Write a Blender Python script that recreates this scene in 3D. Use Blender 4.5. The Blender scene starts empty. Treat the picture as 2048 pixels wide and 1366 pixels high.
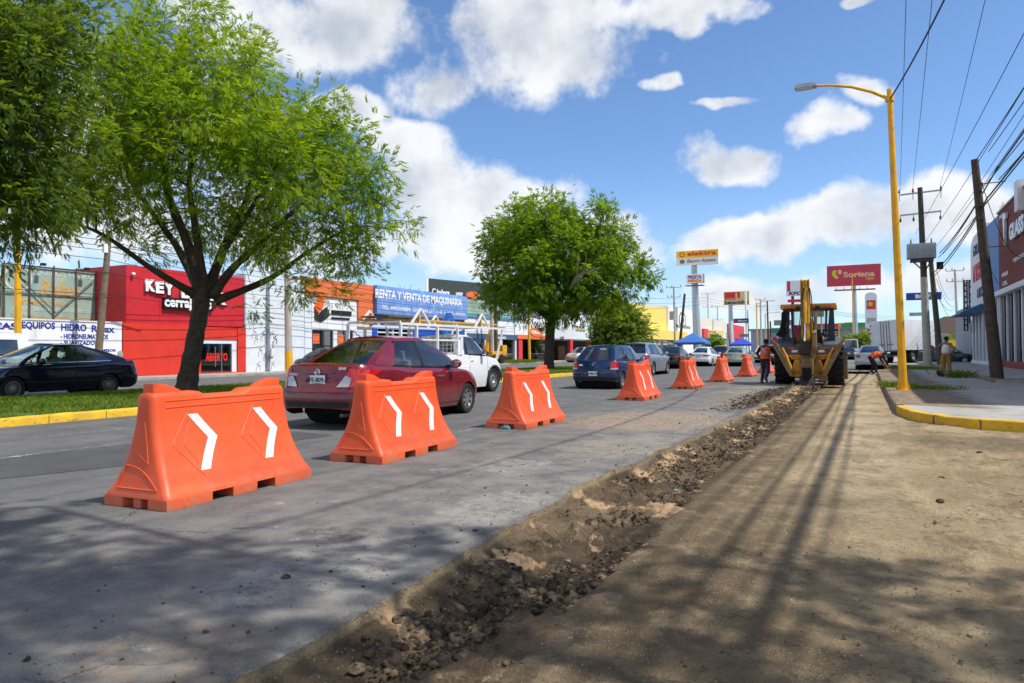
import bpy, bmesh, math, random
import numpy as np
from mathutils import Vector, Matrix, Euler
R = math.radians
scene = bpy.context.scene
col = scene.collection
# ------------------------------------------------------------------ camera
FPX, CX, CY = 1422.0, 1024.0, 683.0            # focal length and centre in photograph pixels (2048 wide)
YAW, PITCH, ROLL, EYE = R(26.4), R(0.77), R(0.3), 1.28
cf = Vector((-math.sin(YAW)*math.cos(PITCH), math.cos(YAW)*math.cos(PITCH), math.sin(PITCH)))
r0 = Vector((math.cos(YAW), math.sin(YAW), 0)); u0 = r0.cross(cf)
cr = r0*math.cos(ROLL)-u0*math.sin(ROLL); cu = u0*math.cos(ROLL)+r0*math.sin(ROLL)
cam_d = bpy.data.cameras.new('camera'); cam = bpy.data.objects.new('camera', cam_d); col.objects.link(cam)
cam.matrix_world = Matrix(((cr.x, cu.x, -cf.x, 0), (cr.y, cu.y, -cf.y, 0), (cr.z, cu.z, -cf.z, EYE), (0, 0, 0, 1)))
cam_d.sensor_width = 36; cam_d.lens = FPX/2048*36; cam_d.clip_end = 6000; cam_d.clip_start = 0.05
cam_d.dof.use_dof = True; cam_d.dof.focus_distance = 9.5; cam_d.dof.aperture_fstop = 4.0
scene.camera = cam
def ray(px, py): return cf+cr*((px-CX)/FPX)-cu*((py-CY)/FPX)
def on_x(px, py, X):                            # where a sight line meets the plane of a facade that runs along the road
    d = ray(px, py); k = X/d.x; return Vector((X, d.y*k, EYE+d.z*k))
def at_k(px, py, k):                            # point at depth k
    return Vector((0, 0, EYE))+ray(px, py)*k
# ------------------------------------------------------------------ light
SUN_EL, SUN_AZ = R(57), R(8)                    # azimuth from +X towards +Y
sdir = Vector((math.cos(SUN_EL)*math.cos(SUN_AZ), math.cos(SUN_EL)*math.sin(SUN_AZ), math.sin(SUN_EL)))
sun_d = bpy.data.lights.new('sun', 'SUN'); sun_d.energy = 4.5; sun_d.angle = R(0.53); sun_d.color = (1, 0.955, 0.88)
sun = bpy.data.objects.new('sun', sun_d); col.objects.link(sun)
sun.rotation_euler = sdir.to_track_quat('Z', 'Y').to_euler(); sun.location = sdir*60
scene.view_settings.view_transform = 'Standard'; scene.view_settings.look = 'None'
scene.view_settings.exposure = 0.15; scene.view_settings.gamma = 1
scene.cycles.use_denoising = True
scene.cycles.max_bounces = 6; scene.cycles.transparent_max_bounces = 12
# ------------------------------------------------------------------ node helper
class NT:
    def __init__(s, tree): s.t = tree; s.n = tree.nodes; s.l = tree.links
    def new(s, typ, **kw):
        n = s.n.new(typ)
        for k, v in kw.items(): setattr(n, k, v)
        return n
    def put(s, n, i, v):
        if v is None: return
        if isinstance(v, bpy.types.NodeSocket): s.l.new(v, n.inputs[i])
        else: n.inputs[i].default_value = v
    def math(s, op, a, b=None, c=None, clamp=False):
        n = s.new('ShaderNodeMath', operation=op, use_clamp=clamp)
        for i, v in enumerate((a, b, c)): s.put(n, i, v)
        return n.outputs[0]
    def vmath(s, op, a, b=None, out=0, scale=None):
        n = s.new('ShaderNodeVectorMath', operation=op); s.put(n, 0, a); s.put(n, 1, b)
        if scale is not None: s.put(n, 'Scale', scale)
        return n.outputs[out]
    def noise(s, vec, scale, detail=4, rough=0.55, dist=0.0, out='Fac'):
        n = s.new('ShaderNodeTexNoise'); s.put(n, 'Vector', vec); s.put(n, 'Scale', scale); s.put(n, 'Detail', detail)
        s.put(n, 'Roughness', rough); s.put(n, 'Distortion', dist); return n.outputs[out]
    def vor(s, vec, scale, out='Distance', feature='F1', rnd=1.0):
        n = s.new('ShaderNodeTexVoronoi', feature=feature); s.put(n, 'Vector', vec); s.put(n, 'Scale', scale); s.put(n, 'Randomness', rnd); return n.outputs[out]
    def ramp(s, fac, lo, hi, smooth=True, a=0.0, b=1.0):
        n = s.new('ShaderNodeMapRange', interpolation_type='SMOOTHSTEP' if smooth else 'LINEAR', clamp=True)
        s.put(n, 0, fac); s.put(n, 1, lo); s.put(n, 2, hi); s.put(n, 3, a); s.put(n, 4, b); return n.outputs[0]
    def mix(s, fac, a, b, typ='MIX'):
        n = s.new('ShaderNodeMix', data_type='RGBA', blend_type=typ, clamp_factor=True)
        s.put(n, 0, fac)
        for i, v in ((6, a), (7, b)):
            if isinstance(v, (tuple, list)) and len(v) == 3: v = (*v, 1)
            s.put(n, i, v)
        return n.outputs[2]
    def map(s, vec, loc=(0, 0, 0), rot=(0, 0, 0), sc=(1, 1, 1)):
        n = s.new('ShaderNodeMapping'); s.put(n, 0, vec); s.put(n, 1, loc); s.put(n, 2, rot); s.put(n, 3, sc); return n.outputs[0]
    def bump(s, h, strength=0.3, dist=0.02, normal=None):
        n = s.new('ShaderNodeBump'); s.put(n, 'Height', h); s.put(n, 'Strength', strength); s.put(n, 'Distance', dist)
        if normal is not None: s.put(n, 'Normal', normal)
        return n.outputs[0]
    def xyz(s, vec): n = s.new('ShaderNodeSeparateXYZ'); s.put(n, 0, vec); return n.outputs
    def comb(s, x, y, z):
        n = s.new('ShaderNodeCombineXYZ')
        for i, v in enumerate((x, y, z)): s.put(n, i, v)
        return n.outputs[0]
# ------------------------------------------------------------------ sky with cumulus clouds (laid out by compass direction and height)
world = bpy.data.worlds.new('World'); scene.world = world; world.use_nodes = True
W = NT(world.node_tree); W.n.clear()
def azel(px, py):
    d = ray(px, py).normalized(); return math.atan2(d.x, d.y), math.asin(d.z)
CLOUDS = [(600,30,300,120), (860,160,115,75), (1075,80,225,140), (1320,5,200,42), (690,215,85,45), (830,280,95,50), (900,390,200,95), (1045,400,110,62), (180,300,340,230),
 (1440,330,108,42), (1640,245,74,44), (1455,216,75,16), (1318,160,40,26), (1712,175,48,30), (1745,18,30,14), (1490,485,150,45), (1690,440,150,62), (1890,430,130,60),
 (1250,490,105,75), (940,470,230,85), (1620,590,330,45), (400,450,330,110), (1930,560,150,60)]
g = bpy.data.node_groups.new('cloud_field', 'ShaderNodeTree')
g.interface.new_socket('Dir', in_out='INPUT', socket_type='NodeSocketVector'); g.interface.new_socket('Density', in_out='OUTPUT', socket_type='NodeSocketFloat'); g.interface.new_socket('Field', in_out='OUTPUT', socket_type='NodeSocketFloat')
G = NT(g); gi = G.new('NodeGroupInput'); go = G.new('NodeGroupOutput')
dirv = G.vmath('NORMALIZE', gi.outputs[0])
warp = G.noise(dirv, 7.0, 3, 0.6, out='Color')
dw = G.vmath('ADD', dirv, G.vmath('SCALE', G.vmath('SUBTRACT', warp, (0.5, 0.5, 0.5)), scale=0.085))
o = G.xyz(dw)
az = G.math('ARCTAN2', o[0], o[1]); el = G.math('ARCSINE', o[2])
field = None
for (px, py, rx, ry) in CLOUDS:
    a, e = azel(px, py); a1, _ = azel(px+rx, py); a0, _ = azel(px-rx, py); _, e1 = azel(px, py-ry); _, e0 = azel(px, py+ry)
    ra, re = (a1-a0)/2, (e1-e0)/2
    dx = G.math('MULTIPLY_ADD', az, 1/ra, -a/ra); dy = G.math('MULTIPLY_ADD', el, 1/re, -e/re)
    d2 = G.math('MULTIPLY_ADD', dx, dx, G.math('MULTIPLY', dy, dy))
    v = G.math('MULTIPLY_ADD', d2, -0.8, 1.0)
    field = v if field is None else G.math('SMOOTH_MAX', field, v, 0.25)
side = G.ramp(G.math('ABSOLUTE', G.math('ADD', az, YAW)), R(40), R(52))      # beyond the view the same kind of cloud goes on at random
gen = G.math('MULTIPLY_ADD', G.noise(dirv, 2.6, 3, 0.5), 5.0, -2.1)
field = G.math('MAXIMUM', field, -1.6)
field = G.math('ADD', G.math('MULTIPLY', field, G.math('SUBTRACT', 1.0, side)), G.math('MULTIPLY', gen, side))
n1 = G.noise(dirv, 9.0, 8, 0.64)
dens = G.math('ADD', G.math('MULTIPLY', field, 0.5), G.math('MULTIPLY_ADD', n1, 1.7, -0.85))
G.l.new(dens, go.inputs[0]); G.l.new(field, go.inputs[1])
geo = W.new('ShaderNodeTexCoord'); vec = geo.outputs['Generated']
cg = W.new('ShaderNodeGroup'); cg.node_tree = g; W.put(cg, 0, vec)
d0, fld = cg.outputs[0], cg.outputs[1]
n_up = W.noise(W.vmath('ADD', vec, tuple(sdir*0.05)), 10.0, 4, 0.55)          # the same puffs, looked up a little towards the sun
alpha = W.ramp(d0, -0.02, 0.42)
shade = W.ramp(W.math('ADD', W.math('MULTIPLY', fld, 0.34), W.math('MULTIPLY', n_up, 1.5)), 0.76, 1.46)
sky = W.new('ShaderNodeTexSky', sky_type='NISHITA'); sky.sun_disc = False; sky.sun_elevation = SUN_EL; sky.sun_rotation = math.atan2(sdir.x, sdir.y)
sky.altitude = 1900; sky.air_density = 1.0; sky.dust_density = 1.2; sky.ozone_density = 2.0
skyc = W.vmath('MULTIPLY', sky.outputs[0], (0.130, 0.153, 0.172))
ccol = W.mix(shade, (0.91, 0.92, 0.93), (0.48, 0.53, 0.61))
elv = W.math('ARCSINE', W.xyz(vec)[2])
alpha = W.math('MULTIPLY', alpha, W.ramp(elv, R(-1), R(5), a=0.45, b=1.0))
alpha = W.math('MULTIPLY', alpha, 0.95)
haze_f = W.math('MULTIPLY', W.ramp(W.math('ABSOLUTE', elv), R(15), 0.0), 0.34)
skyc = W.mix(haze_f, skyc, (0.60, 0.71, 0.86))
fin = W.mix(alpha, skyc, ccol)
bg = W.new('ShaderNodeBackground'); W.put(bg, 0, fin); W.put(bg, 1, 1.0)
out = W.new('ShaderNodeOutputWorld'); W.l.new(bg.outputs[0], out.inputs[0])
world.cycles.sampling_method = 'MANUAL'; world.cycles.sample_map_resolution = 512
# ------------------------------------------------------------------ materials
def lin(c):
    if isinstance(c, str): c = tuple(int(c[i:i+2], 16)/255 for i in (0, 2, 4))
    else: return c
    return tuple(x/12.92 if x <= 0.04045 else ((x+0.055)/1.055)**2.4 for x in c)
MATS = {}
def mat(name, c='808080', rough=0.6, metal=0.0, var=0.12, scale=4.0, bump=0.0, bscale=60.0, coat=0.0, emit=0.0, dirt=None, spec=0.5):
    if name in MATS: return MATS[name]
    m = bpy.data.materials.new(name); m.use_nodes = True; T = NT(m.node_tree); b = T.n['Principled BSDF']
    c = lin(c); tc = T.new('ShaderNodeTexCoord').outputs['Object']
    base = (*c, 1)
    if var:
        f = T.noise(tc, scale, 5, 0.6)
        base = T.mix(T.ramp(f, 0.3, 0.7), tuple(x*(1-var) for x in c), tuple(min(1, x*(1+var)) for x in c))
        T.put(b, 'Roughness', T.ramp(T.noise(tc, scale*2.3, 4), 0.3, 0.7, a=max(0.03, rough*(1-var)), b=min(1, rough*(1+var))))
    else: T.put(b, 'Roughness', rough)
    if dirt:
        dc, amt, dsc = dirt
        f = T.ramp(T.noise(T.map(tc, sc=(1, 1, 0.35)), dsc, 7, 0.68), 0.62-amt*0.3, 0.8-amt*0.15)
        base = T.mix(T.math('MULTIPLY', f, min(1, amt*1.4)), base, lin(dc))
    T.put(b, 'Base Color', base); T.put(b, 'Metallic', metal); T.put(b, 'Specular IOR Level', spec)
    if coat: T.put(b, 'Coat Weight', coat); T.put(b, 'Coat Roughness', 0.06)
    if bump: T.put(b, 'Normal', T.bump(T.noise(tc, bscale, 5, 0.6), bump, 0.01))
    if emit: T.put(b, 'Emission Color', (*c, 1)); T.put(b, 'Emission Strength', emit)
    MATS[name] = m; return m
def glass(name, tint=(0.25, 0.33, 0.33), alpha=0.45, rough=0.03):
    """window glass: part of the light goes straight through a tint, the rest mirrors"""
    if name in MATS: return MATS[name]
    m = bpy.data.materials.new(name); m.use_nodes = True; T = NT(m.node_tree); T.n.clear()
    tr = T.new('ShaderNodeBsdfTransparent'); T.put(tr, 0, (*tint, 1))
    gl = T.new('ShaderNodeBsdfGlossy'); T.put(gl, 0, (1, 1, 1, 1)); T.put(gl, 1, rough)
    fr = T.new('ShaderNodeFresnel'); T.put(fr, 0, 1.5)
    mx = T.new('ShaderNodeMixShader'); T.put(mx, 0, T.math('MULTIPLY_ADD', fr.outputs[0], 0.9, alpha*0.12, clamp=True)); T.l.new(tr.outputs[0], mx.inputs[1]); T.l.new(gl.outputs[0], mx.inputs[2])
    o = T.new('ShaderNodeOutputMaterial'); T.l.new(mx.outputs[0], o.inputs[0])
    MATS[name] = m; return m
# ------------------------------------------------------------------ mesh builder
def V(*a): return Vector(a)
class MB:
    def __init__(s): s.v = []; s.f = []
    def add(s, vs, fs):
        n = len(s.v); s.v.extend([tuple(v) for v in vs]); s.f.extend([tuple(i+n for i in f) for f in fs]); return s
    def box(s, c, d, rot=None):
        x, y, z = d[0]/2, d[1]/2, d[2]/2
        vs = [Vector((a*x, b*y, e*z)) for e in (-1, 1) for b in (-1, 1) for a in (-1, 1)]
        if rot is not None:
            M = rot if isinstance(rot, Matrix) else Euler(rot).to_matrix()
            vs = [M @ v for v in vs]
        return s.add([v+Vector(c) for v in vs], [(0, 2, 3, 1), (4, 5, 7, 6), (0, 1, 5, 4), (2, 6, 7, 3), (0, 4, 6, 2), (1, 3, 7, 5)])
    def bx(s, x0, x1, y0, y1, z0, z1): return s.box(((x0+x1)/2, (y0+y1)/2, (z0+z1)/2), (abs(x1-x0), abs(y1-y0), abs(z1-z0)))
    def bar(s, p, q, w, h=None, up=(0, 0, 1)):
        p, q = Vector(p), Vector(q); h = w if h is None else h
        y = (q-p).normalized(); u = Vector(up)
        if abs(y.dot(u)) > 0.98: u = Vector((1, 0, 0))
        x = y.cross(u).normalized(); z = x.cross(y)
        M = Matrix((x, y, z)).transposed()
        return s.box((p+q)/2, (w, (q-p).length, h), M)
    def tube(s, pts, rad, n=8, caps=True):
        pts = [Vector(p) for p in pts]; k = len(pts)
        if not hasattr(rad, '__len__'): rad = [rad]*k
        vs = []; ref = None
        for i, p in enumerate(pts):
            t = (pts[min(i+1, k-1)]-pts[max(i-1, 0)]).normalized()
            if ref is None: ref = Vector((0, 0, 1)) if abs(t.z) < 0.9 else Vector((1, 0, 0))
            a = (ref-t*ref.dot(t)).normalized(); b = t.cross(a); ref = a
            for j in range(n):
                th = 2*math.pi*j/n; vs.append(p+(a*math.cos(th)+b*math.sin(th))*rad[i])
        fs = [(i*n+j, i*n+(j+1) % n, (i+1)*n+(j+1) % n, (i+1)*n+j) for i in range(k-1) for j in range(n)]
        if caps: fs += [tuple(range(n-1, -1, -1)), tuple((k-1)*n+j for j in range(n))]
        return s.add(vs, fs)
    def cyl(s, p, q, r, r1=None, n=16): return s.tube([p, q], [r, r if r1 is None else r1], n)
    def prism(s, poly, axis, a, b):
        """closed outline (2D) pushed along axis 'x','y' or 'z' from a to b"""
        def P(u, v, w): return {'x': (w, u, v), 'y': (u, w, v), 'z': (u, v, w)}[axis]
        n = len(poly)
        vs = [P(u, v, a) for u, v in poly]+[P(u, v, b) for u, v in poly]
        return s.add(vs, [tuple(range(n-1, -1, -1)), tuple(range(n, 2*n))]+[(i, (i+1) % n, n+(i+1) % n, n+i) for i in range(n)])
    def lathe(s, prof, n=24, axis='z', c=(0, 0, 0)):
        """profile of (radius, height) turned about an axis"""
        c = Vector(c); vs = []
        for r, h in prof:
            for j in range(n):
                th = 2*math.pi*j/n; u, v = r*math.cos(th), r*math.sin(th)
                vs.append(c+Vector({'x': (h, u, v), 'y': (u, h, v), 'z': (u, v, h)}[axis]))
        k = len(prof)
        return s.add(vs, [(i*n+j, i*n+(j+1) % n, (i+1)*n+(j+1) % n, (i+1)*n+j) for i in range(k-1) for j in range(n)])
    def grid(s, fn, nu, nv):
        vs = [fn(i/nu, j/nv) for j in range(nv+1) for i in range(nu+1)]
        return s.add(vs, [(j*(nu+1)+i, j*(nu+1)+i+1, (j+1)*(nu+1)+i+1, (j+1)*(nu+1)+i) for j in range(nv) for i in range(nu)])
    def ball(s, c, r, n=10, m=7):
        r = (r, r, r) if not hasattr(r, '__len__') else r; c = Vector(c)
        vs = [c+Vector((r[0]*math.sin(math.pi*j/m)*math.cos(2*math.pi*i/n), r[1]*math.sin(math.pi*j/m)*math.sin(2*math.pi*i/n), r[2]*math.cos(math.pi*j/m))) for j in range(m+1) for i in range(n)]
        return s.add(vs, [(j*n+i, (j+1)*n+i, (j+1)*n+(i+1) % n, j*n+(i+1) % n) for j in range(m) for i in range(n)])
    def quad(s, a, b, c, d): return s.add([a, b, c, d], [(0, 1, 2, 3)])
    def build(s, name, m, parent=None, smooth=False, bevel=0.0, seg=2, clean=True, angle=35):
        me = bpy.data.meshes.new(name)
        me.from_pydata(s.v, [], s.f)
        if clean or bevel:
            bm = bmesh.new(); bm.from_mesh(me)
            bmesh.ops.remove_doubles(bm, verts=bm.verts, dist=0.0004)
            bmesh.ops.dissolve_degenerate(bm, edges=bm.edges, dist=0.0003)
            bmesh.ops.recalc_face_normals(bm, faces=bm.faces)
            if bevel:
                es = [e for e in bm.edges if len(e.link_faces) == 2 and e.calc_face_angle(0) > R(30)]
                bmesh.ops.bevel(bm, geom=es, offset=bevel, segments=seg, profile=0.7, affect='EDGES', clamp_overlap=True)
            bm.to_mesh(me); bm.free()
        me.materials.append(m)
        if smooth or bevel:
            me.shade_smooth()
            if angle < 180: me.set_sharp_from_angle(angle=R(angle if not bevel else 50))
        o = bpy.data.objects.new(name, me); col.objects.link(o)
        if parent is not None: o.parent = parent
        return o
def np_mesh(name, verts, quads, m, parent=None, smooth=False):
    me = bpy.data.meshes.new(name); nv, nq, k = len(verts), len(quads), quads.shape[1]
    me.vertices.add(nv); me.vertices.foreach_set('co', np.ascontiguousarray(verts, dtype=np.float32).ravel())
    me.loops.add(nq*k); me.loops.foreach_set('vertex_index', np.ascontiguousarray(quads, dtype=np.int32).ravel())
    me.polygons.add(nq); me.polygons.foreach_set('loop_start', np.arange(0, nq*k, k, dtype=np.int32))
    me.update(calc_edges=True); me.materials.append(m)
    if smooth: me.shade_smooth()
    o = bpy.data.objects.new(name, me); col.objects.link(o)
    if parent is not None: o.parent = parent
    return o
def tag(o, label=None, cat=None, group=None, kind=None):
    if label: o['label'] = label
    if cat: o['category'] = cat
    if group: o['group'] = group
    if kind: o['kind'] = kind
    return o
def thing(name, label, cat, loc=(0, 0, 0), rz=0.0, group=None):
    o = bpy.data.objects.new(name, None); col.objects.link(o); o.empty_display_size = 0.2
    o.location = loc; o.rotation_euler = (0, 0, rz); return tag(o, label, cat, group)
def struct(o): o['kind'] = 'structure'; return o
def copy_tree(o, parent=None):
    c = o.copy(); col.objects.link(c); c.parent = parent
    for ch in o.children: copy_tree(ch, c)
    return c
def text(name, s, m, parent, loc, size, face='-y', ext=0.01, bold=0.0, shear=0.0, sx=1.0, align='CENTER', spacing=1.0):
    """lettering as a mesh; face = the side it is read from"""
    cu_ = bpy.data.curves.new(name, 'FONT'); cu_.body = s; cu_.size = size; cu_.extrude = ext; cu_.offset = bold; cu_.shear = shear
    cu_.align_x = align; cu_.align_y = 'CENTER'; cu_.space_character = spacing; cu_.resolution_u = 3
    t = bpy.data.objects.new(name+'_tmp', cu_); col.objects.link(t)
    me = bpy.data.meshes.new_from_object(t.evaluated_get(bpy.context.evaluated_depsgraph_get()))
    col.objects.unlink(t); bpy.data.objects.remove(t); bpy.data.curves.remove(cu_)
    M = {'-y': Matrix(((1, 0, 0), (0, 0, 1), (0, 1, 0))), '+x': Matrix(((0, 0, 1), (1, 0, 0), (0, 1, 0))), '-x': Matrix(((0, 0, -1), (-1, 0, 0), (0, 1, 0)))}[face]
    if face == '-y': M = Matrix(((1, 0, 0), (0, 0, -1), (0, 1, 0)))
    me.transform((Matrix.Translation(Vector(loc)) @ M.to_4x4() @ Matrix.Diagonal((sx, 1, 1, 1))))
    me.materials.clear(); me.materials.append(m); me.name = name
    o = bpy.data.objects.new(name, me); col.objects.link(o)
    if parent is not None: o.parent = parent
    return o
def fnoise(x, y, seed=0, octaves=4, f0=1.0, gain=0.5):
    """value noise on numpy arrays"""
    tot = np.zeros_like(x, dtype=float); amp = 1.0
    for k in range(octaves):
        fx, fy = x*f0, y*f0; ix, iy = np.floor(fx).astype(np.int64), np.floor(fy).astype(np.int64); tx, ty = fx-ix, fy-iy
        tx = tx*tx*(3-2*tx); ty = ty*ty*(3-2*ty)
        def h(a, b):
            n = (a*374761393+b*668265263+(seed+k)*1274126177) & 0x7fffffff
            n = ((n ^ (n >> 13))*1103515245) & 0x7fffffff; n = (n ^ (n >> 16)) & 0xffff
            return n/65535.0
        tot += amp*((h(ix, iy)*(1-tx)+h(ix+1, iy)*tx)*(1-ty)+(h(ix, iy+1)*(1-tx)+h(ix+1, iy+1)*tx)*ty-0.5)
        amp *= gain; f0 *= 2.03
    return tot
# ================================================================== GROUND, ROADS, KERBS
rng = np.random.default_rng(7); random.seed(7)
def ground_mat(name, fn):
    m = bpy.data.materials.new(name); m.use_nodes = True; T = NT(m.node_tree); b = T.n['Principled BSDF']
    pos = T.new('ShaderNodeNewGeometry').outputs['Position']; fn(T, b, pos); return m
def blob(T, pos, cx, cy, rx, ry, jit=0.5, sc=1.2):
    """soft irregular spot on the ground (spilled earth, smears)"""
    p = T.vmath('ADD', pos, T.vmath('SCALE', T.vmath('SUBTRACT', T.noise(pos, sc, 5, 0.65, out='Color'), (0.5, 0.5, 0.5)), scale=jit*2))
    o = T.xyz(p)
    a = T.math('MULTIPLY_ADD', o[0], 1/rx, -cx/rx); b = T.math('MULTIPLY_ADD', o[1], 1/ry, -cy/ry)
    return T.ramp(T.math('MULTIPLY_ADD', a, a, T.math('MULTIPLY', b, b)), 1.1, 0.25)
def asphalt_fn(T, b, pos):
    X = T.xyz(pos)[0]; Y = T.xyz(pos)[1]
    grain = T.noise(pos, 110, 3, 0.75); n = T.noise(pos, 1.3, 6, 0.62); streak = T.noise(T.map(pos, sc=(1.6, 0.16, 1)), 2.2, 6, 0.62)
    c = T.mix(T.ramp(n, 0.3, 0.72), (0.098, 0.098, 0.099), (0.160, 0.156, 0.149))
    c = T.mix(T.math('MULTIPLY', T.ramp(streak, 0.5, 0.75), 0.45), c, (0.215, 0.204, 0.185))
    lane = T.ramp(T.math('ABSOLUTE', T.math('SUBTRACT', T.math('PINGPONG', T.math('ADD', X, 40.0), 1.85), 0.92)), 0.15, 0.6)
    c = T.mix(T.math('MULTIPLY', T.math('SUBTRACT', 1.0, lane), 0.2), c, (0.075, 0.075, 0.077))
    dusty = T.math('MULTIPLY', T.ramp(X, -6.5, -2.6), T.ramp(T.noise(pos, 2.6, 7, 0.66), 0.3, 0.72))
    c = T.mix(T.math('MULTIPLY', dusty, 0.62), c, (0.32, 0.292, 0.245))
    stones = T.vor(pos, 68); c = T.mix(T.math('MULTIPLY', T.ramp(stones, 0.34, 0.12), 0.85), c, (0.27, 0.262, 0.245))
    c = T.mix(T.math('MULTIPLY', T.ramp(grain, 0.42, 0.7), 0.55), c, (0.045, 0.045, 0.047))
    for (cx, cy, rx, ry, cc, am) in ((-3.6, 12.9, 1.7, 2.3, (0.34, 0.25, 0.155), 0.8), (-3.0, 18.5, 0.9, 3.0, (0.2, 0.15, 0.1), 0.75), (-3.35, 3.95, 0.28, 0.22, (0.06, 0.055, 0.045), 0.8),
                                 (-2.9, 3.2, 0.55, 0.8, (0.36, 0.345, 0.31), 0.5), (-2.75, 5.2, 0.45, 1.0, (0.36, 0.34, 0.30), 0.45), (-3.6, 7.2, 0.5, 0.6, (0.38, 0.37, 0.34), 0.4), (-2.6, 2.1, 0.5, 0.45, (0.28, 0.21, 0.14), 0.6), (-2.95, 9.2, 0.8, 1.4, (0.31, 0.26, 0.19), 0.55), (-3.4, 24, 0.9, 3, (0.3, 0.24, 0.17), 0.5)):
        c = T.mix(T.math('MULTIPLY', T.math('MULTIPLY', blob(T, pos, cx, cy, rx, ry, 0.35, 2.3), T.ramp(T.noise(pos, 9, 6, 0.7), 0.36, 0.6)), am), c, cc)
    sp = T.math('MULTIPLY', T.ramp(T.noise(pos, 3.0, 9, 0.78), 0.58, 0.70), T.ramp(X, -7.0, -3.8))
    c = T.mix(T.math('MULTIPLY', sp, 0.75), c, (0.40, 0.39, 0.37))
    crack = T.ramp(T.vor(T.vmath('ADD', pos, T.vmath('SCALE', T.noise(pos, 3, 4, out='Color'), scale=0.5)), 0.42, feature='DISTANCE_TO_EDGE'), 0.006, 0.0)
    c = T.mix(T.math('MULTIPLY', crack, T.math('MULTIPLY', 0.75, T.ramp(T.noise(pos, 0.5, 2), 0.45, 0.6))), c, (0.03, 0.03, 0.032))
    T.put(b, 'Base Color', c); T.put(b, 'Roughness', 0.86); T.put(b, 'Specular IOR Level', 0.3)
    T.put(b, 'Normal', T.bump(T.math('ADD', T.math('MULTIPLY', stones, -0.6), grain), 0.5, 0.006))
M_ASPH = ground_mat('asphalt', asphalt_fn)
def asphalt2_fn(T, b, pos):
    n = T.noise(pos, 1.0, 6, 0.62); c = T.mix(T.ramp(n, 0.3, 0.7), (0.085, 0.086, 0.09), (0.14, 0.138, 0.132))
    T.put(b, 'Base Color', c); T.put(b, 'Roughness', 0.88); T.put(b, 'Normal', T.bump(T.noise(pos, 150, 2), 0.35, 0.005))
M_ASPH2 = ground_mat('asphalt_far', asphalt2_fn)
def patch_fn(T, b, pos):
    n = T.noise(pos, 2.0, 6, 0.6); g_ = T.noise(pos, 190, 2, 0.7)
    c = T.mix(T.ramp(n, 0.3, 0.7), (0.052, 0.053, 0.056), (0.072, 0.072, 0.074)); c = T.mix(T.math('MULTIPLY', T.ramp(g_, 0.5, 0.75), 0.4), c, (0.12, 0.12, 0.12))
    T.put(b, 'Base Color', c); T.put(b, 'Roughness', 0.85); T.put(b, 'Normal', T.bump(g_, 0.4, 0.006))
M_PATCH = ground_mat('asphalt_dark', patch_fn)
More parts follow.
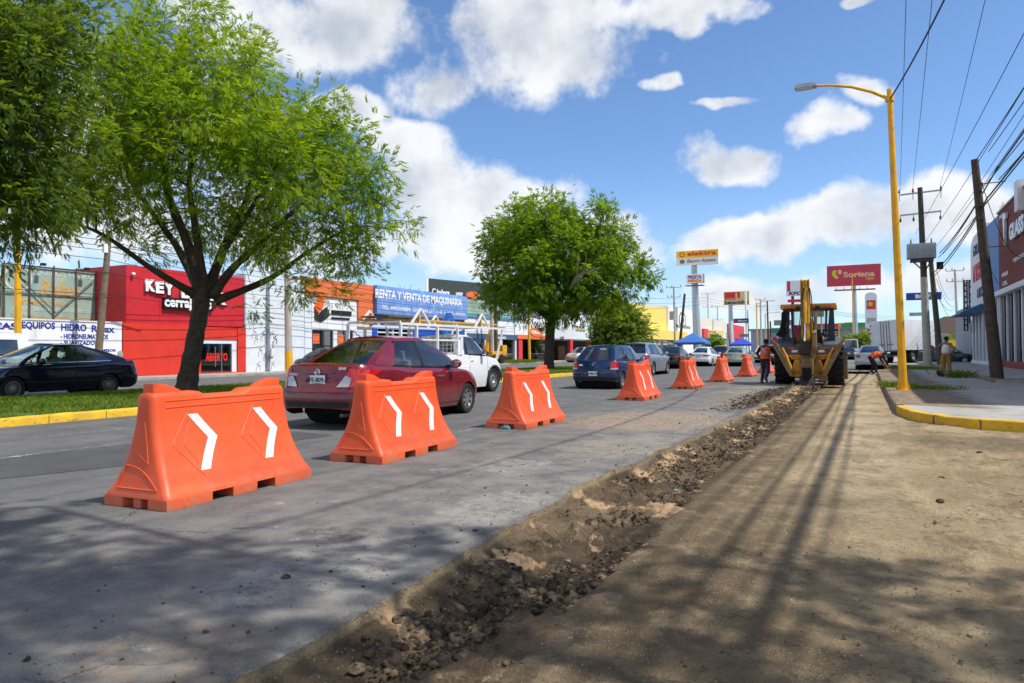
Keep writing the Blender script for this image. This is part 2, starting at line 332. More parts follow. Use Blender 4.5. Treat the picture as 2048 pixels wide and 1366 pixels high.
def dirt_fn(T, b, pos):
    n = T.noise(pos, 0.8, 7, 0.64); f = T.noise(pos, 12, 8, 0.72); sw = T.noise(T.map(pos, rot=(0, 0, 0.12), sc=(1.5, 0.28, 1)), 2.4, 7, 0.66); o = T.xyz(pos)
    c = T.mix(T.ramp(n, 0.3, 0.7), (0.29, 0.22, 0.14), (0.47, 0.365, 0.238))
    c = T.mix(T.math('MULTIPLY', T.ramp(sw, 0.47, 0.68), 0.7), c, (0.589, 0.454, 0.294))
    c = T.mix(T.math('MULTIPLY', T.ramp(T.noise(pos, 1.9, 9, 0.74), 0.51, 0.64), 0.65), c, (0.166, 0.124, 0.081))
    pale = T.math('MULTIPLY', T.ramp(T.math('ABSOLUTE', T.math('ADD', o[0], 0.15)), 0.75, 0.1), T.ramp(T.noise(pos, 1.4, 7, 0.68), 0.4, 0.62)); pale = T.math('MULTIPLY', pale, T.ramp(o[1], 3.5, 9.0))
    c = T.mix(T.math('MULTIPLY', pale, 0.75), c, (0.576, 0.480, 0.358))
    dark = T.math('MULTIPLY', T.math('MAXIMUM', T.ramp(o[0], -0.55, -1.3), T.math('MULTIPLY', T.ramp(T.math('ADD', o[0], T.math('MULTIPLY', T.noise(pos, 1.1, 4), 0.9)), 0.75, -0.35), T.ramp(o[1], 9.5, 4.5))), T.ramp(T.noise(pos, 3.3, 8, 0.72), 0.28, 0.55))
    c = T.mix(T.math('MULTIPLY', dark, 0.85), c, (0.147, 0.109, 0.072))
    d2 = blob(T, pos, 2.4, 12.6, 2.6, 1.2, 0.6, 1.2); c = T.mix(T.math('MULTIPLY', d2, 0.6), c, (0.154, 0.122, 0.090))
    c = T.mix(T.math('MULTIPLY', T.ramp(f, 0.5, 0.72), 0.7), c, (0.109, 0.083, 0.058))
    pv = T.vor(pos, 42); c = T.mix(T.math('MULTIPLY', T.ramp(pv, 0.26, 0.12), T.ramp(T.noise(pos, 2, 4), 0.4, 0.58)), c, (0.538, 0.474, 0.384))
    pv2 = T.vor(T.map(pos, loc=(3, 7, 1)), 23); c = T.mix(T.math('MULTIPLY', T.ramp(pv2, 0.17, 0.07), 0.85), c, (0.090, 0.074, 0.059))
    c = T.mix(1.0, c, (0.97, 0.955, 0.875), 'MULTIPLY')
    T.put(b, 'Base Color', c); T.put(b, 'Roughness', 0.95); T.put(b, 'Specular IOR Level', 0.12)
    track = T.new('ShaderNodeTexWave', wave_type='BANDS', bands_direction='Y'); T.put(track, 'Vector', pos); T.put(track, 'Scale', 2.6); T.put(track, 'Distortion', 5.0); T.put(track, 'Detail', 3.0)
    tm = T.math('MULTIPLY', track.outputs['Fac'], T.ramp(T.math('ABSOLUTE', T.math('SUBTRACT', T.math('PINGPONG', T.math('ADD', o[0], 0.35), 0.9), 0.45)), 0.28, 0.1))
    h = T.math('ADD', T.math('MULTIPLY', f, 1.2), T.math('ADD', T.math('MULTIPLY', T.noise(pos, 60, 5, 0.7), 0.6), T.math('MULTIPLY', T.ramp(pv, 0.3, 0.0), 0.4)))
    T.put(b, 'Normal', T.bump(T.math('ADD', h, T.math('MULTIPLY', tm, 0.35)), 0.9, 0.045))
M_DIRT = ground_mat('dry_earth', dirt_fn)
def trench_fn(T, b, pos):
    n = T.noise(pos, 1.1, 6, 0.6); f = T.noise(pos, 14, 7, 0.7); Z = T.xyz(pos)[2]
    c = T.mix(T.ramp(n, 0.42, 0.58), (0.085, 0.063, 0.042), (0.17, 0.122, 0.076))
    c = T.mix(T.math('MULTIPLY', T.ramp(T.noise(T.map(pos, loc=(5, 2, 0)), 1.5, 6, 0.62), 0.53, 0.60), 0.95), c, (0.50, 0.335, 0.195))
    c = T.mix(T.math('MULTIPLY', T.ramp(f, 0.5, 0.7), 0.6), c, (0.035, 0.028, 0.022))
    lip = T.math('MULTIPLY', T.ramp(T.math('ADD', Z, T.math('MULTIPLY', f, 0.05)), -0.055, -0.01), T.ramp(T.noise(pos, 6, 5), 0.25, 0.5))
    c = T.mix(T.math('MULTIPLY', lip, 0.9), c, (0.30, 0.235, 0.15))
    pv = T.vor(pos, 38); c = T.mix(T.math('MULTIPLY', T.ramp(pv, 0.22, 0.1), T.ramp(T.noise(pos, 3, 3), 0.45, 0.6)), c, (0.36, 0.31, 0.24))
    T.put(b, 'Base Color', c); T.put(b, 'Roughness', 0.97); T.put(b, 'Specular IOR Level', 0.12); T.put(b, 'Normal', T.bump(T.math('ADD', f, T.noise(pos, 55, 4)), 0.9, 0.03))
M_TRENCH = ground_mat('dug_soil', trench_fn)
def conc_fn(T, b, pos):
    n = T.noise(pos, 0.8, 7, 0.65); c = T.mix(T.ramp(n, 0.3, 0.7), (0.29, 0.28, 0.255), (0.40, 0.385, 0.35))
    c = T.mix(T.math('MULTIPLY', T.ramp(T.noise(pos, 2.1, 7, 0.72), 0.5, 0.68), 0.6), c, (0.21, 0.165, 0.115))
    T.put(b, 'Base Color', c); T.put(b, 'Roughness', 0.9); T.put(b, 'Normal', T.bump(T.noise(pos, 70, 4), 0.3, 0.01))
M_CONC = ground_mat('pavement_concrete', conc_fn)
def kerb_fn(paint):
    def fn(T, b, pos):
        n = T.noise(pos, 5, 7, 0.7); c = T.mix(T.ramp(n, 0.3, 0.7), (0.24, 0.23, 0.21), (0.36, 0.34, 0.3))
        if paint:
            p = T.mix(T.ramp(T.noise(pos, 2.3, 4), 0.3, 0.7), (0.62, 0.36, 0.012), (0.78, 0.47, 0.02))
            wear = T.ramp(T.noise(T.map(pos, sc=(1, 1, 2.5)), 6.5, 8, 0.72), 0.585, 0.64)
            c = T.mix(wear, p, (0.10, 0.075, 0.045))
        else: c = T.mix(T.ramp(T.noise(pos, 2.3, 7, 0.7), 0.36, 0.5), c, (0.2, 0.15, 0.095))
        o = T.xyz(pos); jn = T.ramp(T.math('PINGPONG', T.math('ADD', o[0], o[1]), 0.55), 0.014, 0.004); c = T.mix(T.math('MULTIPLY', jn, 0.85), c, (0.06, 0.05, 0.04))
        dust = T.math('MULTIPLY', T.ramp(T.noise(pos, 3.5, 7, 0.7), 0.45, 0.7), 0.35); c = T.mix(dust, c, (0.30, 0.235, 0.15))
        T.put(b, 'Base Color', c); T.put(b, 'Roughness', 0.85); T.put(b, 'Normal', T.bump(T.noise(pos, 30, 6, 0.7), 0.5, 0.02))
    return fn
M_KERB_Y = ground_mat('kerb_yellow_paint', kerb_fn(True)); M_KERB = ground_mat('kerb_concrete', kerb_fn(False))
def grassbase_fn(T, b, pos):
    c = T.mix(T.ramp(T.noise(pos, 2.5, 6, 0.65), 0.35, 0.65), (0.055, 0.085, 0.018), (0.10, 0.135, 0.03))
    T.put(b, 'Base Color', c); T.put(b, 'Roughness', 0.95); T.put(b, 'Normal', T.bump(T.noise(pos, 40, 5), 0.6, 0.03))
M_GRASSB = ground_mat('turf', grassbase_fn)
# the land
def land_fn(T, b, pos):
    c = T.mix(T.ramp(T.noise(pos, 0.05, 6, 0.6), 0.35, 0.65), (0.16, 0.15, 0.13), (0.24, 0.21, 0.17)); T.put(b, 'Base Color', c); T.put(b, 'Roughness', 0.95)
struct(MB().quad((-3000, -3000, -0.34), (3000, -3000, -0.34), (3000, 3000, -0.34), (-3000, 3000, -0.34)).build('ground', ground_mat('land', land_fn)))
# edge of the cut asphalt beside the trench
def edge_x(y):
    return np.interp(y, [-12, 2, 4, 6, 8.5, 10.9, 15, 21.4, 26.6, 27.5, 40], [-2.1, -2.19, -2.3, -2.44, -2.36, -2.25, -2.2, -2.16, -2.15, -1.45, -1.45])
ys = np.concatenate([np.arange(-12, 1, 0.25), np.arange(1, 30, 0.045), np.arange(30, 45.0, 0.5), [45.2]])
ej = edge_x(ys)+fnoise(ys, ys*0+3.1, 5, 4, 1.1, 0.6)*0.10*(ys < 27.4)+fnoise(ys, ys*0+9.1, 6, 2, 9, 0.6)*0.02*(ys < 27.4)
xs_l = [-13.42, -10, -7, -5, -3.6, -2.9]
vv = [(x, y, 0.0) for y in ys for x in xs_l]; n6 = len(xs_l)+2
vv = []
for y, e in zip(ys, ej):
    vv += [(x, y, 0.0) for x in xs_l]+[(e-0.12, y, 0.0), (e, y, -0.008)]
vv = np.array(vv); Q = []
for i in range(len(ys)-1):
    for j in range(n6-1): Q.append((i*n6+j, i*n6+j+1, (i+1)*n6+j+1, (i+1)*n6+j))
struct(np_mesh('road', vv, np.array(Q), M_ASPH, smooth=True))
struct(MB().quad((-13.42, 45.2, 0), (0.62, 45.2, 0), (0.62, 260, 0), (-13.42, 260, 0)).build('road', M_ASPH))
struct(MB().quad((-30.3, -40, 0), (-20.6, -40, 0), (-20.6, 260, 0), (-30.3, 260, 0)).build('far_road', M_ASPH2))
struct(MB().quad((-13.42, -40, 0), (-2.1, -40, 0), (-2.1, -12, 0), (-13.42, -12, 0)).build('road', M_ASPH2))
struct(MB().quad((-220, 260, 0.0), (240, 260, 0.0), (240, 420, 0.0), (-220, 420, 0.0)).build('parking_ground', M_ASPH2))
# darker resurfaced strip and worn markings
pts = [(-10.1, 1.5), (-7.95, 1.5), (-7.9, 4.2), (-7.5, 5.4), (-7.35, 8.6), (-9.1, 8.8), (-9.3, 6.0)]
struct(MB().add([(x, y, 0.004) for x, y in pts], [tuple(range(len(pts)))]).build('road_patch', M_PATCH))
def mark_fn(T, b, pos):
    T.put(b, 'Base Color', T.mix(T.ramp(T.noise(pos, 2.2, 4), 0.3, 0.7), (0.2, 0.2, 0.195), (0.38, 0.38, 0.365))); T.put(b, 'Roughness', 0.8)
    T.put(b, 'Alpha', T.ramp(T.noise(pos, 7, 8, 0.75), 0.47, 0.60))
M_MARK = ground_mat('worn_road_paint', mark_fn)
for X, y0, L, gap, n_ in ((-5.72, 9.6, 2.4, 4.6, 26), (-9.45, 4.2, 2.4, 4.6, 26)):
    for k in range(n_):
        y = y0+k*(L+gap); tagm = MB().quad((X-0.06, y, 0.005), (X+0.06, y, 0.005), (X+0.06, y+L, 0.005), (X-0.06, y+L, 0.005)).build('road_marking', M_MARK); struct(tagm)
struct(MB().quad((-11.33, -5, 0.005), (-11.22, -5, 0.005), (-11.22, 16, 0.005), (-11.33, 16, 0.005)).build('road_marking', M_MARK))
struct(MB().quad((-25.5, -5, 0.005), (-25.38, -5, 0.005), (-25.38, 150, 0.005), (-25.5, 150, 0.005)).build('road_marking', M_MARK))
# trench: cross-section swept along the road with rough relief
ty = np.concatenate([np.arange(-6, 1, 0.15), np.arange(1, 12, 0.028), np.arange(12, 29.2, 0.06)]); wN = 44
ex = np.interp(ty, ys, ej); sx_ = -1.47+0.12*fnoise(ty, ty*0+1, 11, 3, 0.5)+0.06*fnoise(ty, ty*0+5, 12, 3, 5.0)
wv = np.linspace(0, 1, wN)**1.15
prof_w = [0, 0.015, 0.06, 0.2, 0.38, 0.6, 0.8, 0.94, 1.0]; prof_z = [-0.004, -0.078, -0.105, -0.14, -0.175, -0.182, -0.172, -0.152, -0.142]
XX = ex[:, None]*(1-wv)+sx_[:, None]*wv; YY = np.repeat(ty[:, None], wN, 1)
ZZ = np.interp(wv, prof_w, prof_z)[None, :]+0*XX
amp = np.interp(wv, [0, 0.02, 0.1, 0.3, 0.85, 1], [0, 0.1, 0.7, 1, 0.9, 0.25])[None, :]
ZZ = ZZ+amp*(fnoise(XX, YY, 21, 5, 3.5, 0.62)*0.075+np.abs(fnoise(XX, YY, 31, 3, 13, 0.65))*0.075)
XX = XX+amp*fnoise(XX, YY, 41, 3, 8, 0.5)*0.05
fin_ = np.clip((ty-27.6)/1.2, 0, 1)[:, None]; ZZ = ZZ*(1-fin_)+fin_*(-0.005)
XX[:, -1] += 0.06
tv = np.stack([XX, YY, ZZ], -1).reshape(-1, 3); ii, jj = np.meshgrid(np.arange(len(ty)-1), np.arange(wN-1), indexing='ij'); k0 = (ii*wN+jj).ravel()
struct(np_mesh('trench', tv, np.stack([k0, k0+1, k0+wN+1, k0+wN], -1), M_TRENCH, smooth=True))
# earth lane where the surface was stripped, and the unpaved side street in front
def earth(x0, x1, y0, y1, dx, dy, name, zb=-0.12, rel=1.0, m=None):
    xs = np.arange(x0, x1+dx*0.5, dx); yy = np.arange(y0, y1+dy*0.5, dy); X_, Y_ = np.meshgrid(xs, yy)
    lane = 1-np.clip((X_-0.3)/1.2, 0, 1)*np.clip((14.2-Y_)/2, 0, 1)
    a = (0.45+0.55*(1-lane))*rel; e_ = np.interp(Y_, ty, sx_, right=-1.47)+1.47 if x0 < -1.4 else 0*X_; X_ = X_+e_*np.exp(-(X_-x0)/0.35)
    Z_ = zb+a*(fnoise(X_, Y_, 51, 4, 0.8, 0.5)*0.07+fnoise(X_, Y_, 61, 4, 4.5, 0.6)*0.045)
    if x0 < -1.4: Z_ = Z_-0.035*np.exp(-(X_-x0-e_)/0.05)*(Y_ < 28)
    n = len(xs); i_, j_ = np.meshgrid(np.arange(len(yy)-1), np.arange(n-1), indexing='ij'); k = (i_*n+j_).ravel()
    return struct(np_mesh(name, np.stack([X_, Y_, Z_], -1).reshape(-1, 3), np.stack([k, k+1, k+n+1, k+n], -1), m or M_DIRT, smooth=True))
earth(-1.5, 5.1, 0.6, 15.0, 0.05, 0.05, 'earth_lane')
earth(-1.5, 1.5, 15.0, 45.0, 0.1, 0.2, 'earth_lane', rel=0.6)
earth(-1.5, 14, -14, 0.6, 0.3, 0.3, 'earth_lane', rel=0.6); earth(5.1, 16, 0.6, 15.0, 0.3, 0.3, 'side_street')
# right-hand pavement
def sweep_kerb(name, line, w, z0, z1, m, side=1):
    """kerb with a rounded nose swept along a polyline; w to the inside"""
    prof = [(0, z0), (0.0, z1-0.03), (0.008, z1-0.01), (0.03, z1), (w, z1), (w, z0)]
    vs = []; n = len(line)
    for i, p in enumerate(line):
        a = Vector(line[max(i-1, 0)]); b = Vector(line[min(i+1, n-1)]); t = (b-a).normalized(); nr = Vector((t.y, -t.x))*side
        jit = 0.008*math.sin(i*2.7)+0.006*math.sin(i*5.1)
        vs += [(p[0]+nr.x*(u+jit), p[1]+nr.y*(u+jit), z+0.5*jit*(z > z0)) for u, z in prof]
    k = len(prof)
    return MB().add(vs, [(i*k+j, i*k+j+1, (i+1)*k+j+1, (i+1)*k+j) for i in range(n-1) for j in range(k-1)]).build(name, m, smooth=True, angle=50)
def dense(line, d=0.2):
    o = []
    for a, b in zip(line[:-1], line[1:]):
        a, b = Vector(a), Vector(b); n = max(1, int((b-a).length/d)); o += [tuple(a+(b-a)*i/n) for i in range(n)]
    return o+[tuple(line[-1])]
corner = [(0.60, 17.6), (0.66, 16.9), (0.78, 16.2), (0.98, 15.6), (1.28, 15.1), (1.7, 14.75), (2.3, 14.5), (3.2, 14.35), (16, 13.6)]
struct(sweep_kerb('kerb', dense(corner), 0.17, -0.2, 0.055, M_KERB_Y, -1))
struct(sweep_kerb('kerb', dense([(0.62, 120), (0.62, 44), (0.56, 30), (0.57, 22), (0.60, 17.6)]), 0.16, -0.2, 0.035, M_KERB, -1))
inner = [(0.76, 17.6), (0.82, 16.95), (0.93, 16.3), (1.12, 15.72), (1.4, 15.25), (1.78, 14.92), (2.35, 14.67), (3.2, 14.52), (16, 13.77)]
poly = [(0.72, 120), (0.75, 44), (0.7, 30), (0.71, 22)]+inner+[(16, 120)]
struct(MB().add([(x, y, 0.04) for x, y in poly], [tuple(range(len(poly)))]).build('pavement', M_CONC))
apron = [(4.2, 30.6), (4.15, 40), (4.0, 70), (4.0, 110), (9.5, 110), (9.5, 30.6)]
struct(MB().prism(apron, 'z', 0.0, 0.16).build('pavement', M_CONC)); 
struct(sweep_kerb('kerb', dense([(4.02, 110), (4.02, 70), (4.15, 40), (4.18, 30.62), (9.5, 30.6)], 0.6), 0.2, 0.0, 0.185, M_KERB, -1))
# thin drift of earth over the pavement corner
def drift_fn(T, b, pos):
    T.put(b, 'Base Color', T.mix(T.ramp(T.noise(pos, 3, 6, 0.7), 0.35, 0.65), (0.17, 0.12, 0.075), (0.28, 0.21, 0.135))); T.put(b, 'Roughness', 0.95)
    o = T.xyz(pos); T.put(b, 'Alpha', T.math('MULTIPLY', T.ramp(T.noise(pos, 2.2, 8, 0.72), 0.36, 0.50), T.ramp(T.math('ADD', o[0], T.noise(pos, 0.8, 3)), 3.3, 2.0)))
M_DRIFT = ground_mat('earth_drift', drift_fn)
struct(MB().quad((0.62, 18.2, 0.0445), (3.6, 16.8, 0.0445), (3.6, 60, 0.0445), (0.62, 60, 0.0445)).build('earth_drift', M_DRIFT))
# median with kerbs and turf; far pavement
struct(sweep_kerb('kerb', dense([(-13.42, 34), (-13.42, -30)], 0.35), 0.24, -0.05, 0.15, M_KERB_Y))
struct(sweep_kerb('kerb', dense([(-13.42, 260), (-13.42, 34)], 1.0), 0.24, -0.05, 0.14, M_KERB))
struct(sweep_kerb('kerb', dense([(-20.6, -30), (-20.6, 260)], 1.0), 0.2, -0.05, 0.13, M_KERB))
mx = np.array([-20.45, -19, -17, -15, -13.6]); myy = np.arange(-30, 261, 1.5); X_, Y_ = np.meshgrid(mx, myy)
Z_ = 0.10+0.06*np.sin(np.clip((X_+20.45)/6.85, 0, 1)*np.pi)+fnoise(X_, Y_, 77, 3, 0.5)*0.03
n = len(mx); i_, j_ = np.meshgrid(np.arange(len(myy)-1), np.arange(n-1), indexing='ij'); k = (i_*n+j_).ravel()
struct(np_mesh('median_ground', np.stack([X_, Y_, Z_], -1).reshape(-1, 3), np.stack([k, k+1, k+n+1, k+n], -1), M_GRASSB, smooth=True))
struct(MB().bx(-33.5, -30.3, -40, 260, -0.1, 0.12).build('far_pavement', M_CONC))
struct(MB().quad((-140, -60, -0.02), (-33.4, -60, -0.02), (-33.4, 420, -0.02), (-140, 420, -0.02)).build('lot_ground', M_CONC))
struct(MB().quad((9, -60, -0.02), (140, -60, -0.02), (140, 420, -0.02), (9, 420, -0.02)).build('lot_ground', M_CONC))
# ------------------------------------------------------------------ scattered stuff: grass blades, gravel, rubble
def leaf_mat(name, c1, c2, trans=0.35, rough=0.65, c3=None):
    m = bpy.data.materials.new(name); m.use_nodes = True; T = NT(m.node_tree); b = T.n['Principled BSDF']; g_ = T.new('ShaderNodeNewGeometry')
    rnd = g_.outputs['Random Per Island']; c = T.mix(rnd, c1, c2)
    c = T.mix(T.ramp(T.noise(g_.outputs['Position'], 0.9, 3), 0.35, 0.65), c, c3 if c3 else tuple(x*0.8 for x in c1))
    T.put(b, 'Base Color', c); T.put(b, 'Roughness', rough); T.put(b, 'Specular IOR Level', 0.18)
    tr = T.new('ShaderNodeBsdfTranslucent'); T.put(tr, 0, T.mix(0.5, c, (0.50, 0.66, 0.02)))
    ms = T.new('ShaderNodeMixShader'); T.put(ms, 0, trans); T.l.new(b.outputs[0], ms.inputs[1]); T.l.new(tr.outputs[0], ms.inputs[2]); T.l.new(ms.outputs[0], T.n['Material Output'].inputs[0]); return m
M_GRASS = leaf_mat('grass_blades', (0.10, 0.18, 0.018), (0.21, 0.28, 0.045), 0.35)
def blades(name, x, y, z, h, w=0.006, m=M_GRASS, lean=0.5):
    n = len(x); a = rng.uniform(0, 2*np.pi, n); hh = h*rng.uniform(0.5, 1.3, n); dx, dy = np.cos(a)*w, np.sin(a)*w; lx, ly = rng.normal(0, lean, n)*hh, rng.normal(0, lean, n)*hh
    v = np.stack([np.stack([x-dx, y-dy, z], -1), np.stack([x+dx, y+dy, z], -1), np.stack([x+lx*0.4+dx*0.7, y+ly*0.4+dy*0.7, z+hh*0.65], -1), np.stack([x+lx, y+ly, z+hh], -1)], 1).reshape(-1, 3)
    return tag(np_mesh(name, v, np.arange(n*4).reshape(-1, 4), m), kind='stuff')
N = 70000; gy = 5+rng.random(N)**1.6*42; gx = rng.uniform(-20.4, -13.64, N)
gz = np.interp(gx, [-20.45, -19, -17, -15, -13.6], [0.1, 0.137, 0.16, 0.137, 0.1]); keep = fnoise(gx, gy, 5, 3, 0.7) > -0.3
tag(blades('grass', gx[keep], gy[keep], gz[keep]-0.02, 0.10, 0.011), 'green mown grass covering the planted median strip', 'grass')
def clods(name, P, S, m, squash=0.7):
    """many small stones in one mesh: jittered octahedra with a split"""
    base = []
    for a in range(6): base.append((math.cos(a*1.047), math.sin(a*1.047), 0.0))
    base = np.array([(0, 0, 1)]+[(math.cos(a)*0.85, math.sin(a)*0.85, 0.5) for a in np.arange(5)*1.2566]+[(math.cos(a+0.6), math.sin(a+0.6), -0.35) for a in np.arange(5)*1.2566])
    F = [(0, 1+i, 1+(i+1) % 5) for i in range(5)]+[(1+i, 6+i, 1+(i+1) % 5) for i in range(5)]+[(1+(i+1) % 5, 6+i, 6+(i+1) % 5) for i in range(5)]
    F = np.array(F); n = len(P); v = base[None]*(1+rng.uniform(-0.32, 0.32, (n, 11, 1))); v = v*S[:, None, None]*np.stack([np.ones(n), rng.uniform(0.6, 1.2, n), rng.uniform(0.5, 1, n)*squash], -1)[:, None, :]
    a = rng.uniform(0, 6.28, n); c_, s_ = np.cos(a)[:, None], np.sin(a)[:, None]; vx = v[..., 0]*c_-v[..., 1]*s_; vy = v[..., 0]*s_+v[..., 1]*c_
    v = np.stack([vx, vy, v[..., 2]], -1)+P[:, None, :]
    return np_mesh(name, v.reshape(-1, 3), (F[None]+np.arange(n)[:, None, None]*11).reshape(-1, 3), m)
def clod_mat(name, a, bb):
    m = bpy.data.materials.new(name); m.use_nodes = True; T = NT(m.node_tree); b = T.n['Principled BSDF']; g_ = T.new('ShaderNodeNewGeometry')
    c = T.mix(T.math('POWER', g_.outputs['Random Per Island'], 1.6), a, bb); T.put(b, 'Base Color', T.mix(T.ramp(T.noise(g_.outputs['Position'], 30, 4), 0.4, 0.7), c, tuple(x*0.6 for x in a))); T.put(b, 'Roughness', 0.95); T.put(b, 'Specular IOR Level', 0.15)
    T.put(b, 'Normal', T.bump(T.noise(g_.outputs['Position'], 90, 4), 0.5, 0.01)); return m
M_CLOD = clod_mat('soil_clods', (0.04, 0.031, 0.023), (0.23, 0.165, 0.105)); M_PEB = clod_mat('pebbles', (0.10, 0.082, 0.062), (0.42, 0.36, 0.29))
def tz(x, y):
    i = np.clip(np.searchsorted(ty, y), 0, len(ty)-1); w_ = np.clip((x-ex[i])/(sx_[i]-ex[i]), 0, 1); j = np.clip(np.searchsorted(wv, w_), 0, wN-1); return ZZ[i, j]
N = 30000; py_ = 1.2+rng.random(N)**1.35*26; w_ = np.clip(rng.beta(2.2, 2.0, N), 0.08, 0.97); px_ = np.interp(py_, ty, ex)*(1-w_)+np.interp(py_, ty, sx_)*w_
S = np.exp(rng.normal(math.log(0.0075), 0.6, N)); dens_ = fnoise(px_, py_, 91, 3, 1.0) > -0.22
tag(clods('rubble', np.stack([px_, py_, tz(px_, py_)+S*0.25], -1)[dens_], np.minimum(S, 0.038)[dens_], M_CLOD), 'dark broken soil and asphalt lumps along the dug trench', 'rubble', kind='stuff')
N = 9000; py_ = 0.9+rng.random(N)**1.7*15; px_ = rng.uniform(-1.42, 5, N); k = ~((px_ > 0.5) & (py_ > 13.6)); S = np.exp(rng.normal(math.log(0.0048), 0.5, N))
cl_ = fnoise(px_, py_, 17, 3, 0.9)+0.35*(px_ < 0.2) > -0.05
tag(clods('gravel', np.stack([px_, py_, -0.118+0*px_], -1)[k & cl_], np.minimum(S, 0.03)[k & cl_], M_PEB), 'fine pebbles strewn over the bare earth lane', 'gravel', kind='stuff')
N = 1100; py_ = 1.5+rng.random(N)**1.2*21; px_ = np.interp(py_, ty, ex)-np.abs(rng.normal(0, 0.75, N))-0.03; S = np.minimum(np.exp(rng.normal(math.log(0.0045), 0.55, N)), 0.02)
tag(clods('crumbs', np.stack([px_, py_, S*0.3], -1), S, M_CLOD), 'dark crumbs of soil scattered on the asphalt', 'crumbs', kind='stuff')
N = 2200; py_ = rng.normal(20.5, 2.9, N); px_ = np.interp(py_, ty, ex)-np.abs(rng.normal(0, 0.32, N)); S = np.minimum(np.exp(rng.normal(math.log(0.018), 0.5, N)), 0.07)
tag(clods('spoil', np.stack([px_, py_, S*0.35+0.05*np.exp(-((px_+2.3)/0.25)**2)], -1)[py_ > 15], S[py_ > 15], M_CLOD), 'heap of dark spoil along the trench rim near the digger', 'soil', kind='stuff')
# a few single lumps that can be picked out
def lump(x, y, z, s, label, m=M_CLOD, seed=0):
    b = MB().ball((0, 0, 0), 1.0, 9, 6); r_ = random.Random(seed); b.v = [tuple(c*(1+r_.uniform(-0.22, 0.22)) for c in v) for v in b.v]
    o = b.build('soil_lump', m, smooth=True, angle=30); o.scale = (s, s*0.8, s*0.55); o.location = (x, y, z+s*0.3); o.rotation_euler = (0, 0, seed); return tag(o, label, 'lump', 'lumps of earth on the ground')
lump(-2.95, 3.05, 0, 0.028, 'small dark lump on the asphalt nearest the trench bend', seed=1)
lump(2.05, 9.35, -0.12, 0.10, 'broad crumbly mound of earth on the dirt at the right', seed=2); lump(2.3, 8.35, -0.12, 0.045, 'dark lump of earth at the far right of the dirt', seed=3)
lump(0.72, 8.9, -0.12, 0.04, 'dark lump on the dirt lane left of the crumbly mound', seed=4); lump(0.6, 7.55, -0.12, 0.04, 'flat dark lump nearest the camera on the dirt lane', seed=5); lump(1.35, 11.2, -0.12, 0.05, 'small lump on the dirt below the yellow kerb', seed=6)
lump(-1.85, 4.5, -0.2, 0.075, 'rough grey clod lying in the trench floor', M_PEB, 7); lump(-2.02, 5.5, -0.17, 0.085, 'dark broken clod against the trench wall', seed=8); lump(-1.72, 7.2, -0.2, 0.09, 'pale brown clod in the middle of the trench', M_PEB, 9)

t = thing('crushed_bottle', 'flattened teal plastic bottle lying by the third barrier', 'bottle', (-5.3, 10.42, 0.004), R(70)); MB().tube([(0, -0.09, 0.018), (0, -0.06, 0.02), (0, 0.05, 0.018), (0, 0.09, 0.012), (0, 0.105, 0.012)], [0.026, 0.032, 0.03, 0.012, 0.012], 10).build('bottle_body', mat('teal_plastic', '4fa0a8', 0.25), t, smooth=True); MB().cyl((0, 0.105, 0.012), (0, 0.12, 0.012), 0.013, n=10).build('bottle_cap', mat('white_cap', 'e8e8e8', 0.4), t)
# ================================================================== HELPERS FOR BUILDINGS (parts given in world coordinates)
def place(o, root):
    o.parent = root; o.matrix_parent_inverse = Matrix.Translation(-root.location); return o
def wbox(root, name, m, x0, x1, y0, y1, z0, z1, bevel=0.0, sub=None):
    o = MB().bx(x0, x1, y0, y1, z0, z1).build(name, m, bevel=bevel)
    if sub is not None: o.parent = sub; return o
    return place(o, root)
def fit_text(root, s, m, face, u0, u1, v0, v1, d, ext=0.012, bold=0.01, shear=0.0, name='lettering', spacing=1.0):
    """lettering stretched into a rectangle: u along the wall, v height, d the wall's plane"""
    o = text(name, s, m, None, (0, 0, 0), 1.0, '-y', ext, bold, shear, spacing=spacing); me = o.data
    c = np.empty(len(me.vertices)*3, np.float32); me.vertices.foreach_get('co', c); c = c.reshape(-1, 3)
    x, z = c[:, 0].copy(), c[:, 2].copy(); x = (x-x.min())/(x.max()-x.min()); z = (z-z.min())/max(1e-6, z.max()-z.min()); t = c[:, 1].copy()
    u = u0+(u1-u0)*x; v = v0+(v1-v0)*z
    if face == '+x': n = np.stack([d-t, u, v], -1)
    elif face == '-x': n = np.stack([d+t, u, v], -1)
    else: n = np.stack([u, d+t, v], -1)
    me.vertices.foreach_set('co', np.ascontiguousarray(n, dtype=np.float32).ravel()); me.update()
    return place(o, root) if root is not None else o
def wall_text(root, s, px0, py0, px1, py1, X, m, **kw):
    a, b = on_x(px0, (py0+py1)/2, X), on_x(px1, (py0+py1)/2, X); mid = (px0+px1)/2
    return fit_text(root, s, m, '+x' if X < 0 else '-x', a.y, b.y, on_x(mid, py1, X).z, on_x(mid, py0, X).z, X, **kw)
M_WHITE = mat('white_wall_paint', 'e4e6ea', 0.75, var=0.06, scale=1.5, bump=0.15, dirt=('8d8778', 0.35, 1.2)); M_WHITE2 = mat('white_panel', 'd9dfe6', 0.5, var=0.05, scale=2)
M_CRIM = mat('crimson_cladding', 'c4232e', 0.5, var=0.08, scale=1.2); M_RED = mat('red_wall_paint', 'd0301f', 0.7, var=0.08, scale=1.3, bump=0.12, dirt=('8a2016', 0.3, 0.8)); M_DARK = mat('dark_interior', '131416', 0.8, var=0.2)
M_BLUEL = mat('blue_lettering', '232f96', 0.6); M_WLET = mat('white_lettering', 'f0f0f0', 0.5, var=0.03); M_BLET = mat('black_lettering', '15151a', 0.5); M_BRICK0 = None
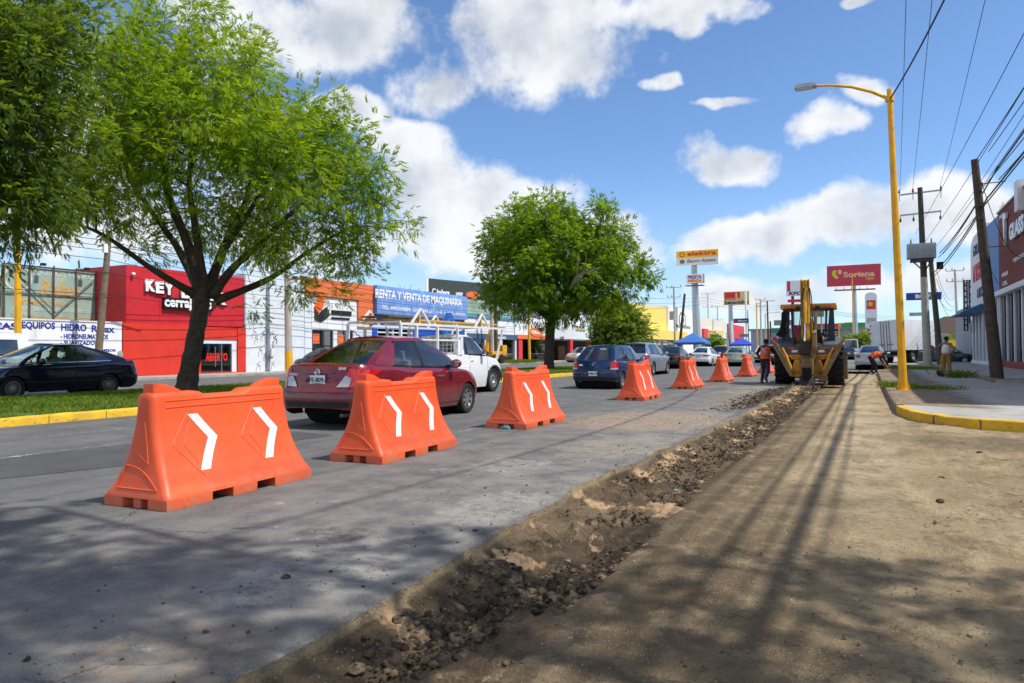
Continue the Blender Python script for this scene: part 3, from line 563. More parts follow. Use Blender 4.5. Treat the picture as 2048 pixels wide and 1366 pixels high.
M_STEEL = mat('rusty_steel', '5b5148', 0.7, var=0.3, scale=8); M_ORWALL = mat('orange_cladding', 'e2703c', 0.6, var=0.07); M_LBLUE = mat('faded_blue_sign', '6f95d6', 0.6, var=0.1, scale=1.0, dirt=('b7c6e6', 0.4, 1.5)); M_DBLUE = mat('blue_wall_paint', '2350b4', 0.65, var=0.1)
M_ALU = mat('aluminium', 'b9bcc0', 0.35, 0.8, var=0.08); M_GREYW = mat('grey_concrete_wall', '9b968c', 0.85, var=0.15, scale=1.2, bump=0.2); M_SHOPG = glass('shop_glass', (0.35, 0.4, 0.42), 1.2); M_YEL = mat('yellow_wall', 'efd06b', 0.7, var=0.06); M_YEL2 = mat('bright_yellow', 'f2c21c', 0.6)
M_BEIGE = mat('beige_wall', 'd8d2c4', 0.75, var=0.06); M_GREYB = mat('blue_grey_wall', '8791a0', 0.7, var=0.08); M_REDP = mat('red_panel', 'd43a42', 0.55, var=0.08); M_TAN = mat('tan_sign', 'd8c184', 0.6, var=0.06); M_NAVYL = mat('navy_lettering', '1e2350', 0.6)
M_YPOLE = mat('yellow_pole_paint', 'e8ab10', 0.45, var=0.1, scale=2.5, dirt=('7a5a1c', 0.36, 5.0)); M_ORLET = mat('orange_lettering', 'e8641e', 0.6); M_REDLET = mat('red_lettering', 'cc2a2a', 0.6); M_GREYP = mat('galvanised_pole', 'a7b2bf', 0.45, 0.5, var=0.08); M_CONCP = mat('concrete_pole', 'b3ada1', 0.85, var=0.14, scale=3, bump=0.2)
def brick_mat():
    m = bpy.data.materials.new('red_brick'); m.use_nodes = True; T = NT(m.node_tree); b = T.n['Principled BSDF']; tc = T.new('ShaderNodeTexCoord').outputs['Object']; o = T.xyz(tc)
    n = T.new('ShaderNodeTexBrick'); T.put(n, 'Vector', T.comb(o[1], o[2], 0.0)); T.put(n, 'Scale', 4.5); n.inputs['Color1'].default_value = (0.30, 0.13, 0.075, 1); n.inputs['Color2'].default_value = (0.36, 0.18, 0.11, 1); n.inputs['Mortar'].default_value = (0.3, 0.28, 0.25, 1)
    T.put(b, 'Base Color', n.outputs[0]); T.put(b, 'Roughness', 0.9); return m
M_BRICK = brick_mat(); XL = -32.5
# ------------------------------------------------------------------ white lettered boundary wall
t = thing('boundary_wall', 'long white boundary wall with blue hand-painted lettering behind the navy sedan', 'wall', (XL, 14, 0))
wbox(t, 'wall', M_WHITE, -32.72, XL, 2, 22.62, 0, 2.74); wbox(t, 'coping', M_WHITE2, -32.76, -32.46, 2, 22.62, 2.74, 2.80)
wall_text(t, 'ALBERCAS', -95, 644, 33, 658, XL, M_BLUEL, bold=0.03); wall_text(t, 'EQUIPOS', 43, 644, 110, 660, XL, M_BLUEL, bold=0.03); wall_text(t, 'HIDRO', 122, 648, 173, 662, XL, M_BLUEL, bold=0.035); wall_text(t, 'Relax', 183, 651, 229, 665, XL, M_BLUEL, bold=0.03)
wall_text(t, '- HIDRONEUMATICOS', 121, 668, 216, 678, XL, M_BLUEL, bold=0.03); wall_text(t, '- SUAVIZADORES', 121, 681, 206, 690, XL, M_BLUEL, bold=0.03); wall_text(t, '- FILTROS', 121, 695, 164, 703, XL, M_BLUEL, bold=0.03); wall_text(t, '- CALDERAS', 121, 707, 170, 715, XL, M_BLUEL, bold=0.03); wall_text(t, 'LA MEJOR', 190, 698, 232, 705, XL, M_BLUEL, bold=0.03); wall_text(t, 'PRECISION', 185, 709, 229, 715, XL, M_BLUEL, bold=0.03)
MB().ball((XL, on_x(240, 702, XL).y, 1.2), (0.05, 0.16, 0.22)).build('meter_box', M_GREYW, t, smooth=True).matrix_parent_inverse = Matrix.Translation(-t.location)
# ------------------------------------------------------------------ faded billboard on a steel frame
t = thing('billboard', 'faded teal billboard on a rusty steel frame above the white lettered wall', 'billboard', (-35, 20.7, 0))
M_TEAL = mat('faded_teal_canvas', '8fa79c', 0.8, var=0.1, scale=1.2, dirt=('c4c2a4', 0.5, 1.4)); M_FADEO = mat('faded_orange_lettering', 'c79b55', 0.8); M_FADEW = mat('faded_white_lettering', 'c2cbc0', 0.8)
wbox(t, 'canvas', M_TEAL, -35.08, -35.0, 18.55, 22.92, 2.85, 5.34)
wall_text(t, 'EQUIPOS HIDRO', 60, 543, 188, 556, -34.99, M_FADEW, ext=0.004); wall_text(t, 'Relax', 78, 562, 160, 594, -34.99, M_FADEO, ext=0.004, shear=0.3, bold=0.02)
wall_text(t, 'EQUIPOS PARA PRESION CALENTAMIENTO', 24, 590, 182, 600, -34.99, M_FADEW, ext=0.004); wall_text(t, 'TRATAMIENTO DE AGUA', 30, 601, 135, 611, -34.99, M_FADEO, ext=0.004); wall_text(t, 'albercas - Sauna - Vapor - hidroneumaticos', 24, 614, 184, 626, -34.99, M_FADEW, ext=0.004); wall_text(t, 'Suavizadores - Calderas - Tinacos', 22, 629, 184, 640, -34.99, M_FADEO, ext=0.004)
MB().lathe([(0.52, 0), (0.62, 0), (0.62, 0.02), (0.52, 0.02)], 28, 'x', (-35.0, on_x(36, 556, -35).y, on_x(36, 556, -35).z)).build('emblem_ring', M_FADEW, t).matrix_parent_inverse = Matrix.Translation(-t.location)
for y in (18.6, 19.7, 20.8, 21.9, 22.9): place(MB().bar((-34.9, y, 0), (-34.9, y, 5.5), 0.05).build('post', M_STEEL), t)
for z in (2.85, 4.1, 5.36): place(MB().bar((-34.93, 18.5, z), (-34.93, 22.95, z), 0.045).build('rail', M_STEEL), t)
for a, b_ in (((18.9, 5.1), (20.9, 3.2)), ((20.9, 3.2), (22.8, 5.0)), ((18.6, 2.9), (19.7, 1.2)), ((22.9, 2.9), (21.9, 1.2))): place(MB().bar((-34.88, a[0], a[1]), (-34.88, b_[0], b_[1]), 0.035).build('brace', M_STEEL), t)
for y in (20.1, 22.2):
    l = place(MB().bar((-34.95, y, 5.35), (-34.6, y, 5.5), 0.03).build('lamp_arm', M_STEEL), t); MB().box((-34.55, y, 5.47), (0.16, 0.2, 0.12)).build('floodlight', M_DARK, l)
t = thing('yellow_hoarding', 'narrow yellow hoarding at the left edge behind the wall', 'hoarding', (-35, 17.6, 0)); wbox(t, 'board', M_YEL2, -35.05, -34.98, 16.6, 18.45, 2.8, 5.45); wbox(t, 'post', M_STEEL, -35.2, -35.1, 17.4, 17.5, 0, 5.4)
# ------------------------------------------------------------------ brick house behind
t = thing('brick_building', 'low red brick building with dark roof edge behind the wooden pole', 'building', (-38, 24, 0))
wbox(t, 'wall', M_BRICK, -46, -37, 19, 27, 0, 3.6); wbox(t, 'parapet', M_GREYW, -46, -36.96, 18.96, 27.04, 3.6, 4.15)
place(MB().prism([(-46, 4.15), (-36.6, 4.15), (-36.6, 4.3), (-41, 5.1), (-46, 4.3)], 'y', 18.9, 27.1).build('roof', M_STEEL), t)
# ------------------------------------------------------------------ red shop
t = thing('red_shop', 'two-tone red locksmith shop with white raised letters and glass door behind the big tree', 'building', (XL, 26.4, 0))
wbox(t, 'side_wall', M_RED, -44, XL-0.25, 22.72, 30.3, 0, 2.76)
wbox(t, 'lower_wall', M_RED, XL-0.25, XL, 22.68, 27.25, 0.0, 2.76); wbox(t, 'lintel', M_RED, XL-0.25, XL, 27.25, 29.75, 2.0, 2.70); wbox(t, 'pier', M_RED, XL-0.25, XL+0.05, 29.75, 30.35, 0, 2.70)
wbox(t, 'upper_cladding', M_CRIM, -44, XL-0.08, 22.9, 30.3, 2.76, 5.64)
for y in (24.75, 26.6, 28.45): wbox(t, 'cladding_joint', mat('joint', '8c1a20', 0.6), XL-0.085, XL-0.076, y-0.008, y+0.008, 2.8, 5.62)
wbox(t, 'door_recess', M_DARK, XL-1.6, XL-1.5, 27.25, 29.75, 0.1, 2.0); wbox(t, 'shutter_box', M_WHITE2, XL-0.22, XL-0.04, 27.25, 29.75, 1.78, 2.0, 0.01)
dr = wbox(t, 'glass_door', M_SHOPG, XL-0.12, XL-0.10, 27.3, 29.4, 0.16, 1.78); place(MB().bar((XL-0.06, 28.25, 0.5), (XL-0.06, 28.25, 1.6), 0.04).build('door_handle', M_ALU), t)
wbox(t, 'door_frame', M_WHITE2, XL-0.2, XL-0.03, 29.4, 29.72, 0.1, 1.78); wbox(t, 'threshold', M_RED, XL-0.2, XL+0.03, 27.25, 29.75, 0.08, 0.17); wbox(t, 'mullion', M_ALU, XL-0.13, XL-0.08, 28.7, 28.74, 0.16, 1.78); wbox(t, 'counter', M_GREYW, XL-1.3, XL-0.9, 27.4, 29.5, 0.1, 1.0)
wall_text(t, 'ABIERTO', 411, 706, 455, 722, XL-0.09, mat('red_sign_letters', 'e03020', 0.4), bold=0.03, ext=0.004)
M_BLKS = mat('black_sign_box', '17171b', 0.35)
for s_, a, b_ in (('K', 291, 310), ('E', 311, 327), ('Y', 328, 347), ('L', 362, 378), ('O', 381, 402), ('C', 406, 426), ('K', 430, 452)):
    yy = 559+(a-291)*0.19; wall_text(t, s_, a, yy, b_, yy+24, XL+0.03, M_WLET, bold=0.05, ext=0.05, name='raised_letter'); wall_text(t, s_, a+2.5, yy+1.5, b_+2.5, yy+26, XL-0.05, M_BLKS, bold=0.05, ext=0.03, name='letter_return')
a_, b_ = on_x(326, 607, XL), on_x(425, 607, XL); wbox(t, 'sign_box', M_BLKS, XL-0.08, XL+0.1, a_.y, b_.y, on_x(326, 617, XL).z, on_x(326, 594, XL).z, 0.01); wall_text(t, 'cerrajeros', 329, 597, 423, 622, XL+0.105, M_WLET, bold=0.035)
place(MB().ball((XL+0.06, 23.2, 5.2), (0.09, 0.09, 0.08)).bar((XL-0.1, 23.2, 5.24), (XL+0.06, 23.2, 5.24), 0.07).build('security_camera', M_WLET, smooth=True), t)
# ------------------------------------------------------------------ pale grey building with line pattern, then the white one with the orange cap
t = thing('grey_building', 'pale blue-grey building painted with black zigzag lines beside the red shop', 'building', (XL, 33, 0))
wbox(t, 'wall', mat('pale_grey_panel', 'c3ccd8', 0.7, var=0.05), -46, XL-0.06, 30.36, 35.3, 0, 5.9)
for i in range(3):
    for j in range(4): wbox(t, 'panel', M_WHITE2, XL-0.06, XL-0.02+0.004*((i+j) % 2), 30.4+i*1.63, 32.0+i*1.63, 0.12+j*1.45, 1.55+j*1.45)
rr = random.Random(3)
for i in range(24):                                            # painted zigzags: hexagon groups of strokes
    y = 30.55+rr.random()*2.1; z = 0.25+rr.random()*3.6*(1-(y-30.5)/4.4); s_ = 0.22+rr.random()*0.1; bm_ = MB()
    for (a, b_) in (((0, 0), (s_, s_*0.55)), ((s_, s_*0.55), (s_*0.15, s_*0.7)), ((s_*0.15, s_*0.7), (s_*1.1, s_*1.3)), ((0, 0), (0, -s_)), ((s_, s_*0.55), (s_, -s_*0.5))): bm_.bar((XL-0.01, y+a[0], z+a[1]), (XL-0.01, y+b_[0], z+b_[1]), 0.006, 0.022, up=(1, 0, 0))
    place(bm_.build('painted_zigzag', M_BLET), t)
place(MB().box((XL+0.02, 32.4, 1.25), (0.12, 0.3, 0.45)).build('meter_box', M_WHITE2, bevel=0.02), t)
t = thing('orange_cap_building', 'white shop with orange parapet and corner band left of the blue building', 'building', (XL, 39, 0))
for (y0, y1, z0, z1) in ((35.32, 36.0, 0.1, 5.0), (36.0, 40.62, 2.75, 5.0), (38.1, 38.5, 0.1, 2.75), (40.2, 40.62, 0.1, 2.75)): wbox(t, 'wall', M_WHITE2, XL-0.3, XL-0.04, y0, y1, z0, z1)
for i in range(3):
    for j in range(2): wbox(t, 'panel', M_WHITE, XL-0.04, XL, 35.95+i*1.53, 37.45+i*1.53, 2.80+j*1.1, 3.87+j*1.1)
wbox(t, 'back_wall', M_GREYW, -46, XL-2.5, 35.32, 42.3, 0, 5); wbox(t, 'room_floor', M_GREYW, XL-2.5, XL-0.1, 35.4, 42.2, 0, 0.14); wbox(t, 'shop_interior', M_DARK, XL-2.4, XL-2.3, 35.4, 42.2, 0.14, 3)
wbox(t, 'parapet', M_ORWALL, -46, XL+0.12, 35.3, 42.3, 5.0, 6.15); wbox(t, 'corner_band', M_ORWALL, XL-0.3, XL+0.1, 40.62, 42.3, 3.05, 5.0); wbox(t, 'side_wall', M_WHITE2, XL-0.3, XL-0.02, 40.62, 42.3, 0.1, 3.05)
for (y0, y1) in ((36.05, 38.05), (38.55, 40.15)):
    wbox(t, 'window', M_SHOPG, XL-0.2, XL-0.18, y0, y1, 0.15, 2.72)
    for y in (y0+0.02, (y0+y1)/2, y1-0.02): wbox(t, 'window_frame', M_BLKS, XL-0.22, XL-0.14, y-0.045, y+0.045, 0.12, 2.74)
    wbox(t, 'window_frame', M_BLKS, XL-0.22, XL-0.14, y0, y1, 1.65, 1.73); wbox(t, 'poster', mat('yellow_green_poster', 'c9d62a', 0.6), XL-0.17, XL-0.16, y0+1.15, y0+1.45, 0.9, 1.4)
    wbox(t, 'poster', M_ORWALL, XL-0.17, XL-0.16, y0+0.15, y0+0.8, 1.85, 2.5)
lg = on_x(640, 612, XL+0.05)
place(MB().prism([(lg.y-0.55, lg.z-0.1), (lg.y, lg.z+0.75), (lg.y+0.5, lg.z+0.55), (lg.y+0.25, lg.z-0.15), (lg.y+0.05, lg.z-0.2), (lg.y-0.15, lg.z-0.55)], 'x', XL, XL+0.08).build('orange_emblem', M_ORLET), t); place(MB().prism([(lg.y-0.5, lg.z-0.9), (lg.y-0.5, lg.z-0.2), (lg.y-0.15, lg.z-0.65), (lg.y+0.1, lg.z-0.35), (lg.y+0.75, lg.z), (lg.y+0.75, lg.z-0.75), (lg.y+0.1, lg.z-1.05)], 'x', XL, XL+0.07).build('black_emblem', M_BLKS), t)
a_ = on_x(662, 620, XL); wall_text(t, 'EL', 653, 619, 660, 631, XL+0.04, M_BLET, bold=0.05, ext=0.03); wbox(t, 'letter_band', M_BLET, XL, XL+0.06, a_.y, a_.y+2.1, on_x(662, 629, XL).z, on_x(662, 620, XL).z); wbox(t, 'letter_band', M_BLET, XL, XL+0.06, a_.y, a_.y+1.9, on_x(662, 638, XL).z, on_x(662, 634, XL).z)
# ------------------------------------------------------------------ blue machine-hire building
t = thing('blue_building', 'blue machinery hire building with faded blue lettered sign board', 'building', (XL, 49, 0))
for (y0, y1, z0, z1) in ((42.34, 43.0, 0.1, 4.1), (43.0, 47.6, 3.35, 4.1), (47.6, 55.7, 0.1, 4.1)): wbox(t, 'wall', M_DBLUE, XL-0.3, XL-0.03, y0, y1, z0, z1)
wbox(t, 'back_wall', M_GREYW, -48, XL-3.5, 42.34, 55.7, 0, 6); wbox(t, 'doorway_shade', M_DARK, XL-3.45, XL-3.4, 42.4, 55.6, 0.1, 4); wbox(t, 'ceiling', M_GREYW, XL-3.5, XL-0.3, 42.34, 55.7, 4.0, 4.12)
wbox(t, 'sign_board', M_LBLUE, XL-0.02, XL+0.35, 42.45, 55.75, 4.12, 6.2, 0.02)
for i in range(7): wbox(t, 'board_joint', mat('joint_blue', '5a7fc0', 0.6), XL+0.35, XL+0.354, 44.3+i*1.65, 44.32+i*1.65, 4.14, 6.18)
wall_text(t, 'RENTA Y VENTA DE MAQUINARIA', 751, 588, 924, 607, XL+0.36, M_WLET, bold=0.03, ext=0.01); 
fit_text(t, 'TEL. 4491074894  OFIC. 449 277 11 47  E-MAIL: RENTA', M_WLET, '+x', 43.0, 55.3, 4.45, 4.75, XL+0.36, ext=0.006, bold=0.01)
wall_text(t, 'DISTRIBUIDOR', 845, 636, 905, 647, XL+0.0, M_WLET, bold=0.03, ext=0.02); wbox(t, 'wall_band', M_LBLUE, XL-0.02, XL+0.02, 42.5, 48.0, 3.0, 3.3)
for y in (43.0, 45.0, 47.6): wbox(t, 'doorway_post', M_WHITE2, XL-0.2, XL-0.05, y-0.06, y+0.06, 0.1, 3.35)
wbox(t, 'doorway_rail', M_WHITE2, XL-0.2, XL-0.06, 43, 47.6, 2.7, 2.8)
# ------------------------------------------------------------------ billboard over the roofs
t = thing('billboard', 'big billboard with dark band and round logos above the blue building roof', 'billboard', at_k(940, 700, 78)); bl, br = at_k(857, 700, 70), at_k(1030, 700, 79); un = (br-bl).normalized(); nn = Vector((un.y, -un.x, 0))
def bbp(u, z, d=0.0): p = bl+un*u+nn*d; return (p.x, p.y, z)
bw = (br-bl).length
M_BBG = ground_mat('green_print', lambda T, b, pos: (T.put(b, 'Base Color', T.mix(T.ramp(T.vor(pos, 0.9), 0.25, 0.5), (0.30, 0.42, 0.36), T.mix(T.noise(pos, 0.7, 4), (0.1, 0.17, 0.08), (0.5, 0.62, 0.55)))), T.put(b, 'Roughness', 0.6)))
def bbquad(name, m, u0, u1, z0, z1, d): return place(MB().add([bbp(u0, z0, d), bbp(u1, z0, d), bbp(u1, z1, d), bbp(u0, z1, d), bbp(u0, z0, d-0.1), bbp(u1, z0, d-0.1), bbp(u1, z1, d-0.1), bbp(u0, z1, d-0.1)], [(0, 1, 2, 3), (5, 4, 7, 6), (0, 4, 5, 1), (3, 2, 6, 7), (0, 3, 7, 4), (1, 5, 6, 2)]).build(name, m), t)
bbquad('panel', mat('dark_print', '3a4240', 0.6), 0, bw, 6.7, 8.5, 0.0); bbquad('panel', M_BBG, 0, bw, 5.2, 6.7, 0.0); bbquad('panel', mat('pale_green_slats', 'bcd2cc', 0.6), 3.4, bw, 3.0, 5.2, -0.05); bbquad('white_edge', M_WLET, -0.25, 0, 5.0, 8.5, 0.02)
def bbtext(s, m, u0, u1, z0, z1, sh=0.0):
    o = fit_text(None, s, m, '-y', 0, 1, z0, z1, 0.0, ext=0.01, bold=0.03, shear=sh); me = o.data
    for v in me.vertices: p = bl+un*(u0+(u1-u0)*v.co.x)+nn*(0.03-v.co.y); v.co = (p.x, p.y, v.co.z)
    return place(o, t)
bbtext('Imbera', M_WLET, 1.0, 2.75, 6.95, 7.5, 0.25); bbtext('C', M_WLET, 0.45, 0.9, 6.95, 7.55); bbtext('oster', M_WLET, 3.6, 4.6, 7.0, 7.4)
o = MB().lathe([(0.001, 0.03), (0.5, 0.03), (0.5, 0.0)], 20, 'y'); p_ = bl+un*6.0+nn*0.03
o.v = [((p_+un*(v[0]*2.0)+nn*v[1]).x, (p_+un*(v[0]*2.0)+nn*v[1]).y, 7.15+v[2]*0.75) for v in o.v]; place(o.build('logo_oval', M_ORWALL), t); bbtext('TORREY', M_WLET, 5.3, 6.7, 7.0, 7.3)
for u in (1.5, bw-1.5): place(MB().tube([bbp(u, 0, -0.4), bbp(u, 8, -0.4)], 0.2, 10).build('post', M_GREYP), t)
# ------------------------------------------------------------------ row of white shops
t = thing('shop_row', 'white row of shops with red columns and open fronts behind the round tree', 'building', (XL, 74, 0)); Y0, Y1 = 55.85, 92
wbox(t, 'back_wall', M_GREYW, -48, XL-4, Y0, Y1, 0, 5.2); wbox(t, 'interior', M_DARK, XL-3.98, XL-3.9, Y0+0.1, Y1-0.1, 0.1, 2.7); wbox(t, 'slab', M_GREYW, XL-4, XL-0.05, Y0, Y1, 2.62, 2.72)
wbox(t, 'fascia', M_WHITE, XL-0.3, XL, Y0, 68.2, 2.72, 4.4); wbox(t, 'fascia', M_WHITE, XL-0.3, XL+0.05, 68.2, 75.2, 2.72, 4.9); wbox(t, 'fascia', M_WHITE2, XL-0.35, XL-0.02, 75.2, Y1, 2.72, 4.7); wbox(t, 'upper_storey', M_WHITE, -44, XL-0.4, 75.2, Y1, 4.7, 6.4)
wbox(t, 'teal_roof_band', mat('teal_band', '4f8fa0', 0.6), XL-0.4, XL+0.1, Y0, 67, 4.4, 4.75); wbox(t, 'blue_sign_band', mat('slate_blue_sign', '4a6684', 0.6), XL-0.02, XL+0.06, 56.2, 66.5, 2.45, 2.95); wbox(t, 'orange_sign_band', M_ORWALL, XL-0.02, XL+0.1, 66.6, 75.1, 2.55, 3.0)
wall_text(t, 'FOGONES', 988, 673, 1012, 678, XL+0.07, M_WLET, bold=0.02); wall_text(t, 'TORREY', 1062, 661, 1083, 668, XL+0.16, M_WLET, bold=0.03)
a_ = on_x(1072, 664, XL); o = MB().lathe([(0.001, 0.1), (1.0, 0.1), (1.0, 0.0)], 28, 'x', (0, 0, 0)); o.v = [(XL+0.05+v[0], a_.y+v[1]*1.75, a_.z+v[2]*0.55) for v in o.v]; place(o.build('oval_sign', M_ORWALL), t)
for y in (56.4, 59.8, 63.2, 66.4): wbox(t, 'column', M_WHITE2, XL-0.3, XL-0.02, y-0.15, y+0.15, 0.1, 2.62)
for px in (1041, 1101, 1143, 1180): y = on_x(px, 700, XL).y; wbox(t, 'red_column', M_REDP, XL-0.3, XL+0.02, y-0.45, y+0.45, 0.1, 2.7)
for y0, y1 in ((56.6, 59.6), (60, 63), (63.4, 66.2), (70.0, 74.4)): wbox(t, 'shop_window', M_SHOPG, XL-0.25, XL-0.22, y0, y1, 0.12, 2.6); wbox(t, 'window_rail', M_ALU, XL-0.27, XL-0.2, y0, y1, 0.95, 1.0)
for y0 in (77, 80, 85): wbox(t, 'shelving', mat('warm_shelves', '7a5630', 0.7, var=0.4, scale=3), XL-3.5, XL-3.0, y0, y0+2.2, 0.1, 1.9)
for y in (83.5, 84.6, 85.7): wbox(t, 'window', M_DARK, XL-0.01, XL+0.01, y, y+0.85, 3.75, 4.4); wbox(t, 'window_blind', M_YEL, XL+0.005, XL+0.02, y+0.1, y+0.5, 3.85, 4.2)
for ch_, a__ in (('t', 1120), ('u', 1123), ('r', 1126)): wall_text(t, ch_, a__, 673, a__+2, 680, XL+0.0, M_BLET, bold=0.03)
# ------------------------------------------------------------------ further away: yellow shop, pharmacy, mall
t = thing('yellow_store', 'yellow and white store building with glass front beyond the pale green tree', 'building', (XL, 130, 0))
wbox(t, 'yellow_block', M_YEL, -60, XL, 104, 129, 4.8, 8.7); wbox(t, 'white_block', M_WLET, -60, XL+0.4, 129, 153, 3.2, 9.5); wbox(t, 'canopy', M_YEL, XL-1, XL+1.2, 104, 141, 3.15, 4.8); wbox(t, 'canopy_end', M_YEL2, XL-1, XL+1.25, 103.6, 104.0, 3.15, 4.85)
wbox(t, 'back_wall', M_DARK, -60, XL-1.5, 104, 153, 0, 4.8); wbox(t, 'lower_white_wall', M_WLET, XL-0.4, XL+0.3, 141, 153, 0.1, 3.2)
for y in range(104, 141, 4): wbox(t, 'mullion', M_ALU, XL-0.5, XL-0.35, y-0.1, y+0.1, 0.1, 3.15); wbox(t, 'pane', M_SHOPG, XL-0.45, XL-0.42, y+0.12, y+3.88, 0.1, 3.15)
a_ = on_x(1365, 640, XL+0.42); 
for r1, m_ in ((2.6, mat('green_leaf_print', '3f8a58', 0.6)), (2.0, M_WLET), (1.1, M_REDP)):
    o = MB().lathe([(0.001, 0.1), (1.0, 0.1), (1.0, 0)], 20, 'x'); o.v = [(XL+0.36+0.03*(3-r1)+v[0]*0.6, a_.y+v[1]*r1*1.2, a_.z+v[2]*r1*0.62) for v in o.v]; place(o.build('emblem', m_), t)
wall_text(t, 'Banco Azteca', 1349, 648, 1381, 656, XL+0.45, mat('grey_lettering', '80868e', 0.6), bold=0.02, shear=0.2)
t = thing('pharmacy', 'beige pharmacy with red and tan fascia sign beyond the blue gazebo', 'building', (XL, 170, 0))
wbox(t, 'wall', M_BEIGE, -60, XL, 155, 192, 0, 8.6); a_, b_ = on_x(1408, 668, XL+0.5), on_x(1447, 668, XL+0.5)
z0, z1 = on_x(1430, 676, XL+0.5).z, on_x(1430, 660, XL+0.5).z; wbox(t, 'sign', M_TAN, XL, XL+0.5, a_.y+5, b_.y, z0, z1); wbox(t, 'sign_end', M_REDP, XL, XL+0.52, a_.y, a_.y+5, z0, z1); wall_text(t, 'benavides', 1419, 667, 1443, 675, XL+0.54, M_NAVYL, bold=0.03); wall_text(t, 'farmacias', 1418, 662, 1431, 665, XL+0.54, M_REDLET, bold=0.02)
wbox(t, 'canopy', M_GREYB, XL, XL+2.5, 158, 190, z0-0.5, z0-0.15); wbox(t, 'column', M_WLET, XL+2.1, XL+2.5, 187, 187.5, 0, z0-0.5); wbox(t, 'blue_poster', M_DBLUE, XL, XL+0.1, 170, 176, 0.3, 2.4)
t = thing('red_store_front', 'red panelled store front beside the pharmacy sign pole', 'building', (XL, 205, 0)); wbox(t, 'wall', M_GREYB, -60, XL, 193, 222, 0, 6); wbox(t, 'red_panel', M_REDP, XL-0.2, XL+0.4, 194, 220, 4.4, 8.2)
t = thing('shopping_centre', 'long blue-grey shopping centre with crimson panels at the end of the street', 'building', (-30, 262, 0))
wbox(t, 'wall', M_GREYB, -36, 2, 262, 300, 0, 8.0)
wbox(t, 'roof', mat('mall_roof', '7f8288', 0.7), -37, 3, 261.5, 300, 8.0, 8.6)
for x in (-27, -22.5, -17, -12): wbox(t, 'crimson_panel', mat('crimson_sign', 'a01c3c', 0.6), x-1.7, x+1.2, 261.7, 262, 3.6, 5.6)
place(MB().lathe([(1.2, 0), (1.7, 0), (1.7, 0.2), (1.2, 0.2)], 20, 'y', (-19.6, 261.6, 5.0)).build('ring_emblem', M_REDP), t)
t = thing('supermarket', 'pale grey supermarket with green roof stripe far down the street', 'building', (8, 330, 0)); wbox(t, 'wall', M_BEIGE, -14, 40, 330, 370, 0, 10); wbox(t, 'green_stripe', mat('green_stripe', '2f9e58', 0.6), -10, 14, 329.6, 330, 10, 12.4)
t = thing('red_roof_store', 'red shop seen through the digger cab', 'building', (-9, 190, 0)); wbox(t, 'wall', M_REDP, -16, -7.5, 262, 270, 0, 10); fit_text(t, 'WALDO', M_WLET, '-y', -12.4, -8.2, 6.0, 7.4, 261.9, ext=0.05)
t = thing('white_tent_roof', 'white peaked canopy roof in the distance beside the white van', 'canopy', (-4, 210, 0)); place(MB().add([(-8, 236, 3), (2, 236, 3), (2, 246, 3), (-8, 246, 3), (-3, 241, 5.2)], [(0, 1, 4), (1, 2, 4), (2, 3, 4), (3, 0, 4)]).build('canopy', M_WLET), t)
for x in (-7.8, 1.8): place(MB().cyl((x, 236.2, 0), (x, 236.2, 3), 0.1, n=8).build('post', M_GREYP), t)
# ================================================================== RIGHT-HAND SHOPS
XR = 7.5
M_BROWN = mat('brown_red_cladding', '74281c', 0.6, var=0.12, scale=1.5); M_SBLUE = mat('blue_cladding', '3676b8', 0.55, var=0.08); M_SILV = mat('silver_lettering', 'd3d6dc', 0.35, 0.3)
t = thing('glass_shop', 'brown corrugated shop front with silver raised letters at the right edge', 'building', (XR, 36, 0))
b = MB(); ys_ = np.arange(19.6, 53.0, 0.14)
for k_, y in enumerate(ys_[:-1]):
    x0, x1 = XR+(0.03 if k_ % 2 else 0), XR+(0 if k_ % 2 else 0.03); b.quad((x0, y, 4.75), (x1, y+0.14, 4.75), (x1, y+0.14, 9.6), (x0, y, 9.6))
place(b.build('corrugated_cladding', M_BROWN), t); wbox(t, 'block', M_BROWN, XR+0.05, XR+9, 19.6, 53.0, 4.4, 9.6); wbox(t, 'parapet_cap', M_GREYW, XR-0.08, XR+9, 19.5, 53.0, 9.6, 9.72)
wbox(t, 'beam', M_WHITE2, XR-0.35, XR+0.2, 19.6, 53.0, 4.45, 4.75, 0.03); wbox(t, 'plinth', mat('red_plinth', '8a3a30', 0.8, var=0.2), XR-0.05, XR+0.1, 19.6, 53, 0.16, 0.55); wbox(t, 'back_wall', M_DARK, XR+1.2, XR+9, 19.6, 53, 0.1, 4.4)
for y in np.arange(20.5, 53, 2.3):
    wbox(t, 'column', M_WHITE2, XR-0.02, XR+0.2, y-0.1, y+0.1, 0.5, 4.45); wbox(t, 'pane', M_SHOPG, XR+0.1, XR+0.12, y+0.2, y+1.1, 0.55, 4.4); wbox(t, 'dark_door', mat('navy_door', '161b33', 0.5), XR+0.06, XR+0.14, y+1.15, y+2.1, 0.3, 4.4)
place(MB().box((XR-0.1, 45.3, 9.3), (0.4, 0.9, 1.6)).build('corner_block', M_WHITE), t)
wall_text(t, 'GLASS', 2020, 438, 2049, 472, XR-0.12, M_SILV, bold=0.05, ext=0.05); 
p_ = on_x(2014, 455, XR); place(MB().prism([(p_.y+0.5, p_.z+0.8), (p_.y-0.5, p_.z+0.8), (p_.y-0.5, p_.z+0.5), (p_.y-0.1, p_.z+0.45), (p_.y+0.05, p_.z-1.1), (p_.y+0.3, p_.z-0.2)], 'x', XR-0.15, XR-0.02).build('logo_letter', M_SILV), t)
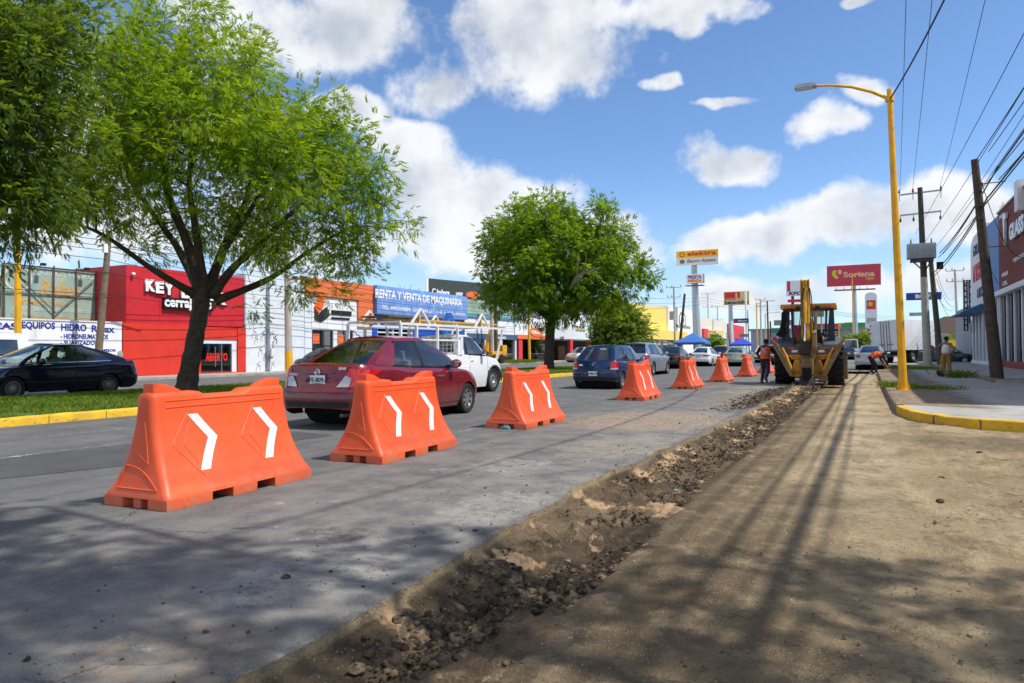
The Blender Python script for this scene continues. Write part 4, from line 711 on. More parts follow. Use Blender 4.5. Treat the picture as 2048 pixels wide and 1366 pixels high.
wall_text(t, 'LUZ', 1999, 408, 2008, 420, XR-0.03, M_SILV, bold=0.02); wall_text(t, 'PARAB', 1999, 428, 2008, 436, XR-0.03, M_SILV, bold=0.02); wall_text(t, 'VENTANAS', 2026, 508, 2060, 516, XR-0.03, M_SILV, bold=0.02); wall_text(t, 'MODELOS', 2004, 544, 2016, 552, XR-0.03, M_SILV, bold=0.02); wall_text(t, 'CEL.', 2005, 562, 2016, 570, XR-0.03, M_SILV, bold=0.02)
t = thing('blue_white_shop', 'blue and white shop front with red lettering behind the wooden pole on the right', 'building', (XR, 59, 0))
wbox(t, 'blue_cladding', M_SBLUE, XR+0.02, XR+9, 53.02, 58, 4.4, 9.6); pr = [(58, 4.4), (66, 4.4), (66, 8.9), (65.4, 9.5), (64.4, 9.8), (58, 9.9)]; place(MB().prism(pr, 'x', XR, XR+9).build('white_sign_wall', M_WHITE), t)
wall_text(t, 'GRUAS', 1946, 486, 1963, 508, XR-0.02, M_NAVYL, bold=0.02, shear=0.2); wall_text(t, 'LA VICTORIA', 1946, 524, 1968, 560, XR-0.02, M_REDLET, bold=0.04); wall_text(t, '& RECT.', 1954, 574, 1968, 594, XR-0.02, M_NAVYL, bold=0.02)
place(MB().prism([(XR, 4.5), (XR-1.3, 3.9), (XR-1.3, 3.8), (XR, 3.8)], 'y', 60, 67).build('awning', mat('blue_awning', '3d6d94', 0.7)), t); wbox(t, 'back_wall', M_DARK, XR+0.6, XR+9, 53, 66, 0.1, 4.4)
for y in np.arange(53.6, 66, 1.7): wbox(t, 'column', M_WHITE2, XR, XR+0.25, y-0.14, y+0.14, 0.4, 4.4); wbox(t, 'pane', M_SHOPG, XR+0.1, XR+0.13, y+0.2, y+1.5, 0.4, 4.3)
wbox(t, 'plinth', M_WHITE, XR-0.04, XR+0.2, 53, 66, 0.16, 0.4)
t = thing('screw_shop_sign', 'tall dark blade sign with two columns of white letters beyond the awning', 'sign', (6.8, 70, 0)); k_ = 62.0
p0, p1 = at_k(1926, 560, k_), at_k(1946, 560, k_); yb = p0.y
for (s_, xa, xb, za, zb) in (('TORNILLOS', 0.0, 0.46, 560, 655), ('ALONSO', 0.5, 0.96, 560, 640)):
    w_ = p1.x-p0.x; xa, xb = p0.x+xa*w_, p0.x+xb*w_; z1, z0 = at_k(1935, za, k_).z, at_k(1935, zb, k_).z-0.3
    wbox(t, 'panel', mat('dark_slate_panel', '2b2f36', 0.6), xa, xb, yb, yb+0.15, z0, z1)
    for i, ch in enumerate(s_): h = (z1-z0)/len(s_); fit_text(t, ch, M_WLET, '-y', xa+0.12, xb-0.12, z1-(i+0.85)*h, z1-(i+0.15)*h, yb-0.02, bold=0.03)
place(MB().bar((p1.x, yb+0.07, 7.0), (8.2, yb+0.07, 7.0), 0.1).build('bracket', M_STEEL), t)
t = thing('dark_shop', 'shaded dark shop front beyond the blade sign', 'building', (8.5, 80, 0)); wbox(t, 'wall', M_GREYB, 8.2, 16, 66.2, 84, 0, 5.0); wbox(t, 'blue_door', M_DBLUE, 8.1, 8.2, 67, 69, 0.16, 3.4)
t = thing('brown_building', 'flat brown building far behind the box truck', 'building', (20, 190, 0)); wbox(t, 'wall', mat('brown_far_wall', '8a7468', 0.8), 16, 46, 185, 200, 0, 8.5); wbox(t, 'white_band', M_WLET, 15.8, 40, 184.6, 185, 1.5, 3.2); fit_text(t, 'FARMACIA', M_REDLET, '-y', 17, 25, 1.8, 2.9, 184.55, ext=0.02)
place(MB().ball((22.0, 190, 9.6), (1.5, 1.5, 1.1)).build('water_tank', M_WLET, smooth=True), t)
t = thing('yellow_barrels_stand', 'small yellow kiosk frame at the far end of the right pavement', 'kiosk', (9.0, 96, 0)); wbox(t, 'frame', M_YEL2, 8.4, 9.4, 92, 92.6, 0.16, 2.2); wbox(t, 'opening', M_DARK, 8.6, 9.2, 91.95, 92.0, 0.2, 1.5)
# ================================================================== POLES, WIRES, STREET LAMPS, POLE SIGNS
M_WOOD = mat('weathered_wood_pole', '4a4038', 0.9, var=0.3, scale=5, bump=0.4); M_WOODG = mat('greenish_wood_pole', '55543f', 0.9, var=0.25, scale=5, bump=0.4); M_WIRE = mat('black_cable', '17181a', 0.6, var=0); M_INS = mat('porcelain', '5a4a42', 0.3)
M_TRAFO = mat('grey_transformer', 'a9adae', 0.5, 0.2, dirt=('6a5a4a', 0.3, 3))
# yellow street lamp
t = thing('street_lamp', 'tall yellow street lamp with curved arm and flat LED head on the right pavement', 'street lamp', (1.02, 24.4, 0.03)); 
tp = Vector((-0.27, 0.0, 9.15))
MB().tube([Vector((0, 0, 0)).lerp(tp, i/8) for i in range(9)], [0.118-0.04*i/8 for i in range(9)], 8).build('pole', M_YPOLE, t, smooth=True, angle=60)
MB().bx(-0.22, 0.22, -0.22, 0.22, 0, 0.035).build('base_plate', M_YPOLE, t, bevel=0.005)
for s in (-1, 1): MB().prism([(s*0.1, 0.03), (s*0.21, 0.03), (s*0.11, 0.3)], 'y', -0.01, 0.01).build('gusset', M_YPOLE, t)
for a in (-1, 1):
    for b_ in (-1, 1): MB().cyl((a*0.17, b_*0.17, 0.03), (a*0.17, b_*0.17, 0.09), 0.02, n=8).build('anchor_bolt', M_STEEL, t)
arm = [Vector((-0.27, 0, 8.85)), Vector((-0.75, -0.02, 9.15)), Vector((-1.3, -0.05, 9.38)), Vector((-1.9, -0.1, 9.52)), Vector((-2.35, -0.12, 9.57))]
MB().tube(arm, [0.055, 0.05, 0.045, 0.04, 0.035], 8).build('arm', M_YPOLE, t, smooth=True, angle=60); MB().cyl((-0.27, 0, 8.78), (-0.27, 0, 8.92), 0.125, n=12).build('collar', M_YPOLE, t)
h = MB().prism([(-2.95, 9.56), (-2.9, 9.66), (-2.4, 9.66), (-2.3, 9.60), (-2.3, 9.54), (-2.9, 9.53)], 'y', -0.28, 0.05).build('lamp_head', M_GREYP, t, bevel=0.01)
MB().bx(-2.88, -2.42, -0.25, 0.02, 9.515, 9.53).build('lamp_lens', mat('lamp_lens', 'd8dde0', 0.2), h)
def catenary(a, b, sag, n=16):
    a, b = Vector(a), Vector(b); return [a.lerp(b, i/n)-Vector((0, 0, 4*sag*(i/n)*(1-i/n))) for i in range(n+1)]
def wire(a, b, sag, label, r=0.012, group='overhead wires on the right', n=18):
    return tag(MB().tube(catenary(a, b, sag, n), r, 5).build('overhead_wire', M_WIRE, smooth=True), label, 'wire', group)
# wooden pole by the shops, second wooden pole, utility pole with transformer
def wood_pole(loc, top, r0_, r1_, label, m):
    t = thing('wooden_pole', label, 'pole', loc); MB().tube([Vector((0, 0, 0)).lerp(Vector(top), i/6) for i in range(7)], [r0_+(r1_-r0_)*i/6 for i in range(7)], 12).build('shaft', m, t, smooth=True, angle=60); return t
wp = wood_pole((4.42, 31.9, 0.1), (-0.62, 0, 8.35), 0.225, 0.125, 'thick dark wooden pole standing in front of the brown shop', M_WOOD)
MB().bar((-0.6, 0, 7.4), (0.35, 0, 7.42), 0.03).build('crossbar', M_STEEL, wp); MB().bar((-0.4, 0, 5.0), (0.5, 0, 5.0), 0.03).build('crossbar', M_STEEL, wp)
for z in (7.35, 6.6, 6.1): MB().box((-0.45, -0.18, z), (0.12, 0.1, 0.12)).build('bracket', M_STEEL, wp)
wp2 = wood_pole((4.75, 58.0, 0.1), (-0.6, 0, 8.4), 0.21, 0.14, 'greenish wooden pole next to the transformer pole', M_WOODG)
MB().box((0.0, -0.25, 7.0), (0.4, 0.25, 0.5)).build('junction_box', M_DARK, wp2)
t = thing('utility_pole', 'pale concrete utility pole with grey transformer and two crossarms', 'utility pole', (3.75, 55.0, 0.04)); up_t = Vector((-0.32, 0, 12.1))
MB().tube([Vector((0, 0, 0)).lerp(up_t, i/8) for i in range(5)], [0.26-0.012*i for i in range(5)], 10).build('concrete_shaft', M_CONCP, t, smooth=True, angle=60)
MB().tube([Vector((0, 0, 0)).lerp(up_t, i/8) for i in range(4, 9)], [0.2-0.012*i for i in range(5)], 10).build('upper_shaft', M_WOOD, t, smooth=True, angle=60)
for z, w in ((11.75, 1.25), (10.35, 1.2)):
    c_ = MB().bar((-0.3-w, 0, z-0.03), (-0.3+w, 0, z+0.06), 0.1).build('crossarm', M_GREYP, t)
    for x in (-w, -w*0.35, w*0.95): MB().lathe([(0.001, 0), (0.05, 0.02), (0.08, 0.1), (0.05, 0.16), (0.07, 0.22), (0.001, 0.3)], 8, 'z', (-0.3+x, 0, z+(0.05 if z > 11 else -0.5))).build('insulator', M_INS, t, smooth=True); MB().bar((-0.3+x, 0, z-0.45), (-0.3+x, 0, z), 0.04).build('insulator_link', M_INS, t)
tf = MB().bx(-1.15, 0.55, -0.45, 0.4, 7.3, 8.3).build('transformer', M_TRAFO, t, bevel=0.05)
for i in range(9): MB().bx(-1.08+i*0.18, -1.04+i*0.18, -0.52, -0.45, 7.35, 8.2).build('cooling_fin', M_TRAFO, tf)
for x in (-0.9, -0.3, 0.3): MB().cyl((x, 0, 8.3), (x, 0, 8.65), 0.06, 0.03, n=8).build('bushing', M_INS, tf)
MB().bx(-0.95, 0.4, -0.3, 0.3, 7.08, 7.28).build('platform', M_STEEL, t)
for s in (-1, 1): MB().bar((-0.25+s*0.5, 0, 7.1), (-0.12, 0, 6.4), 0.08).build('brace', M_STEEL, t)
# second utility pole down the pavement, with wires
def small_utility(loc, H, label, m=M_CONCP, arms=((0, 1.0), (1.4, 0.9)), lean=-0.2, trafo=False, group=None):
    t = thing('utility_pole', label, 'utility pole', loc, group=group); MB().tube([(0, 0, 0), (lean, 0, H)], [0.2, 0.12], 8).build('shaft', m, t, smooth=True, angle=60)
    for dz, w in arms:
        MB().bar((lean-w, 0, H-0.2-dz), (lean+w, 0, H-0.2-dz), 0.1).build('crossarm', M_GREYP, t)
        for x in (-w, -w*0.3, w): MB().cyl((lean+x, 0, H-0.15-dz), (lean+x, 0, H+0.2-dz), 0.06, 0.04, n=6).build('insulator', M_INS, t)
    if trafo: MB().bx(lean-0.6, lean+0.1, -0.4, 0.3, H-5.2, H-3.9).build('transformer', M_TRAFO, t)
    return t
p_ = at_k(1918, 700, 92); small_utility((p_.x, p_.y, 0), 11.6, 'pale utility pole with crossarms beyond the blade sign', lean=-0.35)
p_ = at_k(1351, 712, 110); small_utility((p_.x, p_.y, 0), 11.2, 'utility pole with small transformer left of the tall bank sign', arms=((0, 1.1), (1.5, 1.0)), trafo=True)
p_ = at_k(1523, 708, 150); small_utility((p_.x, p_.y, 0), 12.0, 'utility pole with crossarm left of the digger cab', lean=-0.1)
for px, k_, H, lb in ((1418, 190, 16.5, 'thin pole mast with three insulators left of the pharmacy pole sign'), (1437, 190, 13, 'short grey mast left of the pharmacy pole sign')):
    p_ = at_k(px, 708, k_); small_utility((p_.x, p_.y, 0), H, lb, arms=((0, 1.6), (3.5, 1.2)))
p_ = at_k(1357, 714, 95); wood_pole((p_.x, p_.y, 0), (0.9, 0, 8.8), 0.22, 0.15, 'dark leaning wooden pole against the white store wall', M_WOOD)
for px, k_, H, lb in ((1498, 150, 9.6, 'dark post right of the white mast'), (1538, 140, 11.0, 'dark leaning post left of the digger'), (1544, 130, 6.5, 'short dark post left of the digger')):
    p_ = at_k(px, 708, k_); wood_pole((p_.x, p_.y, 0), (-0.25, 0, H), 0.2, 0.14, lb, M_WOOD)
for px, k_, H, lb in ((1515, 130, 10.0, 'distant yellow street lamp right of the pharmacy sign'), (1532, 160, 9.5, 'faint yellow street lamp left of the digger cab'), (1707, 170, 19, 'distant yellow lamp column right of the red billboard post'), (1679, 140, 6.4, 'low yellow signal post behind the digger')):
    p_ = at_k(px, 706, k_); t = thing('street_lamp', lb, 'street lamp', (p_.x, p_.y, 0), group='distant yellow street lamps'); MB().tube([(0, 0, 0), (-0.1, 0, H)], [0.16, 0.09], 8).build('pole', M_YPOLE, t, smooth=True); MB().tube([(-0.1, 0, H-0.4), (0.9, 0, H+0.1), (2.4, 0, H+0.15)], 0.06, 6).build('arm', M_YPOLE, t); MB().box((2.7, 0, H+0.15), (0.8, 0.3, 0.12)).build('lamp_head', M_GREYP, t)
# far side: wooden pole, concrete pole with yellow base, yellow lamps
t = wood_pole((-31.0, 20.35, 0.1), (0.45, 0.3, 6.7), 0.17, 0.12, 'leaning wooden pole in front of the white lettered wall', mat('pale_wood_pole', '7c6a58', 0.9, var=0.2, scale=5)); MB().bar((0.4, 0.3, 6.0), (0.9, 3.6, 6.0), 0.04).build('stay', M_STEEL, t)
MB().box((0.45, 0.1, 5.9), (0.16, 0.18, 0.4)).build('meter', M_WLET, t)
t = thing('utility_pole', 'grey concrete pole with yellow painted foot beside the zigzag wall', 'utility pole', (-31.0, 32.3, 0.1)); MB().tube([(0, 0, 0), (-0.2, 0, 9)], [0.23, 0.15], 10).build('shaft', M_CONCP, t, smooth=True); MB().tube([(0, 0, 0), (-0.03, 0, 1.25)], [0.236, 0.231], 10).build('yellow_foot', M_YPOLE, t, smooth=True)
for x, y, H, lb in ((-30.7, 16.9, 8.5, 'yellow street lamp post at the left edge before the white wall'), (-30.9, 66.3, 8.5, 'yellow street lamp post in front of the orange oval shop sign')):
    t = thing('street_lamp', lb, 'street lamp', (x, y, 0.1)); MB().tube([(0, 0, 0), (-0.15, 0, H)], [0.15, 0.09], 8).build('pole', M_YPOLE, t, smooth=True); MB().tube([(-0.15, 0, H), (0.9, 0, H+0.5), (2.3, 0, H+0.6)], 0.05, 6).build('arm', M_YPOLE, t)
for px, lb in ((993, 'pale wooden post in front of the shop row'), (985, 'pale concrete post in front of the shop row')):
    p_ = on_x(px, 725, -31); t = thing('utility_pole', lb, 'utility pole', (-31.0, p_.y, 0.1)); MB().tube([(0, 0, 0), (-0.1, 0, 7)], [0.2, 0.15], 8).build('shaft', M_CONCP if px == 985 else M_WOODG, t, smooth=True)
# ------------------------------------------------------------------ wires
for i, (x0, x1) in enumerate(((0.0, 2.25), (0.62, 3.0), (1.8, 4.6))): wire((x0, -12, 12.6), (x1, 55, 12.1), 0.5, ('leftmost', 'middle', 'rightmost')[i]+' thin high wire running up to the transformer pole', 0.011)
for i, (x, z0, z1, z2, r_) in enumerate(((4.66, 8.75, 8.1, 8.0, 0.03), (4.60, 8.65, 8.0, 7.7, 0.024), (4.33, 7.65, 7.0, 6.7, 0.03), (4.28, 7.5, 6.8, 6.4, 0.022))):
    wire((x-0.05, -10, z0), (x-0.1, 31.9, z1), 0.12, f'thick telephone cable bundle {("top", "second", "third", "lowest")[i]} on the wooden poles towards the camera', r_); wire((x-0.12, 31.9, z1), (x+0.1, 58, z2), 0.3, f'telephone cable {("top", "second", "third", "lowest")[i]} between the two wooden poles', r_)
for i, (x, z, sg) in enumerate(((4.3, 10.2, 0.5), (4.55, 9.6, 0.6), (4.8, 9.1, 0.6), (5.0, 8.7, 0.55), (5.15, 10.6, 0.5))): wire((x+0.1, -10, z+0.6), (x-1.1+0.3*i, 56, z-1.0), sg, ('lowest outer', 'middle outer', 'middle', 'lowest inner', 'highest inner')[i]+' slim overhead line above the right pavement', 0.012)
for i, (x, z, r_) in enumerate(((4.0, 8.95, 0.016), (4.75, 8.2, 0.018), (4.2, 7.9, 0.015), (4.45, 9.3, 0.014))): wire((x+0.15, -10, z+0.3), (x-0.2, 31.9, z-0.6), 0.45, ('second lowest', 'innermost', 'lowest', 'outermost')[i]+' twisted line beside the telephone cables', r_)
wire((4.3, 1.5, 13.4), (0.75, 24.4, 8.86), 1.25, 'heavy drooping cable feeding the yellow street lamp', 0.022)
box = MB().ball((4.35, 24.0, 7.1), (0.1, 0.45, 0.13)); tag(box.build('cable_splice', M_DARK, smooth=True), 'black splice closure hanging on the telephone cables', 'splice box')
for i, (z, sg) in enumerate(((4.9, 0.9), (5.6, 0.7), (6.2, 1.0), (4.5, 0.6))): wire((4.55, 58, z+0.6), (8.9, 92, z+0.4*i), sg, f'slack wire {("lowest", "second", "third", "top")[(3, 1, 2, 0)[i]]} beyond the second wooden pole', 0.015, 'slack wires down the pavement')
wire((4.0, 31.9, 7.6), (7.45, 46, 6.2), 0.7, 'looping service wire from the wooden pole to the brown shop', 0.014); wire((4.0, 31.9, 5.1), (7.4, 51, 5.0), 0.3, 'low service wire from the wooden pole to the shop beam', 0.012)
for i, (z0, z1) in enumerate(((6.35, 5.9), (6.1, 5.6), (5.9, 5.2), (5.5, 5.0), (3.9, 3.9), (4.9, 4.6))): wire((-30.6, -5, z0+0.5), (-30.55, 20.6, z0), 0.2, ('topmost', 'second', 'third', 'fourth', 'lowest', 'middle')[i]+' wire left of the leaning wooden pole', 0.014, 'wires along the far pavement'); wire((-30.55, 20.6, z0), (-31.1, 32.3, z1), 0.15, ('topmost', 'second', 'third', 'fourth', 'lowest', 'middle')[i]+' wire across the red shop front', 0.014, 'wires along the far pavement'); wire((-31.1, 32.3, z1), (-31.1, 66, z1-0.1), 0.35, ('topmost', 'second', 'third', 'fourth', 'lowest', 'middle')[i]+' wire across the blue sign board', 0.014, 'wires along the far pavement')
for i in range(3): wire((-29.6, 70, 6.0+i), (-24.5, 123, 9.2+0.5*i), 0.6, ('lowest', 'middle', 'top')[i]+' distant wire over the yellow store', 0.02, 'distant wires'); wire((-24.5, 123, 9.2+0.5*i), (-14, 168, 10.5+0.4*i), 0.8, ('lowest', 'middle', 'top')[i]+' distant wire past the pharmacy sign', 0.02, 'distant wires'); wire((-14, 168, 10.5+0.4*i), (12, 260, 11+0.5*i), 1.0, ('lowest', 'middle', 'top')[i]+' distant wire crossing behind the digger', 0.03, 'distant wires')
# ------------------------------------------------------------------ pole signs
def sign_board(t, name, px0, py0, px1, py1, k_, th, m, mside=None):
    """board standing square to the road, given its corners at depth k"""
    a, b_ = at_k(px0, py1, k_), at_k(px1, py0, k_); y = (a.y+b_.y)/2; x0, x1 = a.x, a.x+(px1-px0)/FPX*k_/math.cos(YAW)*1.0
    o = MB().bx(x0, x1, y, y+th, a.z, b_.z).build(name, m); place(o, t)
    if mside is not None: wbox(t, 'side_face', mside, x1, x1+0.03, y-0.01, y+th, a.z, b_.z)
    return x0, x1, y, a.z, b_.z
K = 134.0; p_ = at_k(1391, 700, K)
t = thing('bank_pole_sign', 'tall pole sign with yellow and white boards, the tallest on the left', 'pole sign', (p_.x, p_.y, 0))
pole_top = at_k(1387, 528, K).z; place(MB().tube([(p_.x+0.3, p_.y+0.5, 0), (p_.x-0.25, p_.y+0.5, pole_top)], [0.8, 0.55], 14).build('pole', M_GREYP, smooth=True), t)
x0, x1, y, z0, z1 = sign_board(t, 'white_board', 1349, 501, 1423, 530, K, 1.0, mat('white_sign', 'dfe1ec', 0.5), M_WLET); zm = (z0+z1)/2+0.05
wbox(t, 'yellow_board', mat('yellow_sign', 'f2c014', 0.5), x0, x1-0.01, y-0.06, y, zm, z1)
fit_text(t, 'elektra', M_REDLET, '-y', x0+2.1, x1-0.4, zm+0.3, z1-0.1, y-0.08, bold=0.02, ext=0.03); place(MB().lathe([(0.35, 0), (0.5, 0), (0.5, 0.05), (0.35, 0.05)], 10, 'y', (x0+1.1, y-0.1, (zm+z1)/2)).build('pinwheel_emblem', M_REDLET), t)
fit_text(t, 'Banco Azteca', mat('grey_lettering', '80868e', 0.6), '-y', x0+2.0, x1-0.5, z0+0.45, zm-0.3, y-0.02, bold=0.02, ext=0.03, shear=0.2); place(MB().ball((x0+1.1, y-0.03, (z0+zm)/2), (0.5, 0.05, 0.4)).build('emblem', mat('green_leaf_print', '3f8a58', 0.6)), t); place(MB().ball((x0+1.1, y-0.07, (z0+zm)/2-0.05), (0.2, 0.05, 0.2)).build('emblem_dot', M_REDLET), t)
x0, x1, y, z0, z1 = sign_board(t, 'small_board', 1371, 548, 1401, 566, K, 1.2, M_WLET, mat('grey_side', '8f98a8', 0.6)); fit_text(t, 'PRESTA', M_BLUEL, '-y', x0+0.3, x1-0.3, (z0+z1)/2-0.05, z1-0.25, y-0.02, bold=0.03, ext=0.02); fit_text(t, 'PRENDA', M_ORLET, '-y', x0+0.35, x1-0.3, z0+0.15, (z0+z1)/2-0.15, y-0.02, bold=0.04, ext=0.02)
wbox(t, 'catwalk', M_STEEL, x0-0.2, x1, y-0.4, y+1.6, z0-0.5, z0-0.4)
K = 168.0; p_ = at_k(1461, 700, K); t = thing('pharmacy_pole_sign', 'tan and red pharmacy sign on a grey pole', 'pole sign', (p_.x, p_.y, 0))
x0, x1, y, z0, z1 = sign_board(t, 'board', 1446, 583, 1490, 610, K, 0.8, M_TAN, M_WLET); place(MB().tube([(p_.x+0.2, p_.y+0.4, 0), (p_.x, p_.y+0.4, z0+0.1)], [0.7, 0.45], 12).build('pole', M_GREYP, smooth=True), t)
wbox(t, 'red_field', M_REDLET, x0+0.15, x0+3.7, y-0.05, y, z0+1.55, z1-0.15); wbox(t, 'figure', M_TAN, x0+2.7, x0+3.1, y-0.08, y-0.05, z0+1.6, z1-0.35); fit_text(t, 'benavides', M_NAVYL, '-y', x0+0.2, x1-0.25, z0+0.2, z0+1.1, y-0.02, bold=0.03, ext=0.02); fit_text(t, 'farmacias', M_REDLET, '-y', x0+0.3, x0+2.8, z0+1.15, z0+1.5, y-0.02, bold=0.02, ext=0.02)
p_ = at_k(1495, 702, 150); t = thing('white_mast', 'slim white mast with small navy sign right of the pharmacy sign', 'mast', (p_.x, p_.y, 0)); place(MB().tube([(p_.x, p_.y, 0), (p_.x-0.3, p_.y, at_k(1492, 581, 150).z)], [0.28, 0.2], 10).build('pole', M_WLET, smooth=True), t); place(MB().tube([(p_.x-3.0, p_.y, 0), (p_.x-3.2, p_.y, 7.5)], [0.25, 0.2], 8).build('second_pole', M_WLET, smooth=True), t)
x0, x1, y, z0, z1 = sign_board(t, 'navy_board', 1466, 637, 1492, 646, 150, 0.3, mat('navy_sign', '202c66', 0.6)); fit_text(t, 'Banco', M_WLET, '-y', x0+1.0, x1-0.3, z0+0.3, z1-0.25, y-0.02, bold=0.02, ext=0.02); wbox(t, 'red_square', M_REDLET, x0+0.2, x0+0.8, y-0.03, y, z0+0.25, z1-0.3)
K = 250.0; p_ = at_k(1586, 700, K); t = thing('chicken_pole_sign', 'white and red pole sign with dark letters behind the digger boom', 'pole sign', (p_.x, p_.y, 0))
x0, x1, y, z0, z1 = sign_board(t, 'board', 1572, 561, 1602, 592, K, 0.8, mat('white_sign', 'dfe1ec', 0.5)); wbox(t, 'red_stripe', M_REDLET, x0+0.3, x0+1.3, y-0.05, y, z0+1.6, z1-0.2); wbox(t, 'red_stripe', M_REDLET, x1-1.3, x1-0.3, y-0.05, y, z0+1.6, z1-0.2); fit_text(t, 'KFC', M_BLET, '-y', x0+0.8, x1-0.8, z0+0.25, z0+1.5, y-0.03, bold=0.04, ext=0.03, shear=0.2)
place(MB().tube([(p_.x, p_.y+0.6, 0), (p_.x, p_.y+0.6, z0)], 0.5, 10).build('pole', mat('navy_pole', '2a3458', 0.5), smooth=True), t); wbox(t, 'crimson_board', M_REDLET, x0+0.4, x1, y, y+0.5, z0-2.2, z0-1.2)
K = 215.0; p_ = at_k(1696, 700, K); t = thing('red_billboard', 'large red billboard with yellow bean emblem on a steel post beside the street lamp', 'billboard', (p_.x, p_.y, 0))
x0, x1, y, z0, z1 = sign_board(t, 'board', 1653, 530, 1740, 572, K, 0.6, mat('raspberry_sign', 'c23a52', 0.55, var=0.05))
fit_text(t, 'Soriana', mat('pale_orange_lettering', 'e8b48c', 0.6), '-y', x0+4.6, x1-1.6, z0+2.6, z0+4.3, y-0.02, bold=0.035, ext=0.03); fit_text(t, 'Hiper', mat('lime_lettering', 'cfc92a', 0.6), '-y', x1-4.0, x1-1.7, z0+1.3, z0+2.5, y-0.02, bold=0.02, ext=0.03, shear=0.3)
bean = [(x0+2.7, z0+4.9), (x0+1.9, z0+4.9), (x0+1.4, z0+4.2), (x0+1.6, z0+3.2), (x0+2.3, z0+2.4), (x0+3.0, z0+2.2), (x0+3.3, z0+2.7), (x0+2.7, z0+3.3), (x0+2.5, z0+4.0)]
place(MB().prism(bean, 'y', y-0.06, y-0.01).build('bean_emblem', mat('lime_lettering', 'cfc92a', 0.6)), t); place(MB().ball((x0+3.6, y-0.03, z0+4.3), (0.6, 0.05, 0.7)).build('emblem_dot', mat('pale_orange_lettering', 'e8b48c', 0.6)), t)
place(MB().tube([((x0+x1)/2+0.5, y+0.9, 0), ((x0+x1)/2, y+0.9, z1)], [0.75, 0.5], 12).build('post', M_GREYP, smooth=True), t); wbox(t, 'catwalk', mat('maroon_steel', '7c3a44', 0.6), x0+2.0, x1-1.5, y-1.2, y-0.7, z0-1.5, z0-1.1)
for i in range(5): place(MB().bar((x0+2.6+i*2.1, y-1.0, z0-1.1), (x0+2.6+i*2.1, y-1.0, z0-0.4), 0.15).build('floodlight', M_DARK), t)
K = 165.0; p_ = at_k(1743, 700, K); t = thing('totem_sign', 'tall white totem sign with red emblem right of the red billboard', 'totem', (p_.x, p_.y, 0))
x0, x1, y, z0, z1 = sign_board(t, 'body', 1731, 590, 1750, 702, K, 1.2, mat('white_sign', 'dfe1ec', 0.5), M_WLET); place(MB().prism([(x0, z1), (x1, z1), (x1-0.4, z1+0.5), ((x0+x1)/2, z1+0.65), (x0+0.4, z1+0.5)], 'y', y, y+1.2).build('cap', mat('white_sign', 'dfe1ec', 0.5)), t)
for (za, zb, mm) in ((-3.3, -1.2, M_REDP), (-6.6, -5.3, mat('sage_panel', '9fb0a8', 0.6)), (-8.4, -7.8, mat('brown_panel', '9a5a48', 0.6)), (-9.6, -8.7, mat('indigo_panel', '4a5a9a', 0.6)), (-11, -9.9, mat('cyan_panel', '3a96c4', 0.6)), (-12.5, -12.0, M_REDP)): wbox(t, 'panel', mm, x0+0.35, x1-0.25, y-0.05, y, z1+za, z1+zb)
place(MB().ball(((x0+x1)/2-0.1, y-0.08, z1-2.1), (0.5, 0.04, 0.5)).build('bean_emblem', mat('lime_lettering', 'cfc92a', 0.6)), t)
K = 80.0; p_ = at_k(1841, 700, K); t = thing('bank_sign', 'long navy bank sign with white letters behind the transformer pole', 'sign', (p_.x, p_.y, 0)); x0, x1, y, z0, z1 = sign_board(t, 'board', 1813, 585, 1868, 600, K, 0.3, mat('navy_sign2', '1f3a86', 0.5)); fit_text(t, 'BBVA', M_WLET, '-y', x0+0.9, x1-0.4, z0+0.2, z1-0.2, y-0.02, bold=0.03, ext=0.02); place(MB().tube([(x1-0.6, y+0.3, 0), (x1-0.6, y+0.3, z1)], 0.12, 8).build('post', M_GREYP, smooth=True), t)
p_ = at_k(1828, 706, 140); t = thing('grey_roof_sign', 'small grey sign board above the box truck', 'sign', (p_.x, p_.y, 0)); sign_board(t, 'board', 1819, 625, 1838, 632, 140, 0.3, M_GREYW); place(MB().tube([(p_.x, p_.y, 0), (p_.x, p_.y, 7)], 0.12, 8).build('post', M_GREYP), t)
for (px0, py0, px1, py1, k_, m_, lb) in ((1547, 640, 1580, 651, 100, M_GREYW, 'grey back of a road sign left of the digger cab'), (1543, 656, 1556, 666, 120, mat('road_sign_green', '2f7f68', 0.5), 'green road sign left of the digger cab'), (1478, 668, 1493, 674, 130, mat('road_sign_green2', '6b8f88', 0.5), 'pale green road sign beside the white mast'), (1611, 620, 1641, 634, 90, mat('road_sign_back', '8f8c7c', 0.6), 'tan back of a road sign seen through the digger cab')):
    p_ = at_k((px0+px1)/2, 706, k_); t = thing('road_sign', lb, 'road sign', (p_.x, p_.y, 0)); x0, x1, y, z0, z1 = sign_board(t, 'plate', px0, py0, px1, py1, k_, 0.06, m_); place(MB().tube([(x1-0.3, y+0.12, 0), (x1-0.3, y+0.12, z1)], 0.09, 8).build('post', M_GREYP), t)
